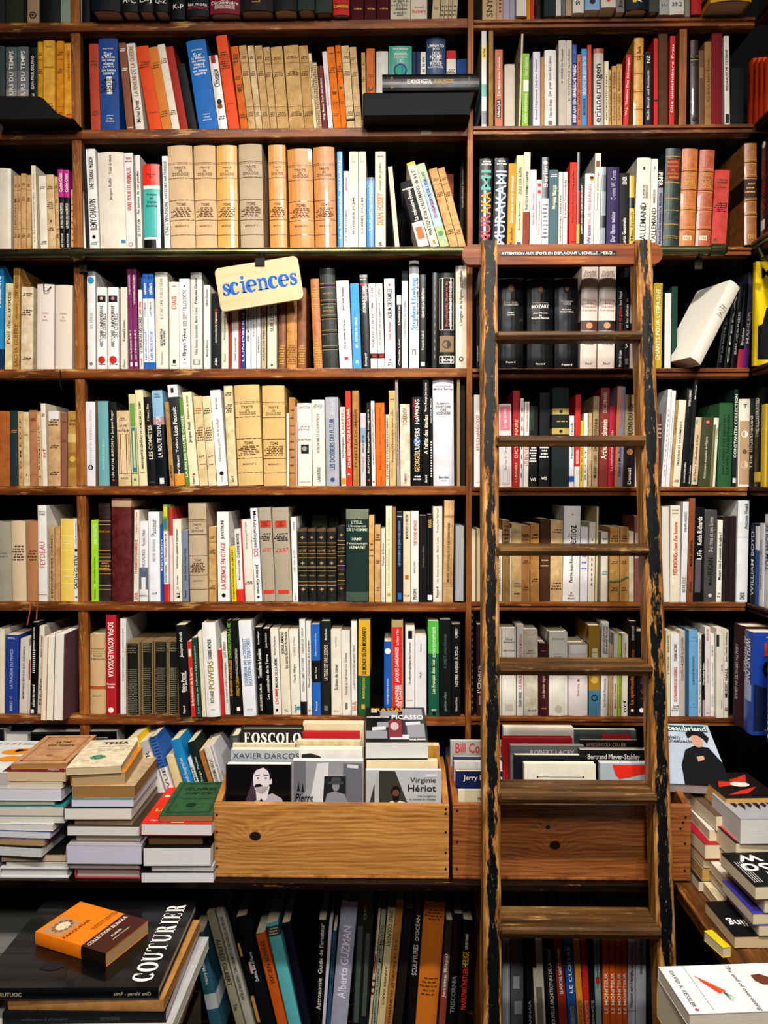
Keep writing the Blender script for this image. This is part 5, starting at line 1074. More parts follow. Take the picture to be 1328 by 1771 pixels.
row('books on the sixth shelf', 400, 845, 3.018, 577, DS, ZL[5], '''
2 28 303 -8 pp e0c81e | *low yellow narrow spine leaning left, sixth shelf@the low yellow spine |u.05,.95,k,.4:L'énigme de Fermat DALL ou SIMONET
31 64 213 -18 pp dfdbd6 | white spine with red flame foot |u.05,.4,k,.35,.01:CLAUDINE MONTEIL;u.42,.7,k,.25:Marie Curie et ses filles;b.83,1,d83426
68 121 163 -20 pp ddd5c8 | cream spine edged in red |q.0,1,c4343a,.0,.13;u.02,.35,e,.2:Darwin et les grandes énigmes;=.75,.8,n,2
124 161 103 -27 pp e2e2e2 | *white spine reading downward in black and red@the downward-lettered white spine |d.03,.42,k,.5,.02:Mathématiques;d.43,.52,c8283a,.5,.02:ECS;d.6,.92,k,.45,.02:Jérôme Gärtner;o.95,2a4a80,.2
166 230 100 -26 hc a89c88 | taupe cloth volume with red labels, left twin |q.14,.215,c8452e,.05,.95;h.155,k,.6:COURANT;h.175,k,.3:AND;h.195,k,.55:HILBERT;=.27,.36,k,4;=.43,.47,r,2;q.88,.92,c8452e,.05,.95
232 318 100 -22 hc a89c88 | *taupe cloth volume with red labels, wider right twin@the wider taupe twin |q.14,.215,c8452e,.15,.85;h.155,k,.45:COURANT;h.175,k,.2:AND;h.195,k,.4:HILBERT;=.27,.36,k,4;=.43,.47,r,2;q.88,.92,c8452e,.15,.85
322 349 150 -12 pp e2e1dd | white spine with tiny black print |u.05,.15,k,.3:GOULD;u.38,.65,e,.3:CLIC, CLIC et CLIC;u.9,.98,k,.25:Flammarion
352 400 210 -6 hl 141715 | small black leather volume, first of five |R.22;R.37;R.55;R.75;b.0,.04,6a4a30;h.12,g,.4:+;h.3,g,.7:LA VIE;h.47,g,.4:+;h.64,g,.6:DARWIN;h.83,g,.4:+
403 444 210 -4 hl 141715 | *small black leather volume, second of five@the second small black leather volume |R.22;R.37;R.55;R.75;b.0,.04,6a4a30;h.12,g,.4:+;h.3,g,.7:LA VIE;h.47,g,.4:+;h.64,g,.6:ISSUES;h.83,g,.4:+
448 497 210 -4 hl 141715 | small black leather volume, third of five |R.22;R.37;R.55;R.75;b.0,.04,6a4a30;h.12,g,.4:+;h.3,g,.7:LA VIE;h.47,g,.4:+;h.64,g,.6:OISEAUX;h.83,g,.4:+
501 548 210 -2 hl 141715 | small black leather volume, fourth of five |R.22;R.37;R.55;R.75;b.0,.04,6a4a30;h.12,g,.4:+;h.3,g,.7:LA VIE;h.47,g,.4:+;h.64,g,.6:INSECTES;h.83,g,.4:+
553 594 195 0 hl 141715 off=.01 | small black leather volume, fifth of five |R.22;R.37;R.55;R.75;h.12,g,.4:+;h.3,g,.7:LA VIE;h.47,g,.4:+;h.64,g,.6:POISSONS;h.83,g,.4:+
598 714 108 0 hc 213d38 off=-.008 | *wide dark green cloth volume with pale capitals and ornament bands@the wide dark green volume |b.0,.105,7a806a;b.105,.11,24403a;b.89,.985,4a5a4c;h.14,d8dcc4,.45:LYELL;h.18,d8dcc4,.7:L'Ancienneté;h.22,d8dcc4,.9:DE L'HOMME;h.32,d8dcc4,.4:HAMY;h.37,d8dcc4,.85:Paléontologie;h.41,d8dcc4,.65:HUMAINE
718 745 140 0 po d0aa72 | torn tan narrow spine |=.3,.5,n,3
748 779 195 0 po cda874 | tan old spine |@old
783 803 210 0 pp dcd4c4 | white narrow spine |u.2,.5,k,.5:Physique de l'action;h.95,k,.4:JC
806 838 92 0 pp e0dcb4 off=-.006 | *tall pale yellow spine with dull gold title@the tall pale yellow spine |u.12,.85,b0a070,.3:L'histoire mathématique de la renaissance;o.92,c09a50,.3
840 858 95 0 pp 94703e | narrow brown spine |
862 894 122 0 pp 18233e | navy spine with pale blue print |h.05,w,.8:COMBIEN;u.1,.6,8aa4d0,.4,.01:LES DOSSIERS DE JEAN-YVES CASGHA;q.9,.97,2a6ab0,.2,.8
897 935 120 0 pp d6c8ac | cream spine with bold title |u.03,.3,k,.4,.015:MONTREUX ET LE VERCORS;q.7,.75,b07030,.25,.75;h.93,k,.6:FLAM
938 977 118 0 pp e0dbd4 | white spine with red name |u.1,.38,c05040,.45:THÉODORE MONOD;u.55,.68,e,.25:MURIELLE JARRY;u.86,.97,k,.4,.015:PLON
981 1020 140 0 pp 131416 | plain black spine |u.35,.6,e,.25:Un savant au désert
1022 1050 135 0 pp 101114 | *black spine with gold word at its top, sixth shelf@the black gold-worded spine |u.05,.15,e0b060,.5,.02:MANU;q.92,.98,w,.1,.9
1053 1101 93 0 hp ddd5c6 | cream spine with faint italic title |u.02,.27,e,.25:Françoise Giroud;u.32,.8,a09888,.25:Une femme honorable, Marie Curie;u.84,.95,k,.3:Fayard
1105 1156 62 10 po d9b684 off=-.004 | tall tan spine with rules |b.15,.155,n;b.165,.168,n;b.82,.825,n;b.84,.843,n;u.22,.8,n,.22:MUSEE ZOOLOGIQUE DE LA SORBONNE
1162 1218 190 0 hpF 1c2c4a off=-.012 pg=b9b9b8 D=15 | navy book, grey pages outward |
''')
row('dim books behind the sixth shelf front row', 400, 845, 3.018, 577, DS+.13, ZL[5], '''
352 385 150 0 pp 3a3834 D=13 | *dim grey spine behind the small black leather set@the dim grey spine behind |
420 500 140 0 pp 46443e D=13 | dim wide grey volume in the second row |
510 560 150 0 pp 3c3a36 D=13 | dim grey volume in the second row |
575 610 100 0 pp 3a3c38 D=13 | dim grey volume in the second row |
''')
row('books on the sixth shelf behind the ladder', 810, 845, 2.564, 500, DS, ZR[5], '''
14 32 182 0 ppF c8b088 off=-.01 pg=d8ccb0 | *cream page block standing fore-edge out beside the post@the fore-edge-out block by the post |
34 54 178 0 ppF 5a4530 off=-.01 pg=cbb894 | tan page block |
124 149 183 0 pp d6d0c4 | white narrow spine |u.4,.9,e,.4:ARMAND LANOUX
151 183 140 0 po 8e6e42 | brown-tan spine |=.05,.3,k,5
184 191 175 0 pp d8d0c0 | very narrow white spine |
192 236 157 0 po c8aa78 | *tan paperback with teal lettering behind the ladder@the teal-lettered tan paperback |=.08,.12,t,2;=.75,.82,t,2;=.88,.92,k,1
237 273 165 0 po a87c48 | brown-tan spine with black title |h.13,k,.8:BERLIOZ;@old
275 314 157 0 po b08246 | brown-tan spine |=.12,.2,k,2;=.7,.75,k,2
317 359 135 2 po 54341e | dark brown torn spine |=.4,.6,c8b090,3
362 416 142 4 po cdb082 | cream-tan spine |=.1,.16,n,2;=.76,.86,n,3
418 491 78 10 hp e0ddd8 | *thick white spine with large black upright name behind ladder@the thick white spine |u.2,.44,k,.42:Berlioz;u.5,.8,k,.26:Pierre-Jean Rémy;o.09,c0302a,.05;o.91,c0302a,.05;h.935,k,.3:Albin;h.965,k,.35:Michel
495 527 170 2 pp d6d2d6 | lilac-white spine |=.35,.6,b,3
530 558 150 6 pp d3ccbc | cream spine |u.2,.8,e,.2:..........
561 570 80 8 pp cbbc94 | thin cream board leaning |
586 617 193 2 pp cfc6b6 | pale spine with teal print |=.08,.12,k,1;=.55,.62,t,2
626 669 172 2 po c59a58 | *orange-tan paperback crossed by a green string@the orange-tan paperback |@old;u.6,.64,3a8a5a,.05:-
672 708 172 2 po c29656 | orange-tan paperback, second of the pair |@old
711 733 190 0 po d5c8ac | cream spine |
736 760 120 0 po 8a5a58 D=10 | torn pinkish spine half hidden by the ladder |q.2,.5,c0a098,.1,.8
''')
row('books on the sixth shelf right of the ladder', 810, 845, 2.564, 500, DS, ZR[5], '''
860 892 80 -4 ppF d8d2c4 off=-.012 pg=dcd6ca | *white page block with small print right of the ladder@the white page block |
894 938 75 2 pp e0d8c4 off=-.008 | cream spine with orange-red title |u.17,.52,c8562a,.4,.02:Le chant d'un homme;u.5,.72,c8462a,.4,.02:YVES MONTAND;h.05,k,.6:RICHARD;h.08,k,.6:CANNAVO
940 966 57 12 pp dcdcde off=-.008 | white spine with thin capitals |u.1,.3,e,.35:PHILIPPE ANDRIOT;u.75,.9,e,.45:BERLIOZ
968 995 43 12 pp 8a4f2e off=-.008 | brown spine |u.4,.65,k,.35:MARIA ZERANA;u.8,.9,k,.3:EDITIONS
998 1040 83 8 pg 222224 | black photo spine with white name |u.1,.4,w,.4,.02:Keith Richards;u.45,.55,w,.4:Life;q.55,.9,5a5a5c,.1,.7
1043 1098 95 6 pp 4a4747 | *dark grey spine with pale upright title, sixth shelf right@the dark grey spine |u.08,.46,c8c0b8,.28:Des rires et une larme;u.52,.7,16130f,.35:FUGAIN;u.72,.82,16130f,.2:Michel;o.93,c8c0b8,.15
1098 1121 140 8 pp e0dcd0 | white spine with bold black question |u.15,.73,k,.5,.01:Mozart s'est-il contenté de naître ?;=.88,.95,k,2
1125 1152 125 4 pp 33201c | dark brown spine |
1153 1183 122 6 pp 391a1e | dark maroon spine |
1188 1238 53 10 hp d6d8da off=-.006 | *tall white hardback with italic name near the right corner@the tall white hardback |u.03,.28,k,.28,0,.2:Antonio Vivaldi;u.9,.97,k,.35,.02:DUX;b.35,.37,c8ccd0
''')
row('books on the seventh shelf, left bay', 0, 1045, 3.162, 605, DS, ZL[6], '''
-30 22 140 0 hp d9cfb8 | *cream spine at the left edge of the seventh shelf@the cream spine at the left edge |u.4,.7,e,.15:Rhinocéros
25 96 170 4 pp 24408f | blue paperback with pale capitals |h.04,d8e0f0,.5:PFSCL;u.18,.68,b8c8e8,.18:LA TRAGEDIE DU PRINCE;u.78,.96,b8c8e8,.16:BIBLIO 17
104 150 190 8 pp cfc8bc | grey-white spine with dark title |u.1,.8,k,.22:MEMOIRES BRULES (LES AFFAIRES)
152 162 230 8 pp d8d0c8 | narrow white spine with red wedge |q.2,.5,c04038,.2,.9
165 200 100 7 pg 15171a off=-.004 | *black spine with white label and white script, seventh shelf@the black spine with script |u.05,.3,w,.3:JEANNE SAVATIER;u.3,.55,d8d4ce,.4:............;u.68,.92,w,.35,.01:cahiers du renard;q.95,.99,w,.1,.6
203 232 120 12 pp ded5c4 | cream spine with handwriting |u.1,.35,k,.2:MARIA WARMER;u.6,.9,e,.4:Médée
''')
row('books on the seventh shelf, left bay', 0, 1045, 3.162, 640, DS-.055, ZL[6], '''
222 252 180 22 ppF b8643a D=21 pg=e6ddc8 | *page block with an orange edge overhanging the seventh shelf@the overhanging page block |
254 289 178 6 ppF e2dac8 D=21 pg=ece5d4 | white page block overhanging the shelf |
292 344 165 4 ppF 6a4a52 D=21 pg=e8e2d6 | white page block with purple photo cover |
''')
row('books on the seventh shelf', 0, 1045, 3.162, 605, DS, ZL[6], '''
492 576 165 -2 hp c8ac80 | *tan volume with black capitals and an orange rule by the post@the tan volume by the post |h.18,k,.75:MICHEL DECHAUME;h.27,k,.5:PRECIS DE;h.31,k,.9:STOMATOLOGIE;b.215,.218,n;b.24,.243,n;b.65,.69,b5562a;h.77,k,.55:MASSON ET C
580 634 60 -3 hp b01d28 off=-.008 | *tall bright red spine with white capitals@the tall red spine |d.07,.62,w,.45,.02:SOFIA KOVALEVSKAYA;h.69,w,.75,.015:Michèle;h.72,w,.6,.015:Audin;o.95,w,.28;q.93,.97,b01d28,.47,.53
658 690 80 -1 pp dcdad6 | white spine with black print |u.1,.35,e,.25:la mathématique;u.4,.65,k,.25:la matière pensante
694 768 210 -6 sc 1c1d18 off=-.012 D=16 | slipcased volume with gold-dotted dark spine |
776 838 205 -3 sc 1c1d18 D=16 | slipcased gold-dotted volume |
843 918 200 -1 sc 1c1d18 D=16 | *slipcased volume with gold-dotted dark spine, third of four@the third gold-dotted slipcase |
922 978 200 0 sc 1c1d18 D=16 | slipcased gold-dotted volume |
984 1038 115 -26 pp 111418 off=-.022 | *black overhanging paperback with white names beside the slipcases@the black overhanging paperback |u.08,.35,w,.3:Jacques Attali;u.52,.73,w,.3,.01:Blaise Pascal;u.5,.72,w,.2,0,.3:ou le génie français;u.88,.96,w,.25:Fayard
1046 1070 205 -22 pp c03026 off=-.022 | red narrow spine |u.35,.85,w,.5:la formation de la terre;q.1,.2,e0d0c0,.2,.8
1074 1104 185 -30 pp 1a4a3a off=-.022 | dark green spine with white print |u.1,.95,c8d8c8,.3:Les enjeux de l'affaire Les bouquets
1107 1128 150 -24 ppF d6d2c8 off=-.022 | white page block |
1130 1206 105 -30 hp e4e2de off=-.022 | *thick white spine with gold-olive and black capitals@the gold-lettered white spine |u.4,.7,a08a28,.35,.02:POWERS;u.17,.38,k,.32,.01:L'ARBRE-MONDE;u.72,.85,k,.22:RICHARD;h.92,k,.25:actes;b.78,1,e4e2de
1208 1228 250 -18 pp c02828 off=-.01 | narrow red low spine |
1231 1262 160 -26 pp dcd9d2 | white spine with dark title |u.1,.3,k,.4:LUC FERRY;u.35,.85,e,.45:Le nouvel ordre écologique
''')
row('books on the seventh shelf', 400, 1045, 3.018, 578, DS, ZL[6], '''
-8 14 85 -8 pp 1a2220 | *black-green spine with green and orange capitals@the green-and-orange lettered spine |u.03,.4,8fc83a,.6,.015:ENERGIES POUR LA VIE;u.42,.8,e0a030,.6,.015:ÉNERGIES NOUVELLES
18 60 85 -22 pp 16171a | black spine with small pale print |u.3,.6,d8d0c0,.3:LA NOUVELLE DONNE ENERGETIQUE;u.6,.8,e0b040,.3:DONALD W. CURRAN;q.92,.96,w,.3,.7
64 131 90 -34 pp e0e2e6 off=-.012 | white spine with blue capitals |u.18,.68,5a86b0,.24,.01,-.12:DYNAMIQUE DES ACTIVITES ET;u.18,.68,5a86b0,.24,.01,.18:EVOLUTION DES TERRITOIRES;h.93,e,.4:ORSTOM
141 178 120 -20 pg 141416 | black spine with white heavy lettering |u.05,.2,w,.3:Yvonne Rebeyrol;u.25,.58,w,.45,.02:Tonnelles de Lumières;u.65,.95,w,.25:LA DECOUVERTE / Le Monde
181 214 128 -18 pg 15171a | black spine with typewriter lettering |u.05,.22,w,.3:Jose Achache;u.3,.82,w,.35:Les sentinelles de la Terre
220 262 130 -18 pp e0dbd0 | *white spine with red word and black capitals, seventh shelf@the white spine with a red word |u.08,.3,k,.22:Bernard Peyrignaux;u.34,.68,k,.35,.01:MALADE DE LUI-MÊME;u.69,.87,c43a2a,.35,.01:L'HOMME;q.93,.96,k,.3,.6
265 312 135 -16 pp ddd5c0 | cream spine with top black capitals |u.02,.28,k,.35,.01,-.12:JORGE AMADO;u.02,.45,k,.3,0,.2:les terres du bout du monde;h.95,k,.35,.02:TA
315 361 135 -14 pp e2ded2 | cream spine with grey italics |u.08,.3,a0a0a0,.28:La défaite de Platon;u.4,.62,k,.28:Claude Allègre;q.9,.94,3a9ab8,.6,1;u.88,.97,k,.25:Fayard
364 394 80 -10 pp e0ddd8 | white spine |u.08,.35,e,.3:HERVÉ LE TREUT;u.4,.75,e,.35:NOUVEAU CLIMAT SUR LA TERRE;b.86,1,16181c
397 421 90 -8 pp dcd8d0 | white spine with black print |u.2,.7,k,.45:Éléments d'épistémologie de la géographie;h.95,k,.5:&5
425 468 105 -8 pp 2264b4 | *blue spine with black middle band, seventh shelf@the blue spine with black band |b.4,.64,141416;u.1,.35,c8daf0,.2:Rapport sur la planète bleue;u.47,.6,w,.2:Jean Tanet;u.85,.95,w,.2:François
471 518 88 -2 pp 222d29 | dark green-black spine with pale capitals |u.25,.63,e0cdb4,.35:LA TERRE EST UNE LEGENDE;u.08,.2,w,.2:Michel Bouvier;q.9,.95,e,.3,.7
523 576 135 -4 pp dcd6c8 | cream spine with italic title |u.4,.7,k,.28:Scènes du cœur;u.08,.2,e,.2:Goetz Thielberg;h.95,o,.5:SEUIL
579 624 145 -6 pp ddd7cb | cream spine |u.25,.75,e,.25:Portrait du Gulf Stream Eric Orsenna;q.85,.93,e,.35,.65
627 656 90 -2 pp e0dcd6 | white spine with grey title |u.25,.72,e,.35:LA RÉVOLUTION DES MÉTIERS VERTS;u.85,.95,r,.6:SEUIL
661 721 85 3 pp d6aa2c off=-.004 | *yellow spine with green lower part and black capitals@the yellow-and-green spine |b.58,1,245a38;u.07,.56,k,.3,.015:LE MONDE SELON MONSANTO;u.6,.82,d8c84a,.2:MARIE-MONIQUE ROBIN;q.88,.93,d8a030,.3,.6
797 836 195 0 pp 1f5cae | blue spine with white disc |o.13,w,.4;u.5,.85,w,.25:Claude Allègre L'écume de la terre;q.92,.95,c8daf0,.2,.6
838 898 85 -2 hp b29f70 | *olive-tan spine with red panel and white capitals@the red-panelled spine |q.07,.93,d62a2a,.05,.92;u.28,.65,w,.32,.02:JACQUES DARGANGES;u.09,.26,w,.25:La Chasse à l'âme;u.68,.92,w,.25,.015,-.1:LA RENTRÉE;u.68,.92,w,.22,.015,.2:DES CLASSES
908 956 115 0 pp e0dcd8 | white spine with black stamp at its top |q.05,.14,k,.3,.75;u.18,.65,k,.25:Un paléoanthropologue dans l'entreprise;h.83,e,.6:EYROLLES;o.93,c02a2a,.2
958 1018 165 0 pp d9d8d8 | plain white paperback |u.1,.2,e,.12:Sciences;u.45,.52,e,.12:PUF
1031 1085 88 -4 pp 1a5c48 off=-.008 | *spine light green above and dark green below@the two-green spine |b.0,.34,56b04a;u.06,.38,d8f0c0,.32:environnement;u.4,.76,e0e8a0,.32,.01:Les Français dans leur;h.93,w,.4:IRED;q.95,.985,k,.35,.65
1088 1148 80 -2 pp 14241f off=-.004 | dark green-black volume with faint letters |u.15,.5,6a8078,.3:R. DAJOZ précis d'écologie;u.75,.95,8aa098,.25:gauthier-villars
1150 1197 105 0 pp 121316 | black spine with white capitals by the post |u.24,.68,w,.35:NOTRE AVENIR À TOUS;u.05,.15,w,.25:CMED;u.8,.95,w,.2:Editions du Fleuve
''')
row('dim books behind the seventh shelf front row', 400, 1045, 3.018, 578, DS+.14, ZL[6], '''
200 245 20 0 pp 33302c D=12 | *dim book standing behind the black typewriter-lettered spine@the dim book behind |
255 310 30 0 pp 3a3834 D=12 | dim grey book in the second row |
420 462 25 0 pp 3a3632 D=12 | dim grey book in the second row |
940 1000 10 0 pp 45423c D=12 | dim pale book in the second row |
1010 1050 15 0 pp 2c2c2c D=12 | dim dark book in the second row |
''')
row('books on the seventh shelf behind the ladder', 810, 1045, 2.564, 495, DS, ZR[6], '''
8 26 15 0 pg 14171a | *black glossy spine beside the post, seventh shelf@the black glossy spine by the post |u.05,.95,e,.2:................
36 62 90 0 pp 4a1c28 | maroon spine with white script |u.45,.75,e8dcd8,.6:l'Opéra;u.78,.88,e8c0b8,.3:Inventaire
131 146 110 0 pp dcd8d0 | narrow white spine |
149 211 110 0 pp dfd8cc | white volume with small centred print |h.12,k,.45:Guy;h.15,k,.7:Erismann;h.25,k,.7:BEETHOVEN;q.87,.94,c8c0b4,.25,.8
214 244 92 2 pp e0dbd4 | white spine with red capitals |u.1,.42,c0383a,.5:LA CRÉATION MUSICALE;u.55,.7,r,.4:LA VALSE;u.74,.9,k,.35:EDGAR VARESE
247 309 115 -2 po d9d2c2 | *crumpled cream paper-wrapped volume behind the ladder@the crumpled cream volume |h.06,k,.4:J. CANTELOUBE;h.24,k,.4:chants;h.27,k,.6:populaires;h.3,k,.2:de la;=.92,.96,e,1
313 355 175 0 hc 551c22 | maroon volume with pale print |h.1,c8a090,.5:Jacques;u.45,.75,d8b8a8,.4:Le dernier tigre;=.88,.92,g,1
358 441 125 0 hp dfd9ce | wide white volume |h.08,k,.55:DICTIONNAIRE;h.26,k,.5:sous la direction de;h.29,k,.4:Marc Pignon;o.92,c0b8ac,.2
445 530 180 0 hp d8cfcc | *wide white low volume with red ring emblem@the white ring-emblem volume |o.5,c0444a,.07;u.55,.72,b07074,.15:Amelia Gray;q.0,.12,e8e4e0,.1,.9
535 584 95 -2 pg a07c2a | swirling yellow painted spine with blue foot |b.72,1,4a7890;q.25,.37,d8ccb0,.3,.8;o.6,c8a84a,.35;o.8,1c2a34,.3;o.8,4a7890,.2;h.3,k,.4:SIGMUND
586 617 80 6 pp ddd8d0 | white spine with heavy black capitals |u.04,.34,k,.3,.015,-.15:JACQUES PESSIS;u.04,.34,k,.3,.015,.25:JEAN-MARIE PROSLIER;u.6,.9,e,.3:Les Grands Flammarion
620 639 180 2 po c8a97e | tan narrow spine |
641 659 132 4 pp dcd6cc | white narrow spine |u.6,.9,r,.4:MARCHE DE TURENNE
661 675 140 3 pp b9d030 | *lime narrow spine behind the ladder, seventh shelf@the lime narrow spine |u.5,.9,5a6a10,.4:Aventures de l'amour
678 705 135 4 pp dcd4c2 | cream narrow spine |u.1,.4,r,.3:la musique;u.8,.95,k,.4:nrf
709 742 75 4 pp 341518 | dark maroon spine with orange title |u.55,.88,d0843c,.5,.015:La spiritualité;u.3,.5,c8783c,.4:de Beethoven;u.05,.2,w,.35:BERNARD FOURNIER;o.94,w,.2
746 788 120 2 pp 14161a | black spine with white monogram |u.3,.8,8a3a3a,.3:LA FLÛTE;o.93,w,.25
''')
row('books on the seventh shelf right of the ladder', 1120, 1040, 6.385, 1260, DS, ZR[6], '''
196 250 325 4 pp d5cdac | *olive-cream narrow spine right of the ladder, seventh shelf@the olive-cream spine |u.05,.25,6a6a3a,.35:BARRAUD;u.3,.5,6a6a3a,.3:L'ORGUE
258 353 360 0 pp e2dfe0 | white spine with bold red and black capitals |u.12,.33,k,.3,.02:YOANN IACONO;u.4,.82,c0303a,.3,.02:LE STRADIVARIUS DE GOEBBELS;=.86,.94,e,3
355 413 325 0 pp bfb8ac | grey-beige spine |u.08,.58,5a564e,.4:ECOUVER LA MUSIQUE AU QUOTIDIEN
458 554 323 0 hp 72aad0 | *light blue spine with two rules, seventh shelf right@the light blue spine |u.3,.63,2a5a88,.22,.01:LA MUSIQUE PROTESTANTE;b.12,.125,4a80a8;b.89,.895,4a80a8;h.08,2a5a88,.5:Edith WEBER;h.86,2a5a88,.2:**
556 594 365 0 pp ddd8d2 | white narrow spine |u.05,.58,k,.4:BEAUTÉ ET REVELATION EN MOZART;u.6,.95,e,.35:Pierre A. Giner
598 630 365 0 pp 151518 | black narrow spine |u.35,.62,w,.5,.02:What makes babies;q.8,1,c0a8b0,.2,.9
633 692 285 0 pp dcd6d4 | white spine with faint red capitals |u.02,.15,c8505c,.4:RENE JACOBS;u.35,.63,c8808c,.35:CECI N'EST QU'UN DÉBAT;h.96,k,.5:nrf
694 739 358 0 pp dfdcd8 | white narrow spine |u.13,.27,k,.35:RACHMANINOV;u.35,.63,e,.35:LA DISCOURIÈRE;u.73,.88,e,.3:ACTES SUD
750 838 300 4 pp d6d0c2 off=-.012 | cream volume with black bars on its top |q.07,.2,2a2a2a,.0,.35;u.4,.5,k,.15,0,.25:R. MOSER;u.8,.9,k,.15,0,.25:CONVIVIO
840 890 315 4 pp cfc8ba off=-.01 | cream spine with art-deco black lettering |u.03,.36,k,.5:Jean-Claude Grumberg;u.43,.77,k,.55,.03:MUSIC HALL;o.9,k,.35;o.9,cfc8ba,.2
''')
# ---- shelf level of the counter, leaning books behind the piles
Y7 = 1.80
def leaning(group, ox, oy, sc, pyb, Y, zb, text, **kw):
    """lines give the top edge: xt0 xt1 top slope style hex | label | items"""
    out = []; basec = (pyb-oy)*sc
    for line in text.strip().split('\n'):
        a = line.split('|'); h = a[0].split(); t0, t1, tp, s = (float(q) for q in h[:4]); dx = s*(basec-tp)
        out.append('%g %g %g %g %s|%s' % (t0+dx, t1+dx, tp, -dx, ' '.join(h[4:]), '|'.join(a[1:])))
    return row(group, ox, oy, sc, basec, Y, zb, '\n'.join(out), **kw)
pyc = CY  # pixel of the counter top at depth Y7
def pix(v):
    q = RM.transposed() @ (Vector(v)-Vector((0, 0, CAMZ))); return CX+F*q.x/-q.z, CY-F*q.y/-q.z
leaning('leaning books on the counter behind the piles', 190, 1250, 5.774, pix((-.4, Y7, CZ))[1], Y7, CZ, '''
150 268 140 .33 pp e0bc1c | *yellow-topped spine standing behind the cream stacked pile@the yellow-topped spine |b.0,.05,d8d4cc
275 372 175 .33 pp d4d0ca | white spine behind the pile |b.0,.12,b0b0b0;u.1,.2,k,.4:FR
378 470 130 .33 pp 2a5aa0 | blue striped spine with white lower part |b.05,.3,3a6ab0;b.3,1,d8d6d2;=.0,.3,1a3060,10;u.3,.75,k,.35:LA REVUE
535 632 320 .30 pp d8c998 | pale yellow spine leaning left |u.6,.85,k,.5:ROUGE
592 694 155 .325 pp 1f86be | *bright blue leaning spine behind the piles@the bright blue leaning spine |u.18,.62,cfe6f4,.4:Textes de grands biographes;u.7,.8,1a3a60,.3:folio
770 815 345 .30 pg cfd2d2 | white and dark narrow leaning spine |b.0,.3,d8d8d8;u.1,.5,k,.5:MOUVEMENT
755 835 180 .31 pp 14332c | dark green leaning spine |u.15,.4,c8d8c8,.3:Serge Poulet;b.6,.75,8a9090
880 925 275 .31 po b5793a | tan-brown leaning spine |
930 1000 240 .30 pp d6cfc4 | cream leaning spine with green logo |u.12,.4,k,.35:TROISIEME SIECLE;q.52,.58,1f6a4c,.3,.7
1005 1070 225 .30 pp cfccd2 | *lilac-white leaning spine nearest the front crate@the lilac-white leaning spine |u.2,.45,e,.25:Francis Albertini
1155 1290 135 .12 hp 4c5248 | dim green-grey volume behind the crate corner |q.02,.1,6a7064,.3,.8
''')
# ---- art books of the low bookcase
YL = 1.735
pl = pix((0, YL, ZLOW))[1]
leaning('art books in the low bookcase', 320, 1540, 4.15, pl, YL, ZLOW, '''
40 128 300 .20 pp 2f5f70 | *teal art book lettered in white beside the front pile, low bookcase@the teal art book |u.25,.5,w,.3:Henry Moore;b.6,.75,b8c0c0
148 210 150 .262 pp 8f8a70 | olive-grey leaning art book |d.22,.6,k,.45:ALFRED GILBERT;d.75,.8,k,.4:Yale
214 272 125 .262 pp a9a698 | grey leaning art book with black capitals |u.06,.72,k,.32,.01:PATRICK WALDBERG / TARO OKAMOTO LE BALADIN DES ANTIPODES
288 338 90 .255 pg 15171a | *narrow black leaning art book, low bookcase@the narrow black art book |q.3,.4,c8a040,.3,.7;q.7,.9,b08a40,.2,.8
345 440 175 .25 pp 101216 | black leaning art book with pink figure |u.3,.55,d8d8d8,.25:Zadkine, Bois et Pierres;q.38,.48,c890a0,.1,.35
500 572 300 .238 pp c05a16 | *orange leaning art book with black capitals@the orange leaning art book |u.07,.49,k,.4:LUCIEN BÉNIÈRE;b.0,.005,5a4a3a
574 662 222 .222 pp 5fb2b4 | turquoise leaning art book with dark band |b.03,.12,3c4a40;=.04,.11,c8b890,3
690 770 225 .2 pg 111c3a | dark navy leaning art book |
940 1015 212 -.045 pg 0e0f11 | *black art book with large pale upright title@the pale-titled black art book |u.03,.46,e6e0d0,.45:Guide de l'amateur;u.5,.77,e6e0d0,.45:Astronomie
1034 1058 225 -.07 pp c9c4d4 | narrow lilac-white art book |
1062 1092 290 -.07 pp 2f5670 | narrow slate-blue art book |u.1,.5,1a2a38,.5:Rare oldest Pavilion
1118 1240 85 -.088 hp a3a2b4 | *wide lilac-grey art book with white bold name@the wide lilac-grey art book |u.18,.47,e8e6f0,.42,.02:GUZMAN;u.49,.72,e8e6f0,.4,.02:Alberto
''')
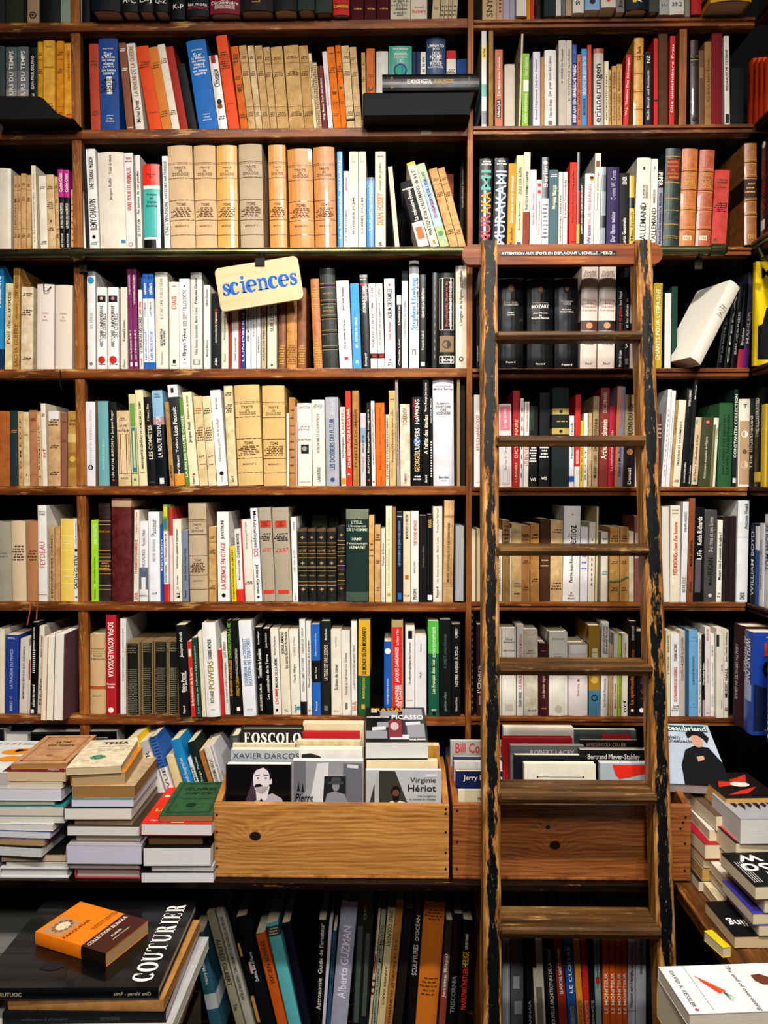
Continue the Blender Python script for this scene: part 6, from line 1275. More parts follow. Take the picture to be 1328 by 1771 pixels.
leaning('art books in the low bookcase', 400, 1520, 2.887, pl, YL, ZLOW, '''
632 722 100 -.05 pg 262c2a | dark art book with grey branch pattern |q.2,.9,4a5450,.1,.4;q.25,.85,4a5450,.6,.85;d.03,.15,8a8a84,.15:Memorial ACTe
726 747 150 -.085 pp c9b698 | *narrow cream art book with red stripes@the red-striped art book |q.35,.5,8a2028,.1,.7;b.55,.57,8a2028;b.6,.62,8a2028;b.65,.67,8a2028
749 776 165 -.085 pp 9aa086 | narrow grey-green art book |u.1,.4,k,.5:MONUMENTAL;u.45,.9,k,.35:quantum et autres
779 822 145 -.095 pp cdba8c | cream art book with spaced black capitals |d.02,.3,k,.45,.01:SPIRIT COUNTRY;d.45,.75,k,.3:JENNIFER ISAACS
823 862 105 -.095 po b27c38 | tan art book with spaced title |d.3,.9,3a2410,.3:L'ILE DE PAQUES ET SES MYSTERES
868 910 150 -.1 po 241d18 | dark ribbed art book |
916 960 100 -.065 pg 101214 | *black art book with white capitals left of the thick orange one@the black art book with capitals |u.12,.3,e0dcd0,.45:D'OCÉAN;u.33,.55,e0dcd0,.45:SCULPTURES
963 1070 118 -.075 hc c9731a | *thick orange cloth art book with dark bands@the thick orange art book |=.05,.14,5a3a14,4;=.55,.7,5a3a14,5
1073 1105 205 -.072 pg 8a6458 | photo spine with white bold name |b.0,.3,3c3230;u.29,.66,w,.5,.02:Josette Rispal;b.6,.9,9a4a3a
1112 1155 175 -.065 pg 101214 | black art book with grey thin capitals |u.5,.8,8a8c90,.4:TRISCORNIA
1158 1206 205 -.062 pg 0d0e10 | black art book with red and yellow capitals |u.41,.76,d8442a,.5,.015:NARRENKÜNSTLER;u.27,.4,e8c030,.5,.015:HEILIGE;u.12,.25,w,.4:LOB DER TORHEIT
''')
leaning('art books in the low bookcase behind the ladder', 830, 1520, 2.667, pl, YL, ZLOW, '''
103 138 150 .0 pp 8f9298 | *grey art book with upright word next to the ladder stile@the grey art book by the stile |d.25,.4,k,.5:country
141 200 160 .0 pg 4a4e52 | dark grey art book with triangles |q.5,.6,8a8e92,.2,.7;q.7,.8,8a8e92,.3,.9
205 228 150 .03 pp 101214 | narrow black art book |u.7,.95,b0b0b0,.4:GIANNAIA
230 278 140 .05 pg b8b0a0 | *black-and-white tower photo spine, low bookcase@the tower photo spine |q.0,.45,2a2a2a,.0,.35;q.6,.9,6a6458,.2,.8
282 325 150 .07 pp 1c2021 | charcoal art book with white capitals |u.3,.9,c8c4ba,.3:NOUVELLE ARCHITECTURE DE LA SIECLE
330 368 140 .07 pp 84281c | dark red art book |u.3,.65,w,.3:LE PORTAIL SAINT-TROPHIME
372 414 130 .07 pp 1f4f8c | blue art book |u.3,.65,w,.35:LE CLOÎTRE;u.75,.95,c8a040,.35:MAISONS D'ARCHITECTES
418 450 140 .06 pp d08a26 | *amber art book between blue and red ones@the amber art book |u.7,.95,5a2a10,.45:MAISONS D'ARCHITECTES
455 486 140 .05 pp bd2a22 | red art book |u.7,.95,e8c8a8,.45:MAISONS D'ARCHITECTES
489 514 140 .04 pp 14161a | black art book |u.7,.95,c8c4ba,.45:MAISONS D'ARCHITECTES
518 546 140 .03 pp 7f9698 | teal-grey art book with red mark |u.2,.6,k,.3:Six quelques théories;q.52,.57,b03030,.1,.9
562 592 125 .012 pp d0601a | orange art book, first of four alike |u.5,.8,w,.45:LE MONITEUR;q.0,.0,k
594 622 125 .012 pp cf5e18 | orange art book, second of four alike |u.5,.8,w,.45:LE MONITEUR
624 650 125 .012 pp d0601a | *orange art book, third of four alike@the third orange art book |u.5,.8,w,.45:LE MONITEUR
652 676 125 .012 pp cc5a16 | orange art book, fourth of four alike |u.5,.8,w,.45:LE MONITEUR
680 716 130 .0 pp b4b4bc | pale grey art book with black title |u.3,.5,k,.3:Barnard and others;u.5,.75,k,.45:Häuser am Hang;b.78,.785,c03a3a
719 766 130 .0 pp a7adb2 | grey art book with green-grey title |d.15,.5,3a4a48,.35:CCA: Building and Gardens
775 815 140 .0 pp 20262a | dim dark art book behind the stile |
''')
# ---------------------------------------------------------------- black metal boxes on the second shelf
BM = bpy.data.materials.new('black_sheet_metal'); t, N, L, b = nt(BM); b.inputs['Base Color'].default_value = (.006, .006, .006, 1); b.inputs['Roughness'].default_value = .6; b.inputs['Specular IOR Level'].default_value = .08
yb = FR-.055
z0 = ZL[1]
q0, q1 = P(627, 200, yb), P(822, 200, yb); zt = P(720, 160, yb).z
def rbox(x0, x1, y0, y1, z0, z1, r):
    pts = []
    w_, h_ = x1-x0, z1-z0
    for cx, cz, a in ((x1-.001, z0+.001, -90), (x1-r, z1-r, 0), (x0+r, z1-r, 90), (x0+.001, z0+.001, 180)):
        rr = r if cz > z0+.01 else .001
        for k in range(5): t_ = math.radians(a+90*k/4); pts.append((cx+rr*math.cos(t_), cz+rr*math.sin(t_)))
    return prism(pts, y0, y1, 'Y')
bx = link('metal_box', rbox(q0.x, q1.x-.012, yb, FR+.0055, z0+.0003, zt, .006), BM); tag(bx, 'black metal box at the shelf edge under the black photo book', 'metal box')
link('front_lip', prism([(q0.x+.004, z0+.001), (q1.x-.018, z0+.001), (q1.x-.002, z0+.052), (q0.x+.004, zt-.004)], yb-.003, yb-.0002, 'Y'), BM, bx)
e0 = P(-10, 165, yb).x; pts = [(e0, z0+.0003)]
for px, py in ((127, 225), (120, 216), (100, 196), (84, 180), (76, 171), (68, 167), (58, 166)): v_ = P(px, py, yb); pts.append((v_.x, max(v_.z, z0+.0004)))
pts.append((e0, P(0, 166, yb).z))
b2 = link('metal_box', prism(pts, yb, FR+.0055, 'Y'), BM); tag(b2, 'black metal box with a sloping rounded end in the upper left corner', 'metal box')
# the photo book lying on the box, spine out
th_ = .0375; hz = P(810, 150, yb-.02).x-P(661, 150, yb-.02).x
pb = lie('hardcover_book', 'thick black photo book lying on the black metal box', P(730, 129, yb).z-P(730, 157, yb).z, .095, P(828, 145, yb).x-P(661, 145, yb).x, (P(661, 145, yb).x, yb-.012, zt+.0004), 'spine', '0c0e10', 'hf', group=None)
th_b = P(730, 129, yb).z-P(730, 157, yb).z
def spine_lay(bk, H, th, items):
    """lettering on the spine of a lying book, reading left to right from the front"""
    for s, u0, u1, v0, v1, col, bold in items:
        g, ff = glyphs(s, bold)
        # spine mode: local z runs to -X ; local x is up
        link('lettering', mesh([(-th/2+th*(v0+(v1-v0)*y), .10*th*(2*(-.5+(v0+(v1-v0)*y)))**2-.0012, H*(1-(u0+(u1-u0)*x))) for x, y in g], ff), mat(ink(col), 'ink'), bk)
Hb = P(828, 145, yb).x-P(661, 145, yb).x
spine_lay(pb, Hb, th_b, [('LE MONDE VEGETAL', .26, .51, .36, .62, 'w', .02), ('EN 1001 PHOTOS', .53, .73, .36, .62, 'c8a24a', .02), ('BACHELLI', .09, .11, .1, .8, 'c8a870', 0), ('LA RUELLE', .89, .905, .25, .75, 'c8b890', 0)])
# ---------------------------------------------------------------- small extras on the shelves
rb = link('bookmark_ribbon', tube([(P(74, 492, DS).x, DS+.02, P(74, 492, DS).z), (P(75, 490, DS-.005).x, DS-.004, P(75, 489, DS).z), (P(76, 503, DS-.006).x, DS-.006, P(76, 505, DS).z), (P(82, 506, DS-.006).x, DS-.006, P(82, 504, DS).z), (P(88, 497, DS).x, DS-.002, P(88, 497, DS).z), (P(86, 492, DS).x, DS+.015, P(86, 491.5, DS).z)], .0012, 6), mat('0f1412', 'cloth'))
tag(rb, 'black ribbon loop hanging over the top of a pinkish white volume', 'ribbon')
for k, (pa, pb_, pc) in enumerate((((53, 1040), (51, 1062), (47, 1081)), ((65, 1040), (64, 1056), (63, 1071)))):
    r_ = link('bookmark_ribbon', tube([P(pa[0], pa[1], FR-.0045), P(*pb_, FR-.004), P(*pc, FR-.004)], .0016, 6), mat('a85a38', 'cloth'))
    tag(r_, ['longer orange-brown ribbon hanging below the sixth shelf', 'shorter orange-brown ribbon hanging below the sixth shelf'][k], 'ribbon')
st = link('green_string', tube([P(1052, 1003, DS-.004), P(1062, 1004.5, DS-.004), P(1075, 1001, DS-.004), P(1087, 995, DS-.004)], .0012, 6), mat('3f9a68', 'cloth')); tag(st, 'thin green string across two orange-tan paperbacks', 'string')
rd = link('black_ribbon', tube([P(104, 640, FR-.004), P(105, 652, FR-.003), P(104, 664, FR-.003), P(107, 674, FR-.003)], .0013, 6), mat('101412', 'cloth')); tag(rd, 'black ribbon end hanging over the fourth shelf edge', 'ribbon')
# ---------------------------------------------------------------- corner of the fourth shelf: leaning white book and its dark neighbours
def stand(name, label, pbl, wd, H, D, lean, rotz, Y, zb, style, hx, items='', pages='e2d3b4', cat='book', group=None):
    o = make_book(name, wd, H, D, style, hx, items, pages); a = math.atan(lean)
    dz = wd/2*abs(math.sin(a)); p = P(*pbl, Y)
    o.matrix_world = Matrix.Translation((p.x, Y, zb+dz+.0004)) @ Matrix.Rotation(rotz, 4, 'Z') @ Matrix.Rotation(a, 4, 'Y')
    tag(o, label, cat, group); ALL.append(o); return o
G4 = 'books in the corner of the fourth shelf'
stand('cloth_bound_book', 'white hardback leaning far to the right beside the yellow book', (1204, 636), .034, .225, .115, .60, math.radians(20), DS-.055, ZR[3], 'hc', 'd9d2c4', 'h.3,n,.45:Henri;h.33,n,.6:Dutilleux;h.36,n,.45:Le son;h.39,n,.25:du;h.42,n,.5:chanteur', group=G4)
for k, (px, h_, ln, hx, lb, it) in enumerate((
    (1243, .225, .13, '131618', 'black leaning spine just right of the leaning white hardback', 'u.1,.9,e,.25:DE LA NOTE DE L\'OPERA'),
    (1256, .21, .11, '111517', 'second black leaning spine right of the leaning white hardback', 'u.1,.9,b0b0a8,.25:OPERA'),
    (1268, .215, .09, '15181c', 'third black leaning spine with small white print in the corner', 'u.3,.8,c8c4bc,.3:BRUCKNER'),
    (1279, .22, .07, '1a1a22', 'black slim spine with pink foot in the corner', 'b.75,1,c83858;u.5,.7,w,.4:Bruckner'),
    (1289, .25, .05, '54506a', 'grey-violet slim spine with purple foot beside the yellow book', 'b.75,1,7a3a9a;u.4,.72,w,.4:MAHLER'))):
    stand('slim_paperback', lb, (px, 636), .0135, h_, .12, ln, 0, DS+.055, ZR[3], 'pg', hx, it, group=G4)
stand('glossy_paperback', 'dim grey-white book leaning behind the white hardback', (1222, 636), .02, .25, .1, .25, 0, DS+.178, ZR[3], 'pg', 'b9b6ae', 'b.0,.1,3a3a3a', group=G4)
# ---------------------------------------------------------------- right-hand wall shelf: spines look to the left
def side(label, x0, x1, pyt, pyb, zb, hx, style='pp', D=.13, X=None, items='', group=None, name=None, pages='e2d3b4', rot=0):
    X = X if X is not None else XS+.006
    a = PX(x1, pyb, X); b = PX(x0, pyb, X); t = PX((x0+x1)/2, pyt, X)
    w_ = max(.006, b.y-a.y-.0006); H = t.z-zb
    o = make_book(name or ('hardcover_book' if style[0] == 'h' else 'paperback_book'), w_, H, D, style, hx, items, pages)
    # local -y -> -X ; local x -> -Y
    o.matrix_world = Matrix.Translation((X, (a.y+b.y)/2, zb+.0004)) @ Matrix.Rotation(rot, 4, 'Z') @ Matrix.Rotation(-math.pi/2, 4, 'Z')
    tag(o, label, 'book', group); ALL.append(o); return o, w_, D, H
GS = 'books on the right-hand wall shelf'
for k, (a_, b_) in enumerate(((1291, 1300), (1300, 1309), (1309, 1317.5), (1317.5, 1326.5))):
    side('orange-red slim volume, %s of the set on the right-hand wall' % ['first', 'second', 'third', 'fourth'][k], a_, b_, 108-k, 214, ZR[1], 'c8421a', 'pp', items='u.15,.6,k,.3:Langenscheidt', group=GS)
side('navy spine with red lettering on the right-hand wall, third shelf', 1313, 1324, 243, 425, ZR[2], '131a24', 'pg', items='u.2,.7,a83038,.5:DAS VERMÄCHTNIS;o.06,w,.25;q.8,.9,d8dce0,.2,.8', group=GS)
side('dark maroon spine at the right edge, third shelf', 1324, 1336, 275, 420, ZR[2], '4a1418', 'pp', group=GS)
yb_, w_, D_, H_ = side('yellow book with black silhouette facing out at the right edge', 1299, 1304, 456, 622, ZR[3], 'e3c41c', 'pg', D=.15, X=XS-.004, group=GS)
cov_print(yb_, w_, D_, H_, 'k', polys=[[(.05, 0.06), (.6, .06), (.95, .3), (.95, .7), (.5, .74), (.36, .68), (.33, .6), (.18, .55), (.12, .4), (.05, .38)]], texts=[('MOZART', .1, .95, .84, .94, .04)], name='cover_print')
side('dark green spine with white print at the right edge, fifth shelf', 1293, 1303, 690, 838, ZR[4], '14241f', 'pp', items='u.2,.8,w,.4:The Illustrated', group=GS)
side('black spine with yellow edge at the right edge, fifth shelf', 1303, 1313, 672, 838, ZR[4], '191a18', 'pg', items='b.85,.95,e0c050;u.1,.5,w,.5:THE ILLUSTRATED', group=GS)
side('white tall spine at the right edge, fifth shelf', 1326, 1340, 655, 842, ZR[4], 'e0dedc', 'pp', group=GS)
side('yellow narrow spine at the right edge, fifth shelf', 1314, 1322, 700, 840, ZR[4], 'd9b83c', 'pp', group=GS)
side('navy spine with white capitals on the right-hand wall, sixth shelf', 1296, 1304, 905, 1045, ZR[5], '1a2240', 'pp', items='u.1,.9,d8dce8,.5:WILLIAM BOYD', group=GS)
side('blue and white spine on the right-hand wall, sixth shelf', 1304, 1311, 910, 1050, ZR[5], '2a5aa0', 'pp', items='b.0,.3,e0e4e8', group=GS)
side('white spine with pale drawing on the right-hand wall, sixth shelf', 1311, 1319, 905, 1050, ZR[5], 'd9dadc', 'pp', items='u.2,.8,8a6a70,.4:TIERGARTEN LOCOMOTIVE', group=GS)
side('white and blue striped spine at the right edge, sixth shelf', 1319, 1334, 890, 1055, ZR[5], 'dcdfe4', 'pg', items='u.1,.6,2a4a90,.5:TOM WOLFE', group=GS)
XB = XS-.045
side('maroon hardback spine overhanging the right-hand wall, seventh shelf', 1262.5, 1283, 1079, 1245, ZR[6], '4a1a26', 'hc', D=.15, X=XB, items='d.2,.75,d8c8c0,.3:HEALTH SERVICES IN ISRAEL', group=GS)
bb, w_, D_, H_ = side('big blue thriller with its cover facing out at the right edge', 1284, 1299, 1090, 1255, ZR[6], '24479c', 'pg', D=.15, X=XB, items='d.07,.52,w,.45,.01:WITH NO ONE;d.07,.42,w,.4,.01,-.35:AS WITNESS;q.52,.68,a8b8d0,.1,.9', group=GS)
cov_print(bb, w_, D_, H_, '1c2c58', polys=[[(.03, .04), (.97, .04), (.97, .5), (.8, .55), (.6, .48), (.4, .56), (.2, .46), (.03, .5)]])
cov_print(bb, w_, D_, H_, 'w', texts=[('THE No 1', .2, .9, .93, .955, .01), ('THE NEW', .2, .9, .03, .055, .01)], name='lettering', eps=.001)
cov_print(bb, w_, D_, H_, 'a83a30', texts=[('ELIZ', .18, .95, .77, .9, 0)], name='lettering', eps=.001)
cov_print(bb, w_, D_, H_, '10131c', texts=[('GEO', .15, 1.0, .55, .74, .01)], name='lettering', eps=.001)
side('dark blue book with red patch at the right edge, seventh shelf', 1323, 1342, 1110, 1275, ZR[6], '1a2a80', 'pg', D=.15, X=XB+.012, items='b.0,.15,d8202c;u.3,.95,w,.6,.02:ROBIN JUSTENS', group=GS)
# bold serif capitals for the large cover titles
def serif_cap(ch):
    R = lambda x0, x1, y0, y1: ([(x0, y0), (x1, y0), (x1, y1), (x0, y1)], [(0, 1, 2, 3)])
    def arc(cx, cy, rx, ry, a0, a1, n=20, tk=.12, tn=.035):
        p = [(cx+rx*math.cos(math.radians(a0+(a1-a0)*i/n)), cy+ry*math.sin(math.radians(a0+(a1-a0)*i/n))) for i in range(n+1)]
        return sweep(p, [(tn+(tk-tn)*abs(math.cos(math.radians(a0+(a1-a0)*i/n))))/1.22 for i in range(n+1)])
    st = lambda x: [R(x, x+.2, 0, 1), R(x-.08, x+.28, 0, .05), R(x-.08, x+.28, .95, 1)]
    if ch == 'I': return .5, st(.15)
    if ch == 'C': return .82, [arc(.45, .5, .32, .46, 42, 318), R(.65, .72, .6, .98)]
    if ch == 'O': return .9, [arc(.45, .5, .32, .46, 0, 360, 28)]
    if ch == 'U': return .92, [R(.12, .32, .35, 1), R(.04, .4, .95, 1), R(.66, .73, .35, 1), R(.56, .84, .95, 1), arc(.46, .36, .24, .32, 180, 360, 14, .1)]
    if ch == 'T': return .82, [R(.3, .5, 0, 1), R(.2, .6, 0, .05), R(.04, .76, .94, 1), R(.04, .09, .74, 1), R(.71, .76, .74, 1)]
    if ch == 'L': return .75, st(.12)+[R(.2, .68, 0, .06), R(.62, .68, 0, .3)]
    if ch in 'EF':
        q = st(.12)+[R(.2, .68, .94, 1), R(.62, .68, .74, 1), R(.3, .54, .48, .54), R(.5, .55, .38, .64)]
        return .78, q+([R(.2, .68, 0, .06), R(.62, .68, 0, .28)] if ch == 'E' else [])
    if ch == 'R': return .9, st(.12)+[arc(.36, .735, .24, .235, -90, 90, 12, .1), sweep([(.42, .5), (.55, .4), (.64, .12), (.8, .03)], [.07, .1, .1, .03])]
    if ch == 'S': return .74, [sweep([(.62, .72), (.55, .9), (.38, .96), (.2, .88), (.17, .72), (.3, .57), (.46, .46), (.57, .3), (.54, .13), (.36, .04), (.18, .1), (.1, .3)], [.03, .04, .04, .08, .1, .11, .11, .1, .08, .04, .04, .03]), R(.6, .65, .66, .98), R(.07, .12, .02, .34)]
def serif_print(bk, w, D, H, col, txt, u0, u1, v0, v1):
    gv = []; gf = []; adv = 0
    for ch in txt:
        a, S = serif_cap(ch)
        for v, f in S: k = len(gv); gv += [(x+adv, y) for x, y in v]; gf += [tuple(q+k for q in p) for p in f]
        adv += a+.06
    return link('lettering', mesh([(w/2+.0008, D*(u0+(u1-u0)*x/adv), H*(v0+(v1-v0)*y)) for x, y in gv], gf), mat(ink(col), 'ink'), bk)
# ---------------------------------------------------------------- piles on the counter
def pile(group, Yf, zb, layers):
    """layers bottom to top: px0 px1 thickness_px cover pages style dy rot depth label"""
    z = zb+.0004; out = []
    for px0, px1, tpx, hx, pg, st, dy, rot, H, lab in layers:
        Y = Yf+dy
        # pixel row of this layer
        py = pix(((px0-CX)/F*Y, Y, z))[1]
        x0, x1 = P(px0, py, Y).x, P(px1, py, Y).x; th = tpx*Y/F
        o = lie({'pp': 'paperback_book', 'po': 'aged_paperback', 'hp': 'hardcover_book', 'hc': 'cloth_bound_book', 'pg': 'glossy_paperback'}[st], lab, th, x1-x0, H, (x0, Y, z), 'tail', hx, st, pg, math.radians(rot), group=group)
        out.append((o, th, x1-x0, H)); z += th+.0006
    return out
GP = 'books piled on the counter'
W = 'dcdad8'
s1 = pile(GP, CF+.012, CZ, [
 (-2, 118, 18, 'd8d8d8', 'd9d8d6', 'hp', 0, 0, .20, 'white book at the bottom of the leftmost counter pile'),
 (11, 117, 8, 'd0cdc6', 'd4cfc4', 'pp', .002, 0, .19, 'thin white book second from bottom of the leftmost pile'),
 (1, 113, 14, '121214', 'c9b294', 'pp', .002, 1, .20, 'tan-paged book with black cover low in the leftmost pile'),
 (-14, 76, 18, '1a1a1a', 'd4d2d0', 'pp', -.004, -5, .21, 'white-paged book turned slightly in the leftmost pile'),
 (-16, 80, 12, '8a6a44', 'b5966c', 'po', 0, -4, .20, 'brown paper-coloured book in the leftmost pile'),
 (-12, 89, 13, '2058a8', 'd9d8da', 'pp', 0, -3, .20, 'white-paged book with blue cover in the leftmost pile'),
 (-10, 93, 12, 'dcdad6', 'dedcd8', 'pp', 0, -2, .20, 'white book above the blue-covered one, leftmost pile'),
 (-10, 112, 12, 'd8d4cc', 'd9d5cc', 'pp', .002, 0, .20, 'white book with black label in the leftmost pile'),
 (-10, 110, 17, '2a8c8c', 'd8cfc0', 'pp', .001, 0, .20, 'cream-paged book with turquoise cover, leftmost pile'),
 (-6, 94, 9, '16211f', 'a8ad98', 'pp', .004, 0, .19, 'thin grey-paged book with black cover, leftmost pile'),
 (-8, 106, 22, 'd4d2d6', 'd8d7de', 'pp', .002, 0, .20, 'thick lilac-white book high in the leftmost pile'),
 (5, 108, 10, 'd6ccb8', 'dccfb8', 'pp', .003, 0, .19, 'thin cream book under the maroon-covered one'),
 (4, 114, 19, '6e1820', 'd6bc98', 'pp', .004, 0, .155, 'maroon-covered tan book near the top of the leftmost pile'),
 (19, 114, 10, 'c39a72', 'b0824c', 'po', .012, 3, .19, 'old tan booklet with a red frame on top of the leftmost pile')])
o, w_, D_, H_ = s1[12]; cov_print(o, w_, D_, H_, 'w', texts=[('son totalitarisme', .18, .95, .09, .2, .015), ('Payot', .7, .88, .02, .07, 0)], name='lettering')
o, w_, D_, H_ = s1[13]
fr = lambda a, b, c, d, t_: [[(a, c), (b, c), (b, c+t_), (a, c+t_)], [(a, d-t_), (b, d-t_), (b, d), (a, d)], [(a, c), (a+t_, c), (a+t_, d), (a, d)], [(b-t_, c), (b, c), (b, d), (b-t_, d)]]
cov_print(o, w_, D_, H_, 'b5764c', polys=fr(.1, .92, .08, .94, .035)); cov_print(o, w_, D_, H_, '5a4a28', texts=[('Le Nez', .38, .66, .70, .78, .01), ("d'un Notaire", .28, .78, .58, .67, .01), ('EDMOND ABOUT', .36, .68, .46, .49, 0)], name='lettering'); cov_print(o, w_, D_, H_, 'b05a3a', polys=[ell(.52, .27, .06, .035)], name='emblem')
s2 = pile(GP, CF+.008, CZ, [
 (129, 243, 18, 'a8484a', 'b5aaa4', 'hp', .004, 0, .19, 'hardback with red-striped boards at the bottom of the middle pile'),
 (120, 241, 12, 'b8b8b4', 'c4c3bd', 'pp', .002, 0, .19, 'grey-white book second from bottom of the middle pile'),
 (114, 245, 33, 'b0a7ac', 'c9c8da', 'pp', -.008, 0, .19, 'thick lilac-grey book low in the middle pile'),
 (132, 243, 13, 'c8bfae', 'd3cab8', 'pp', .012, 0, .18, 'cream-paged book in the middle pile above the lilac one'),
 (115, 241, 18, '4a3c30', 'dcdad6', 'pp', 0, 0, .19, 'white-paged book with dark picture cover, middle pile'),
 (128, 229, 11, '6a5844', 'a8967c', 'po', .004, 0, .18, 'tan-grey thin book in the middle pile'),
 (110, 227, 21, '3a2630', 'e0dcd0', 'pp', -.004, 1, .20, 'white ribbed-page book in the middle of the centre pile'),
 (123, 230, 14, '2a7c90', 'd4d2e0', 'pp', 0, 1, .22, 'lilac-paged book with teal cover, middle pile'),
 (125, 232, 22, 'c0a98a', '9c7848', 'po', .002, 2, .20, 'brown-paged old booklet with beige cover, middle pile'),
 (122, 214, 20, 'd98a1e', 'b59a72', 'po', .004, 6, .19, 'ragged old booklet with orange cover, middle pile'),
 (114, 206, 13, 'e2d8be', 'c9b690', 'po', -.002, 7, .18, 'cream booklet with green crest on top of the middle pile')])
o, w_, D_, H_ = s2[10]
cov_print(o, w_, D_, H_, '141414', texts=[('TESSA', .36, .86, .80, .89, .03)], name='lettering'); cov_print(o, w_, D_, H_, 'e', texts=[('LA NYMPHE AU COEUR FIDELE', .3, .95, .70, .725, 0), ('adaptation de la piece', .3, .92, .63, .65, 0), ('JEAN GIRAUDOUX', .36, .86, .55, .59, .01), ('GRASSET', .18, .34, .2, .22, .01)], name='lettering')
cr = [ell(.45+.10*math.cos(a_*math.pi/4), .33+.055*math.sin(a_*math.pi/4), .055, .03, 8) for a_ in range(8)]+[ell(.45, .33, .06, .035, 10)]
cov_print(o, w_, D_, H_, '5f9a72', polys=cr, name='emblem')
s3 = pile(GP, CF-.006, CZ, [
 (243, 369, 19, '141517', 'dcdade', 'pp', 0, 1, .20, 'white-paged book with black cover at the bottom of the right pile'),
 (262, 369, 9, 'a8aaa8', 'b8b9b6', 'pp', .006, 0, .19, 'thin grey book second from bottom of the right pile'),
 (246, 364, 34, '17191a', 'dcdad8', 'pp', .002, 1, .19, 'thick white-paged book with black cover, right pile'),
 (256, 350, 17, '54402a', '8a6e48', 'po', .014, 1, .17, 'brown pamphlets bundle in the right counter pile'),
 (243, 362, 5, '6a4e30', '9a7a50', 'po', .006, 0, .18, 'thin brown booklet in the right counter pile'),
 (243, 366, 21, 'd6331c', 'dcd8d6', 'pp', -.002, 0, .20, 'red-covered white-paged book under the green booklet'),
 (274, 367, 12, '35603c', '9c6a40', 'po', .004, 2, .185, 'old green booklet with ruled frame on top of right pile')])
o, w_, D_, H_ = s3[5]; cov_print(o, w_, D_, H_, 'e8c840', texts=[('LE', .08, .24, .3, .37, .03), ('M', .22, .3, .2, .27, .03)], name='lettering'); cov_print(o, w_, D_, H_, 'w', polys=[ell(.1, .72, .04, .03)], texts=[('Payot', .12, .24, .05, .09, .01)], name='emblem'); cov_print(o, w_, D_, H_, 'e8c8a0', polys=[[(.42, .02), (.6, .02), (.6, .07), (.42, .07)]], name='cover_print')
o, w_, D_, H_ = s3[6]; cov_print(o, w_, D_, H_, '1d3a22', polys=fr(.1, .92, .06, .95, .012)+fr(.13, .89, .09, .92, .005)+[ell(.5, .28, .1, .06)], texts=[('ŒUVRES', .2, .84, .72, .8, .02), ('COMPLETES', .26, .78, .6, .65, .015), ('ALFRED DE MUSSET', .24, .8, .44, .48, 0)])
o, w_, D_, H_ = s3[0]; cov_print(o, w_, D_, H_, 'w', texts=[('Alain Mabanckou', .15, .36, .03, .1, 0)], name='lettering')
# white illustrated book at the far left, on its own pile beyond the picture edge
zz = CZ+.0004; z10 = CZ+.0004+sum(q[1]+.0006 for q in s1[:11])
tp = (z10-CZ-.0004)/3
for k, lab in enumerate(('thick book lowest in the pile beyond the left edge', 'thick book in the middle of the pile beyond the left edge', 'grey book under the illustrated white one at the left edge')):
    lie('paperback_book', lab, tp-.0005, .16, .20, (-1.05, 1.628, zz), 'tail', ['c8c0b4', 'b8b0a8', 'a8a4a4'][k], 'pp', 'd8d0c4', 0, group=GP); zz += tp
t1 = .034
o = lie('paperback_book', 'white book with orange illustration at the left picture edge', t1, .165, .205, (-.857-.165, 1.626, z10+.0006), 'tail', 'dddbd8', 'pp', 'c4bab4', 0, group=GP)
for pl_ in (ell(.72, .62, .2, .09, 14), ell(.78, .4, .16, .09, 12), [(.7, .6), (.97, .72), (.97, .78), (.7, .72)]): cov_print(o, t1, .165, .205, 'e0922a', polys=[pl_])
cov_print(o, t1, .165, .205, '8a8680', texts=[('la vie de la débauche', .3, .96, .86, .92, 0, .3)], name='lettering')
# things standing at the back of the counter
def back(lab, px0, px1, pyt, Y, th, hx, style='pp', name='hardcover_book', pages='dedad2'):
    return facing(name, lab, px0, px1, pyt, Y, th, CZ, hx, style, pages, group='books at the back of the counter')
o, w_, D_, H_ = back('large black boxed book behind the left pile, white print on front', 51, 199, 1266, 1.86, .07, '121215', 'pg'); o.rotation_euler.z += .035
cov_print(o, w_, D_, H_, 'c8c4bc', texts=[('PASCAL QUIGNARD', .72, .9, .93, .945, .01)], name='lettering')
back('white book behind the left pile next to the black boxed one', 10, 48, 1270, 1.88, .05, 'd6d2cc', 'pp', 'paperback_book')
back('dark slim book at the left edge behind the pile', -20, 6, 1262, 1.86, .05, '14161a', 'hp')
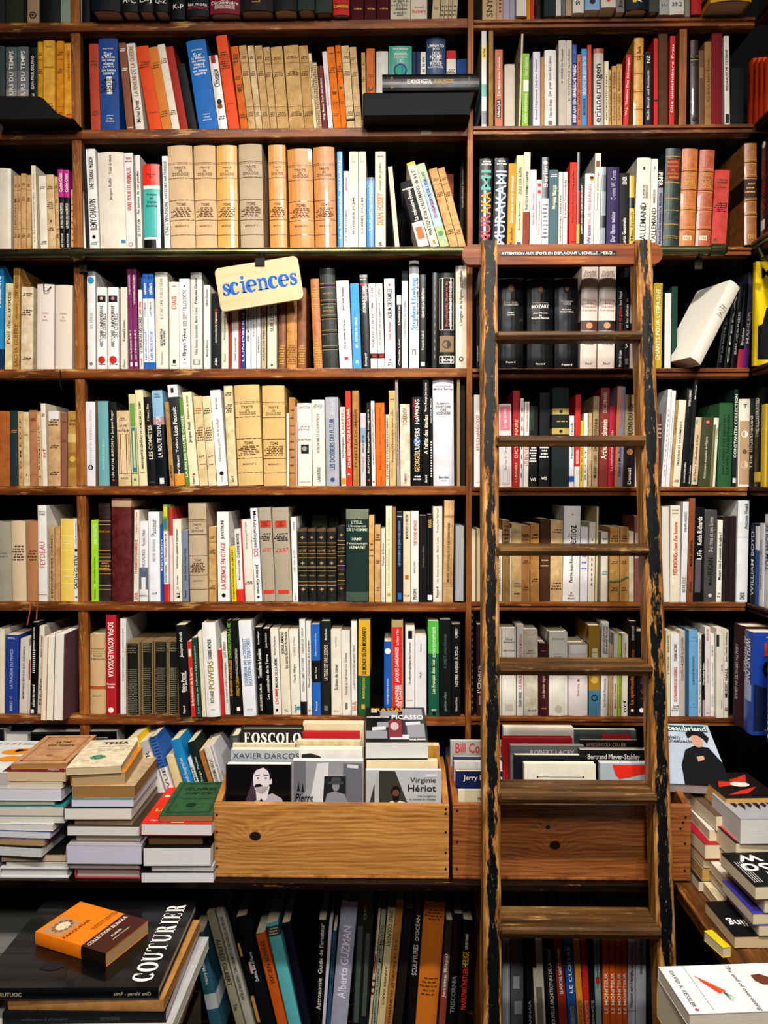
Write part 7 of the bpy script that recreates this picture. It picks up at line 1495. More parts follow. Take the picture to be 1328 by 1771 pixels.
# ---------------------------------------------------------------- crates
CY0 = CF+.022
KN = {}
def pine_mat(name, knots, dk, md, lt):
    m = bpy.data.materials.new(name); t, N, L, b = nt(m)
    tc = node(N, 'ShaderNodeTexCoord'); sp = node(N, 'ShaderNodeSeparateXYZ'); L.new(tc.outputs['Object'], sp.inputs[0])
    kn = None; push = None
    for kx, kz, r in knots:
        v = node(N, 'ShaderNodeVectorMath', operation='DISTANCE'); cx = node(N, 'ShaderNodeCombineXYZ'); L.new(sp.outputs[0], cx.inputs[0]); mz = node(N, 'ShaderNodeMath', operation='MULTIPLY'); L.new(sp.outputs[2], mz.inputs[0]); mz.inputs[1].default_value = 1.25; L.new(mz.outputs[0], cx.inputs[2])
        L.new(cx.outputs[0], v.inputs[0]); v.inputs[1].default_value = (kx, 0, kz*1.25)
        dv = node(N, 'ShaderNodeMath', operation='DIVIDE'); dv.inputs[0].default_value = r; L.new(v.outputs['Value'], dv.inputs[1])
        mn = node(N, 'ShaderNodeMath', operation='MINIMUM'); L.new(dv.outputs[0], mn.inputs[0]); mn.inputs[1].default_value = 1.6
        if kn is None: kn = mn.outputs[0]
        else:
            a_ = node(N, 'ShaderNodeMath', operation='MAXIMUM'); L.new(kn, a_.inputs[0]); L.new(mn.outputs[0], a_.inputs[1]); kn = a_.outputs[0]
    n0 = noise(N, L, mapping(N, L, (2.2, 2, 9)), 1, 4)
    # ring field: height + slow noise + bulge round the knots
    f = node(N, 'ShaderNodeMath', operation='MULTIPLY_ADD'); L.new(sp.outputs[2], f.inputs[0]); f.inputs[1].default_value = 11; L.new(n0, f.inputs[2])
    g = node(N, 'ShaderNodeMath', operation='MULTIPLY_ADD'); L.new(kn, g.inputs[0]); g.inputs[1].default_value = .55; L.new(f.outputs[0], g.inputs[2])
    sn = node(N, 'ShaderNodeMath', operation='MULTIPLY'); L.new(g.outputs[0], sn.inputs[0]); sn.inputs[1].default_value = 58
    s2 = node(N, 'ShaderNodeMath', operation='SINE'); L.new(sn.outputs[0], s2.inputs[0])
    fib = noise(N, L, mapping(N, L, (8, 40, 220)), 1, 4, .6)
    ad = node(N, 'ShaderNodeMath', operation='MULTIPLY_ADD'); L.new(s2.outputs[0], ad.inputs[0]); ad.inputs[1].default_value = .085; L.new(fib, ad.inputs[2])
    col = ramp(N, L, ad.outputs[0], [(.25, lin(dk)), (.5, lin(md)), (.75, lin(lt))])
    big = ramp(N, L, noise(N, L, mapping(N, L, (3, 3, 6)), 1, 3), [(.3, .72), (.7, 1.1)])
    col = mix(N, L, 1.0, col, big, 'MULTIPLY')
    km = ramp(N, L, kn, [(.8, 0.0), (1.0, 1.0)]); L.new(mix(N, L, km, col, lin('2c1408')), b.inputs['Base Color'])
    b.inputs['Roughness'].default_value = .42; bump(N, L, ad.outputs[0], b, .2, .001); return m
def crate(lab, px0, px1, pyt, knots, nails, cols):
    a = P(px0, pyt, CY0); b = P(px1, pyt, CY0); t = .014; dpt = .205; w_ = b.x-a.x; h = a.z-CZ
    c = unit('wooden_crate', lab, 'crate', ((a.x+b.x)/2, CY0+.01, CZ+.0005)); L0 = c.location
    mF = pine_mat('pine_'+str(len(MC)), [(w_*(kx-.5), h*kz, r) for kx, kz, r in knots], *cols); MC[('pine', lab)] = mF
    mS = wood('crate_side', cols[0], cols[1], cols[2], 'Y', 0, .5)
    def bd(nm, x0, x1, y0, y1, z0, z1, m): o = box(nm, x0, x1, y0, y1, z0, z1, m, bev=.0015); o.parent = c; o.location = o.location-L0; return o
    f = bd('front_board', a.x, b.x, CY0, CY0+t, CZ+.007, CZ+h, mF)
    bd('bottom_board', a.x+.0005, b.x-.0005, CY0-.001, CY0+dpt, CZ+.0005, CZ+.0065, mS)
    for x in (a.x, b.x-t):
        pts = [(CY0+t+.0003, CZ+.007), (CY0+dpt-.0003, CZ+.007), (CY0+dpt-.0003, CZ+h+.03), (CY0+.14, CZ+h+.03), (CY0+t+.0003, CZ+h)]
        o = link('side_board', prism([(y-L0.y, z-L0.z) for y, z in pts], x-L0.x, x+t-L0.x, 'X'), mS, c)
    bd('back_board', a.x, b.x, CY0+dpt, CY0+dpt+t, CZ+.007, CZ+h+.03, mS)
    for nx, nz in nails:
        o = link('nail', tube([(0, -.0012, 0), (0, .0015, 0)], .0026, 8), mat('1d1712', 'leather'), c); o.location = (a.x+w_*nx-L0.x, CY0-L0.y, h*nz+CZ-L0.z)
    return a, b, CZ+.0075
ca, cb, cfl = crate('honey-coloured pine crate of biographies with a knot at its left', 370, 777, 1390, [(.175, .52, .0115)], [(.012, .85), (.012, .62), (.012, .4), (.012, .15), (.985, .95), (.985, .89), (.985, .64), (.985, .36), (.985, .14)], ('96602c', 'c08644', 'd6a460'))
GC = 'books in the pine crate'
def cb_(lab, px0, px1, pyt, Y, th, hx, style='pp', tilt=.06, name='paperback_book', pages='e8dcc0', grp=GC, rot=0): return facing(name, lab, px0, px1, pyt, Y, th, cfl, hx, style, pages, tilt, rot, group=grp)
Yc = CY0+.04
# left column
o, w_, D_, H_ = cb_('biography with portrait of a man with a moustache', 390, 503, 1322, Yc, .022, '16121a', 'pg', pages='eeeae0')
v0 = 1-(P(440, 1322, Yc).z-P(440, 1389, Yc).z)/H_     # visible part starts here
V = lambda t_: v0+(1-v0)*t_
cov_print(o, w_, D_, H_, '4c3a48', polys=[[(.3, V(.05)), (.42, V(.6)), (.62, V(.62)), (.66, V(.05))]])
cov_print(o, w_, D_, H_, 'b5aab0', polys=[[(.38, V(0)), (.55, V(.18)), (.72, V(.28)), (.86, V(.15)), (.9, V(0))]], name='jacket', eps=.0009)
cov_print(o, w_, D_, H_, 'd8d0d0', polys=[ell(.55, V(.62), .13, .36*(1-v0), 18), [(.48, V(.1)), (.63, V(.1)), (.68, V(.45)), (.46, V(.45))], ell(.69, V(.58), .025, .08*(1-v0), 8)], name='portrait_face', eps=.0011)
cov_print(o, w_, D_, H_, '120e14', polys=[[(.42, V(.72)), (.40, V(.98)), (.66, V(1.0)), (.72, V(.72)), (.68, V(.6)), (.67, V(.82)), (.58, V(.93)), (.47, V(.86))], [(.44, V(.43)), (.46, V(.5)), (.53, V(.52)), (.58, V(.46)), (.52, V(.44))], [(.46, V(.71)), (.53, V(.73)), (.53, V(.75)), (.46, V(.73))], [(.58, V(.73)), (.66, V(.72)), (.66, V(.745)), (.58, V(.755))], ell(.5, V(.66), .018, .02*(1-v0), 8), ell(.62, V(.66), .018, .02*(1-v0), 8), [(.5, V(0)), (.55, V(.16)), (.6, V(.02))]], name='portrait_hair', eps=.0014)
o, w_, D_, H_ = cb_('grey book with wide spaced capitals, behind the moustache portrait', 398, 517, 1297, Yc+.035, .025, 'a9adb0', 'pp', pages='ecdfbe')
cov_print(o, w_, D_, H_, '3a4048', texts=[('XAVIER DARCOS', .04, 1.0, .925, .972, 0)], name='lettering')
o, w_, D_, H_ = cb_('brown-black book with large white capitals at the back of the crate', 415, 523, 1260, Yc+.105, .024, '352c2c', 'hp', name='hardcover_book', pages='ecdfbe')
serif_print(o, w_, D_, H_, 'w', 'FOSCOLO', .06, .99, .875, .965)
cb_('cream book between the grey and the brown-black ones, crate', 402, 510, 1287, Yc+.068, .014, 'e0d2b0', 'po')
# middle column
o, w_, D_, H_ = cb_('biography with a street photograph and a man in a hat', 504, 628, 1316, Yc+.003, .022, '9a9a9e', 'pg', pages='f0ece2')
v0 = 1-(P(560, 1316, Yc).z-P(560, 1389, Yc).z)/H_
cov_print(o, w_, D_, H_, '6c6c70', polys=[[(.03, V(.0)), (.2, V(.3)), (.2, V(1)), (.03, V(1))], [(.72, V(0)), (.99, V(0)), (.99, V(.95)), (.72, V(.95))]])
cov_print(o, w_, D_, H_, 'cfcdcd', polys=[[(.25, V(0)), (.36, V(.95)), (.52, V(.97)), (.5, V(0))], [(.78, V(.85)), (.93, V(.83)), (.93, V(.91)), (.78, V(.93))]], name='street', eps=.0009)
cov_print(o, w_, D_, H_, '2c2c30', polys=[[(.44, V(0)), (.46, V(.65)), (.76, V(.65)), (.76, V(0))], [(.08, V(.3)), (.1, V(.55)), (.12, V(.3))], [(.14, V(.28)), (.16, V(.5)), (.18, V(.28))]], name='doorway', eps=.0011)
cov_print(o, w_, D_, H_, '8a8a8e', polys=[ell(.62, V(.42), .05, .12*(1-v0), 12), [(.46, V(0)), (.5, V(.25)), (.6, V(.3)), (.74, V(.24)), (.8, V(0))]], name='man', eps=.0013)
cov_print(o, w_, D_, H_, '4a4a4e', polys=[ell(.62, V(.5), .11, .04*(1-v0), 14), [(.55, V(.5)), (.57, V(.63)), (.68, V(.63)), (.7, V(.5))]], name='hat', eps=.0015)
cov_print(o, w_, D_, H_, '101014', texts=[('Pierre', .05, .31, V(.06), V(.25), .01, .3), ('Assouline', .05, .42, V(-.2), V(-.02), .01, .3)], name='lettering', eps=.0015)
o, w_, D_, H_ = cb_('white book with a patch of dark hair behind the street photograph', 515, 627, 1296, Yc+.04, .028, 'dcd8d0', 'pp', pages='eee6d2')
cov_print(o, w_, D_, H_, '3a3634', polys=[[(.06, .87), (.06, .955), (.2, .965), (.34, .94), (.42, .89), (.46, .86)]], name='hair')
cb_('thick cream book, third from the front in the crate middle', 512, 624, 1282, Yc+.078, .022, 'd9c49a', 'po')
cb_('cream book with red upper edge in the crate middle', 510, 622, 1266, Yc+.115, .016, 'b8242c', 'hp', name='hardcover_book')
cb_('cream book at the very back of the crate middle', 523, 629, 1251, Yc+.145, .028, 'ddceaa', 'pp')
# right column
o, w_, D_, H_ = cb_('grey biography with a woman in a dark triangle sail', 632, 763, 1332, Yc+.001, .014, 'b5b5b6', 'pg', pages='f0eee8')
v0 = 1-(P(700, 1332, Yc).z-P(700, 1389, Yc).z)/H_
cov_print(o, w_, D_, H_, '3f4036', polys=[[(.18, V(0)), (.18, V(.98)), (.39, V(.98)), (.56, V(0))], [(.05, V(0)), (.12, V(.62)), (.12, V(0))]])
cov_print(o, w_, D_, H_, '1f1a18', polys=[ell(.4, V(.38), .065, .16*(1-v0), 14), [(.36, V(.1)), (.36, V(.3)), (.44, V(.3)), (.44, V(.1))]], name='figure', eps=.0009)
cov_print(o, w_, D_, H_, 'e0d2b0', polys=[[(.28, V(0)), (.33, V(.08)), (.36, V(.1)), (.4, V(.02)), (.45, V(.1)), (.52, V(.06)), (.56, V(0))]], name='collar', eps=.0012)
cov_print(o, w_, D_, H_, '6a4a3a', polys=[ell(.4, V(.33), .045, .1*(1-v0), 12)], name='face', eps=.0012)
cov_print(o, w_, D_, H_, '1b2a3a', texts=[('Virginie', .59, .93, V(.60), V(.80), 0), ('Hériot', .56, .93, V(.38), V(.58), .03), ('Une navigatrice', .69, .93, V(.21), V(.27), .01), ("au sommet de l'Olympe", .58, .93, V(.11), V(.18), .01)], name='lettering', eps=.0012)
cov_print(o, w_, D_, H_, 'cfc8d4', polys=[[(.79, V(.8)), (.94, V(.82)), (.94, V(.9)), (.79, V(.88))]], name='price_label', eps=.0009)
cb_('cream book just behind the grey biography with the sail', 633, 757, 1316, Yc+.032, .022, 'dcc9a0', 'pp')
cb_('tan book at the right rear of the crate', 735, 760, 1290, Yc+.15, .03, 'c8953e', 'po')
# book lying across the top, cover towards the room
p0 = P(629, 1312, Yc+.05); th_ = .043; wB = P(739, 1310, Yc+.05).x-p0.x
zsup = P(690, 1316, Yc+.032).z
o = make_book('glossy_paperback', th_, .165, wB, 'pg', '23262a', '', 'f0eee8')
Mx = Matrix.Translation((p0.x+.002, Yc+.036, zsup+.003)) @ Matrix.Rotation(math.radians(1.5), 4, 'Z') @ Matrix.Rotation(math.radians(11), 4, 'X') @ Matrix.Translation((0, 0, th_/2)) @ basis('tail')
o.matrix_world = Mx; tag(o, 'thick paperback with grey collage cover lying across the crate books', 'book', GC); ALL.append(o)
cov_print(o, th_, wB, .165, '8a8c90', polys=[[(.25, .72), (.55, .74), (.55, .9), (.25, .88)], [(.62, .6), (.95, .6), (.95, .93), (.62, .95)], [(.2, .4), (.45, .4), (.45, .55), (.2, .55)], [(.68, .1), (.96, .1), (.96, .5), (.68, .5)], [(.02, .08), (.36, .08), (.36, .3), (.02, .3)]])
cov_print(o, th_, wB, .165, 'c4c4c6', polys=[[(.12, .3), (.34, .32), (.34, .42), (.12, .4)], [(.66, .45), (.9, .47), (.9, .56), (.66, .54)], [(.4, .06), (.7, .06), (.7, .18), (.4, .18)], [(.1, .83), (.2, .83), (.2, .95), (.1, .95)]], name='collage_piece', eps=.0009)
cov_print(o, th_, wB, .165, '7a3038', polys=[[(.38, .12), (.6, .12), (.6, .6), (.38, .6)]], name='collage_piece', eps=.0011)
cov_print(o, th_, wB, .165, 'b8a4a0', polys=[ell(.48, .42, .07, .12, 10)], name='collage_piece', eps=.0013)
cov_print(o, th_, wB, .165, 'e0a020', texts=[('BRASSAÏ', .1, .62, .85, .98, .03)], name='lettering', eps=.0014)
cov_print(o, th_, wB, .165, 'w', texts=[('PICASSO', .44, .96, .62, .74, .03), ('CONVERSATIONS', .03, .4, .66, .71, .01), ('GALLIMARD', .7, .97, .02, .07, .015)], name='lettering', eps=.0014)
# ---- second crate behind the ladder
ca, cb, cfl = crate('reddish pine crate behind the ladder foot with a dark knot', 783, 1196, 1391, [(.43, .42, .011), (.4, .66, .005)], [(.018, .92), (.018, .5), (.018, .14), (.975, .85), (.975, .5), (.975, .14), (.965, .78), (.955, .7)], ('6a3818', '9c5e2e', 'b87a46'))
G2 = 'books in the crate behind the ladder'
def c2(*a, **k): k['grp'] = G2; return cb_(*a, **k)
o, w_, D_, H_ = c2('cream booklet with small capitals at the front left of the second crate', 792, 852, 1367, Yc-.012, .01, 'cfc4a8'); cov_print(o, w_, D_, H_, 'k', texts=[('WAGNER', .55, 1.0, .88, .92, .03), ('BILINGUE AUBIER', .1, .9, .8, .83, .01)], name='lettering')
o, w_, D_, H_ = c2('dark blue book with cream name, second crate', 788, 870, 1334, Yc+.022, .016, '1d2a6a', pages='e8d4a8'); cov_print(o, w_, D_, H_, 'ecdcb0', texts=[('Jerry Hopkins', .16, .98, .89, .96, .01)], name='lettering')
c2('white book with red stripe, second crate', 785, 868, 1318, Yc+.05, .016, 'd8d4d0')
c2('white and blue book, second crate left side', 783.5, 868, 1309, Yc+.075, .014, '3a4a70')
o, w_, D_, H_ = c2('grey book with large red name at the left of the second crate', 778.5, 868, 1282, Yc+.11, .016, 'b9b6b4', pages='e8e0d0'); cov_print(o, w_, D_, H_, 'e03420', texts=[('Bill Coleman', .1, .99, .89, .985, .04)], name='lettering')
o, w_, D_, H_ = c2('white-paged cream book with thin ruled frame, second crate front', 906, 1030, 1321, Yc, .02, 'dcd6c6', pages='eae2cc'); cov_print(o, w_, D_, H_, '20242a', polys=[[(.18, .87), (.2, .87), (.2, .885), (.18, .885)], [(.82, .87), (.84, .87), (.84, .885), (.82, .885)], [(.2, .876), (.82, .876), (.82, .879), (.2, .879)]], name='rule')
c2('black book with cream pages between crate covers, second crate', 889, 1003, 1306, Yc+.028, .016, '14202c')
o, w_, D_, H_ = c2('grey photo book with white serif name, second crate', 882, 1011, 1290, Yc+.055, .022, '7c8084', 'pg', pages='ece2c8'); cov_print(o, w_, D_, H_, 'w', texts=[('ROBERT LACEY', .27, .86, .925, .965, .015)], name='lettering'); cov_print(o, w_, D_, H_, '2a2e34', polys=[[(.1, .87), (1, .87), (1, .905), (.1, .905)]])
c2('bright red hardback standing in the second crate', 868, 990, 1276, Yc+.085, .02, 'b01a24', 'hp', name='hardcover_book')
c2('white-paged book at the back of the second crate', 870, 992, 1258, Yc+.13, .024, 'ddd6c8')
o, w_, D_, H_ = c2('grey book with torn red and white wrapper, second crate front', 1037, 1125, 1320, Yc+.004, .02, 'a8b4b8', pages='ded8dc'); cov_print(o, w_, D_, H_, 'd6301e', polys=[[(.25, .985), (1, .985), (1, .92), (.6, .87), (.38, .85), (.3, .9)]], name='torn_wrapper')
o, w_, D_, H_ = c2('black book with thin white capitals, second crate right', 1002, 1120, 1297, Yc+.035, .024, '17181c', 'pg', pages='ece6d8'); cov_print(o, w_, D_, H_, 'd8d2c8', texts=[('Bertrand Meyer-Stabley', .12, .88, .905, .965, 0)], name='lettering')
o, w_, D_, H_ = c2('dark brown book with pale capitals, second crate right', 1003, 1104, 1280, Yc+.075, .012, '2c1a1a'); cov_print(o, w_, D_, H_, 'c8a890', texts=[('JAMES LINCOLN COLLIER', .1, .78, .935, .975, 0)], name='lettering')
c2('pale book with red strip, second crate right rear', 1040, 1092, 1272, Yc+.1, .012, 'b02028', 'hp', name='hardcover_book')
c2('dark grey book with black arch at the back of second crate', 990, 1100, 1262, Yc+.135, .016, '4a5656', 'pg')
# standing books between the crates and the back of the shelf
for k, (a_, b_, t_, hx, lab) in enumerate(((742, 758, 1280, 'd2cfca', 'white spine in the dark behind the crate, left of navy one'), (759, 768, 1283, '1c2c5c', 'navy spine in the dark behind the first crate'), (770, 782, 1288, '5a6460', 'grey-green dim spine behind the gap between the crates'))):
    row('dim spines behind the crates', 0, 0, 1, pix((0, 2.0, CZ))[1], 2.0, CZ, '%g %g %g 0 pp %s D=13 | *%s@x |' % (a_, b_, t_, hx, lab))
# ---------------------------------------------------------------- book leaning at the right of the second crate
a0 = P(1160, 1366, 1.70)
th_ = .026; wC = .135; hC = .20
o = make_book('glossy_paperback', th_, hC, wC, 'pg', '11161c', 'd.1,.5,w,.4:Chateaubriand', 'd8cfc8')
cov_print(o, th_, wC, hC, 'b3bcc9', polys=[[(.004, .004), (.996, .004), (.996, .996), (.004, .996)]], name='cover_sheet', eps=.0004)
o.matrix_world = Matrix.Translation((P(1157, 1345, 1.70).x-.004, 1.695, CZ+.172)) @ Matrix.Rotation(math.radians(-6), 4, 'Z') @ Matrix.Rotation(math.radians(24), 4, 'X') @ Matrix.Translation((0, 0, th_/2)) @ basis('tail')
tag(o, 'biography with a dark-haired man in a black coat leaning behind the right pile', 'book'); ALL.append(o)
cov_print(o, th_, wC, hC, '1d5560', polys=[[(.0, .86), (.95, .86), (.95, .97), (.0, .97)]], name='title_band')
cov_print(o, th_, wC, hC, 'w', texts=[('Chateaubriand', .02, .93, .875, .96, .01)], name='lettering', eps=.0011)
cov_print(o, th_, wC, hC, '1f3040', texts=[('Ghislain', .05, .42, .73, .79, .015), ('de Diesbach', .05, .6, .665, .72, .015)], name='lettering', eps=.0011)
cov_print(o, th_, wC, hC, '141a26', polys=[[(.25, 0), (.3, .3), (.45, .55), (.62, .62), (.86, .6), (1.0, .35), (1, 0)]], name='coat', eps=.0009)
cov_print(o, th_, wC, hC, 'c89a80', polys=[ell(.7, .70, .1, .105, 14), [(.6, .36), (.72, .4), (.72, .46), (.6, .44)]], name='face', eps=.0012)
cov_print(o, th_, wC, hC, '2a1c16', polys=[[(.56, .74), (.55, .84), (.66, .88), (.86, .86), (.93, .76), (.86, .66), (.82, .74), (.74, .8), (.66, .8)]], name='hair', eps=.0014)
# its hidden support: two thick books lying beneath
xq = P(1160, 1345, 1.70).x+.012
zq = CZ+.0004
for k, (tp, lab) in enumerate(((.055, 'thick cream book lowest under the leaning biography'), (.055, 'cream book in the middle under the leaning biography'), (.055, 'pale book right under the leaning biography'))):
    lie('paperback_book', lab, tp, .12, .185, (xq, 1.725, zq), 'tail', 'c4bba8', 'pp', 'cfc4ac', 0, group='books under the leaning biography'); zq += tp+.0005
# ---------------------------------------------------------------- paperbacks piled on the right-hand counter
GR = 'paperbacks piled on the right-hand counter'
ZR_ = CZ-.006
def rpile(Y, blx, zb, layers):
    """layers bottom up: px of the front-left corner, thickness, cover, pages, width D, depth H, rot, label"""
    z = zb+.0004; out = []
    for fx, tpx, hx, pg, H, D, rot, dy, lab in layers:
        Yf = Y+dy; th = tpx*Yf/F; py = pix((.7, Yf, z))[1]
        x0 = P(fx, py, Yf).x
        o = lie('paperback_book', lab, th, D, H, (x0, Yf, z), 'forel', hx, 'pp', pg, math.radians(rot), group=GR); out.append((o, th, D, H)); z += th+.0005
    return out
C1, C2, C3 = 'dcc49c', 'e2d2b2', 'd9cdb8'
r1 = rpile(1.60, 0, ZR_, [
 (1208, 19, '2a2a2a', 'd8cbb0', .12, .12, 0, 0, 'cream paperback with black cover at the bottom of the rear pile'),
 (1214, 22, 'b0a890', 'c49a5c', .12, .12, 1, 0, 'tan-brown paged paperback in the rear right pile'),
 (1216, 20, '141414', C1, .12, .13, 2, 0, 'cream paperback with black cover in the rear right pile'),
 (1219, 26, 'a81e30', C2, .13, .13, 2, -.01, 'cream paperback with crimson cover in the rear right pile'),
 (1226, 19, 'd8d0c0', C2, .12, .12, 0, .005, 'cream paperback above the crimson-covered one'),
 (1238, 27, '6a5040', C2, .13, .12, 4, .0, 'cream paperback with brown picture cover near the top, rear pile'),
 (1255, 33, '2a1a1c', 'd8a862', .14, .12, 3, -.005, 'tan paperback with a red and black photo cover on the rear pile')])
o, w_, D_, H_ = r1[6]; cov_print(o, w_, D_, H_, 'c8381e', polys=[[(.1, .1), (.5, .3), (.7, .2), (.9, .6), (.5, .5), (.3, .45)], [(.2, .6), (.6, .75), (.9, .9), (.5, .85)]]); cov_print(o, w_, D_, H_, 'e8d8c8', polys=[ell(.45, .5, .18, .1, 10)], name='highlight', eps=.0009)
r2 = rpile(1.53, 0, ZR_, [
 (1240, 18, 'd8c8a8', C1, .12, .12, 0, 0, 'cream paperback at the bottom of the middle right pile'),
 (1256, 22, '4a7a3a', C3, .12, .12, 2, 0, 'paperback with lime green cover in the middle right pile'),
 (1252, 18, 'd8d0c0', C2, .12, .12, 1, 0, 'cream paperback in the centre of the middle right pile'),
 (1268, 26, 'c84a38', C2, .12, .12, 1, 0, 'paperback with a red-edged cover, middle right pile'),
 (1272, 36, '1a2420', C2, .13, .13, 4, -.005, 'thick cream paperback with black and red cover, middle right pile'),
 (1280, 44, 'a8a8aa', 'd9d3cc', .13, .13, 2, -.01, 'thick white paperback with ink drawing cover on the middle pile')])
o, w_, D_, H_ = r2[5]; cov_print(o, w_, D_, H_, '2c2c30', polys=[[(.1+.12*i, .2+.1*(i % 3)), (.18+.12*i, .25+.1*(i % 3)), (.16+.12*i, .6+.08*(i % 2)), (.08+.12*i, .5)] for i in range(7)]+[ell(.35, .25, .15, .1, 12)])
o, w_, D_, H_ = r2[4]; cov_print(o, w_, D_, H_, 'c8303a', polys=[[(.75, .05), (.97, .05), (.97, .95), (.75, .95)]])
r3 = rpile(1.40, 0, ZR_, [
 (1270, 22, '15181a', C1, .12, .10, 3, .0, 'paperback with black cover and white title at the foot of the front pile'),
 (1312, 20, '1a6a60', C2, .12, .10, 2, .0, 'paperback with teal cover in the front right pile'),
 (1302, 20, '4a44a8', C2, .12, .10, 3, .0, 'paperback with violet-blue cover in the front right pile'),
 (1322, 26, '1c3c40', C2, .12, .10, 4, .0, 'paperback with dark teal cover high in the front pile'),
 (1306, 24, '14181a', C2, .13, .10, 4, -.005, 'paperback with black cover and big white letters on the front pile')])
o, w_, D_, H_ = r3[4]; cov_print(o, w_, D_, H_, 'w', texts=[('So', .25, .9, .35, .7, .02), ('w', .3, .8, .1, .3, .02)], name='lettering'); cov_print(o, w_, D_, H_, 'w', polys=[[(.92-.05*i, .3), (.93-.05*i, .3), (.93-.05*i, .9), (.92-.05*i, .9)] for i in range(4)], name='small_print')
o, w_, D_, H_ = r3[0]; cov_print(o, w_, D_, H_, 'w', texts=[('Holding', .1, .9, .5, .75, .02)], name='lettering')
r4 = rpile(1.372, 0, ZR_, [
 (1250, 18, 'd9c21e', C2, .055, .018, 14, .0, 'small paperback with yellow cover at the edge of the right counter')])
# ---------------------------------------------------------------- low tables in front
tb = box('low_table', .42, .80, 1.0, 1.325, 0, .50, WD['counter'], bev=.004); tag(tb, 'dark low table under the white carrot book, lower right', 'table')
tb2 = box('low_table', -1.0, -.42, 1.10, 1.585, 0, .52, WD['counter'], bev=.004); tag(tb2, 'dark low table under the art book pile, lower left', 'table')
# white book, lower right
zt_ = CAMZ-.855; Yw = 1.20
xw = P(1192, 1763, Yw).x
zq = .5004
def under(lab, x, y, th, D, H, hx, pg, rot, mode='fore', nm='paperback_book', st='pp', grp='books in the lower right pile'):
    global zq
    o = lie(nm, lab, th, D, H, (x, y, zq), mode, hx, st, pg, math.radians(rot), group=grp); zq += th+.0005; return o
tw = .024; rest = zt_-tw-.5004-.0015
under('thick cream paperback low in the lower right pile', xw+.02, Yw+.0, rest*.4, .118, .20, 'cfc4ae', 'd9cdb4', 6)
under('cream paperback in the middle of the lower right pile', xw+.012, Yw+.004, rest*.28, .118, .20, 'd6ccb8', 'dccfb4', 6)
under('yellow-covered paperback under the white carrot book', xw+.004, Yw+.01, rest*.32, .118, .20, 'd8b41e', 'ddd0b8', 6)
wb = under('white paperback with orange carrots on its cover, lower right', xw, Yw, tw, .122, .21, 'e6e4e2', 'e0d6c4', 4)
def taper(p, q, w0, w1, n=6):
    dx, dy = q[0]-p[0], q[1]-p[1]; l = math.hypot(dx, dy*1.7); nx, ny = -dy*1.7/l, dx/l/1.7*1.0
    L_ = [(p[0]+dx*i/n+nx*(w0+(w1-w0)*(i/n)**.6), p[1]+dy*i/n+ny*(w0+(w1-w0)*(i/n)**.6)) for i in range(n+1)]
    R_ = [(p[0]+dx*i/n-nx*(w0+(w1-w0)*(i/n)**.6), p[1]+dy*i/n-ny*(w0+(w1-w0)*(i/n)**.6)) for i in range(n+1)]
    return L_+R_[::-1]
cov_print(wb, tw, .122, .21, 'e0592c', polys=[taper((.25, .245), (.60, .405), .004, .03)], name='carrot_print')
cov_print(wb, tw, .122, .21, 'd24a26', polys=[taper((.33, .26), (.62, .365), .004, .028)], name='carrot_print', eps=.0008)
for q_ in ((.76, .43), (.78, .40), (.73, .45), (.8, .415)): cov_print(wb, tw, .122, .21, '66805a', polys=[taper((.60, .39), q_, .012, .002)], name='carrot_top', eps=.0006)
cov_print(wb, tw, .122, .21, '6b6675', texts=[('DAVID A. KESSLER', .12, .88, .06, .095, 0, .1), ('The end of overeating', .05, 1.0, .55, .6, 0, .2), ('Taking control of our insatiable appetite', .02, .95, .2, .215, 0, .1)], name='lettering')
cov_print(wb, tw, .122, .21, 'b04a5a', polys=[ell(.93, .08, .025, .018, 10)], name='emblem')
cov_print(wb, tw, .122, .21, '6e3f28', polys=[[(.27, .72), (.25, .8), (.36, .88), (.5, .87), (.48, .76), (.4, .72)]], name='cake_print')
# art books and the orange bilingual book, lower left
zq = .5204
topz = CAMZ-.895
def und2(lab, px0, px1, Y, th, D, hx, pg, rot, st='hp', nm='hardcover_book'):
    global zq
    py = pix(((px0-CX)/F*Y, Y, zq))[1]; x0, x1 = P(px0, py, Y).x, P(px1, py, Y).x
    o = lie(nm, lab, th, D, x1-x0, (x0, Y, zq), 'spine', hx, st, pg, math.radians(rot), group='art books in the lower left pile'); r = (o, th, D, x1-x0); zq += th+.0006; return r
tA, tB, tC, tD = .022, .022, .022, .024
left = topz-.5204-(tA+tB+tC+tD)-.004
und2('brown board volume at the bottom of the lower left pile', -30, 270, 1.285, left, .29, '6a4a34', 'c8b48c', 2)
und2('pale green-edged magazine in the lower left pile', -30, 292, 1.29, tD, .285, 'b4b2b0', 'dedcd0', 0, 'pp', 'magazine')
o = und2('black slim volume with upside-down grey lettering, lower left pile', 4, 284, 1.305, tC, .27, '17191c', 'cfcad0', 2, 'pp', 'paperback_book'); spine_lay(o[0], o[3], o[1], [('noitisopmoc al ed seuqitsy', .12, .4, .3, .6, '55565a', 0), ('SIMON BERNE', .6, .72, .3, .6, '55565a', 0)])
und2('brown-paged volume under the black art book, lower left pile', 14, 283, 1.312, tB, .25, 'b5864e', 'b08048', 0, 'po', 'aged_paperback')
ca_ = und2('black art book with large white capitals, lower left', -45, 272, 1.303, tA, .285, '0e1011', 'd8d2c8', 1.2, 'hf', 'film_wrapped_book')
o, w_, D_, H_ = ca_
serif_print(o, w_, D_, H_, 'w', 'COUTURIER', .06, .95, .055, .17)
spine_lay(o, H_, w_, [('siraP - ynreiV aniD', .76, .96, .35, .7, 'c8b890', 0), ('REIRUTUOC', .1, .26, .35, .7, 'c8b890', .01)])
cov_print(o, w_, D_, H_, '2c2d30', polys=[ell(.22, .66, .045, .07, 12)])
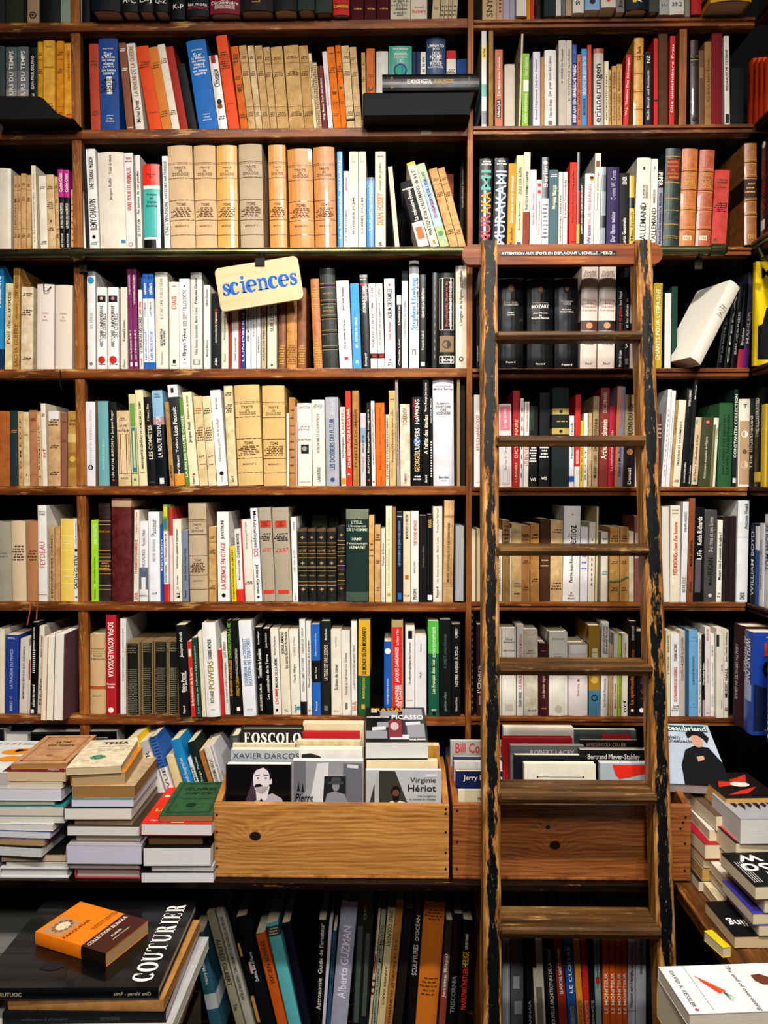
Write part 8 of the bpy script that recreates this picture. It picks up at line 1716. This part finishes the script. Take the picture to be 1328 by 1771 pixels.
fz = zq
th_ = .026
corner = P(186, 1683, 1.36)
fb = make_book('paperback_book', th_, .178, .117, 'pp', 'f0840f', 'b.66,1,2a1712', 'b59468')
B = basis('spine')
fxy = P(183, 1662, 1.365)
fb.matrix_world = Matrix.Translation((fxy.x, fxy.y, fz+th_/2+.0004)) @ Matrix.Rotation(math.radians(-22), 4, 'Z') @ B
tag(fb, 'small orange and brown bilingual paperback lying on the black art book', 'book'); ALL.append(fb)
Dd, Hh = .117, .178
cov_print(fb, th_, Dd, Hh, '55291b', polys=[[(0, 0), (1, 0), (1, .335), (0, .335)]], name='brown_panel', eps=.0004)
cov_print(fb, th_, Dd, Hh, 'b98c62', polys=[[(.04, .66), (.52, .66), (.52, .95), (.04, .95)]], name='portrait_panel', eps=.0005)
cov_print(fb, th_, Dd, Hh, 'e0cdb0', polys=[ell(.3, .79, .13, .075, 14)], name='portrait_face', eps=.0009)
cov_print(fb, th_, Dd, Hh, '8a6444', polys=[ell(.3+.16*math.cos(k*.55), .8+.085*math.sin(k*.55), .035, .02, 8) for k in range(12)]+[ell(.26, .8, .012, .006, 6), ell(.34, .8, .012, .006, 6), [(.26, .75), (.34, .75), (.34, .755), (.26, .755)]], name='portrait_hair', eps=.0011)
cov_print(fb, th_, Dd, Hh, '6e2c12', texts=[('FARQUHAR', .04, .62, .585, .635, .01), ('LA RUSE DES GALANTS', .42, .96, .455, .48, .01), ('THE BEAUX STRATAGEM', .42, .98, .425, .445, .01)], name='lettering')
cov_print(fb, th_, Dd, Hh, 'f0e2cc', texts=[('COLLECTION BILINGUE', .05, .93, .25, .30, .025), ('AUBIER', .38, .62, .145, .175, .02), ('éditions montaigne', .33, .72, .09, .115, 0)], name='lettering', eps=.0009)
# grey stack in the dark at the far left under the counter
zq = ZLOW+.0004
for k, (tp, hx, pg, lab) in enumerate(((.11, '6a5a3c', '8a8890', 'dim grey block of books low under the counter at far left'), (.06, '8a8088', 'b0acb4', 'dim lilac book under the counter at the far left'), (.05, '8a6a3a', '9a7a48', 'dim tan book under the counter at the far left'), (.05, '6a6a60', '9a9a90', 'dim grey-green book on top of the far left dark stack'))):
    lie('paperback_book', lab, tp, .2, .24, (P(-112, 1620, 1.69).x, 1.69, zq), 'tail', hx, 'pp', pg, 0, group='dim stack under the counter'); zq += tp+.0005
# ---------------------------------------------------------------- labels: trim over-long ones, keep them single
seen = {}
for o in ALL:
    l = o['label'].replace('  ', ' ').strip()
    o['label'] = l
    seen.setdefault(l, []).append(o)
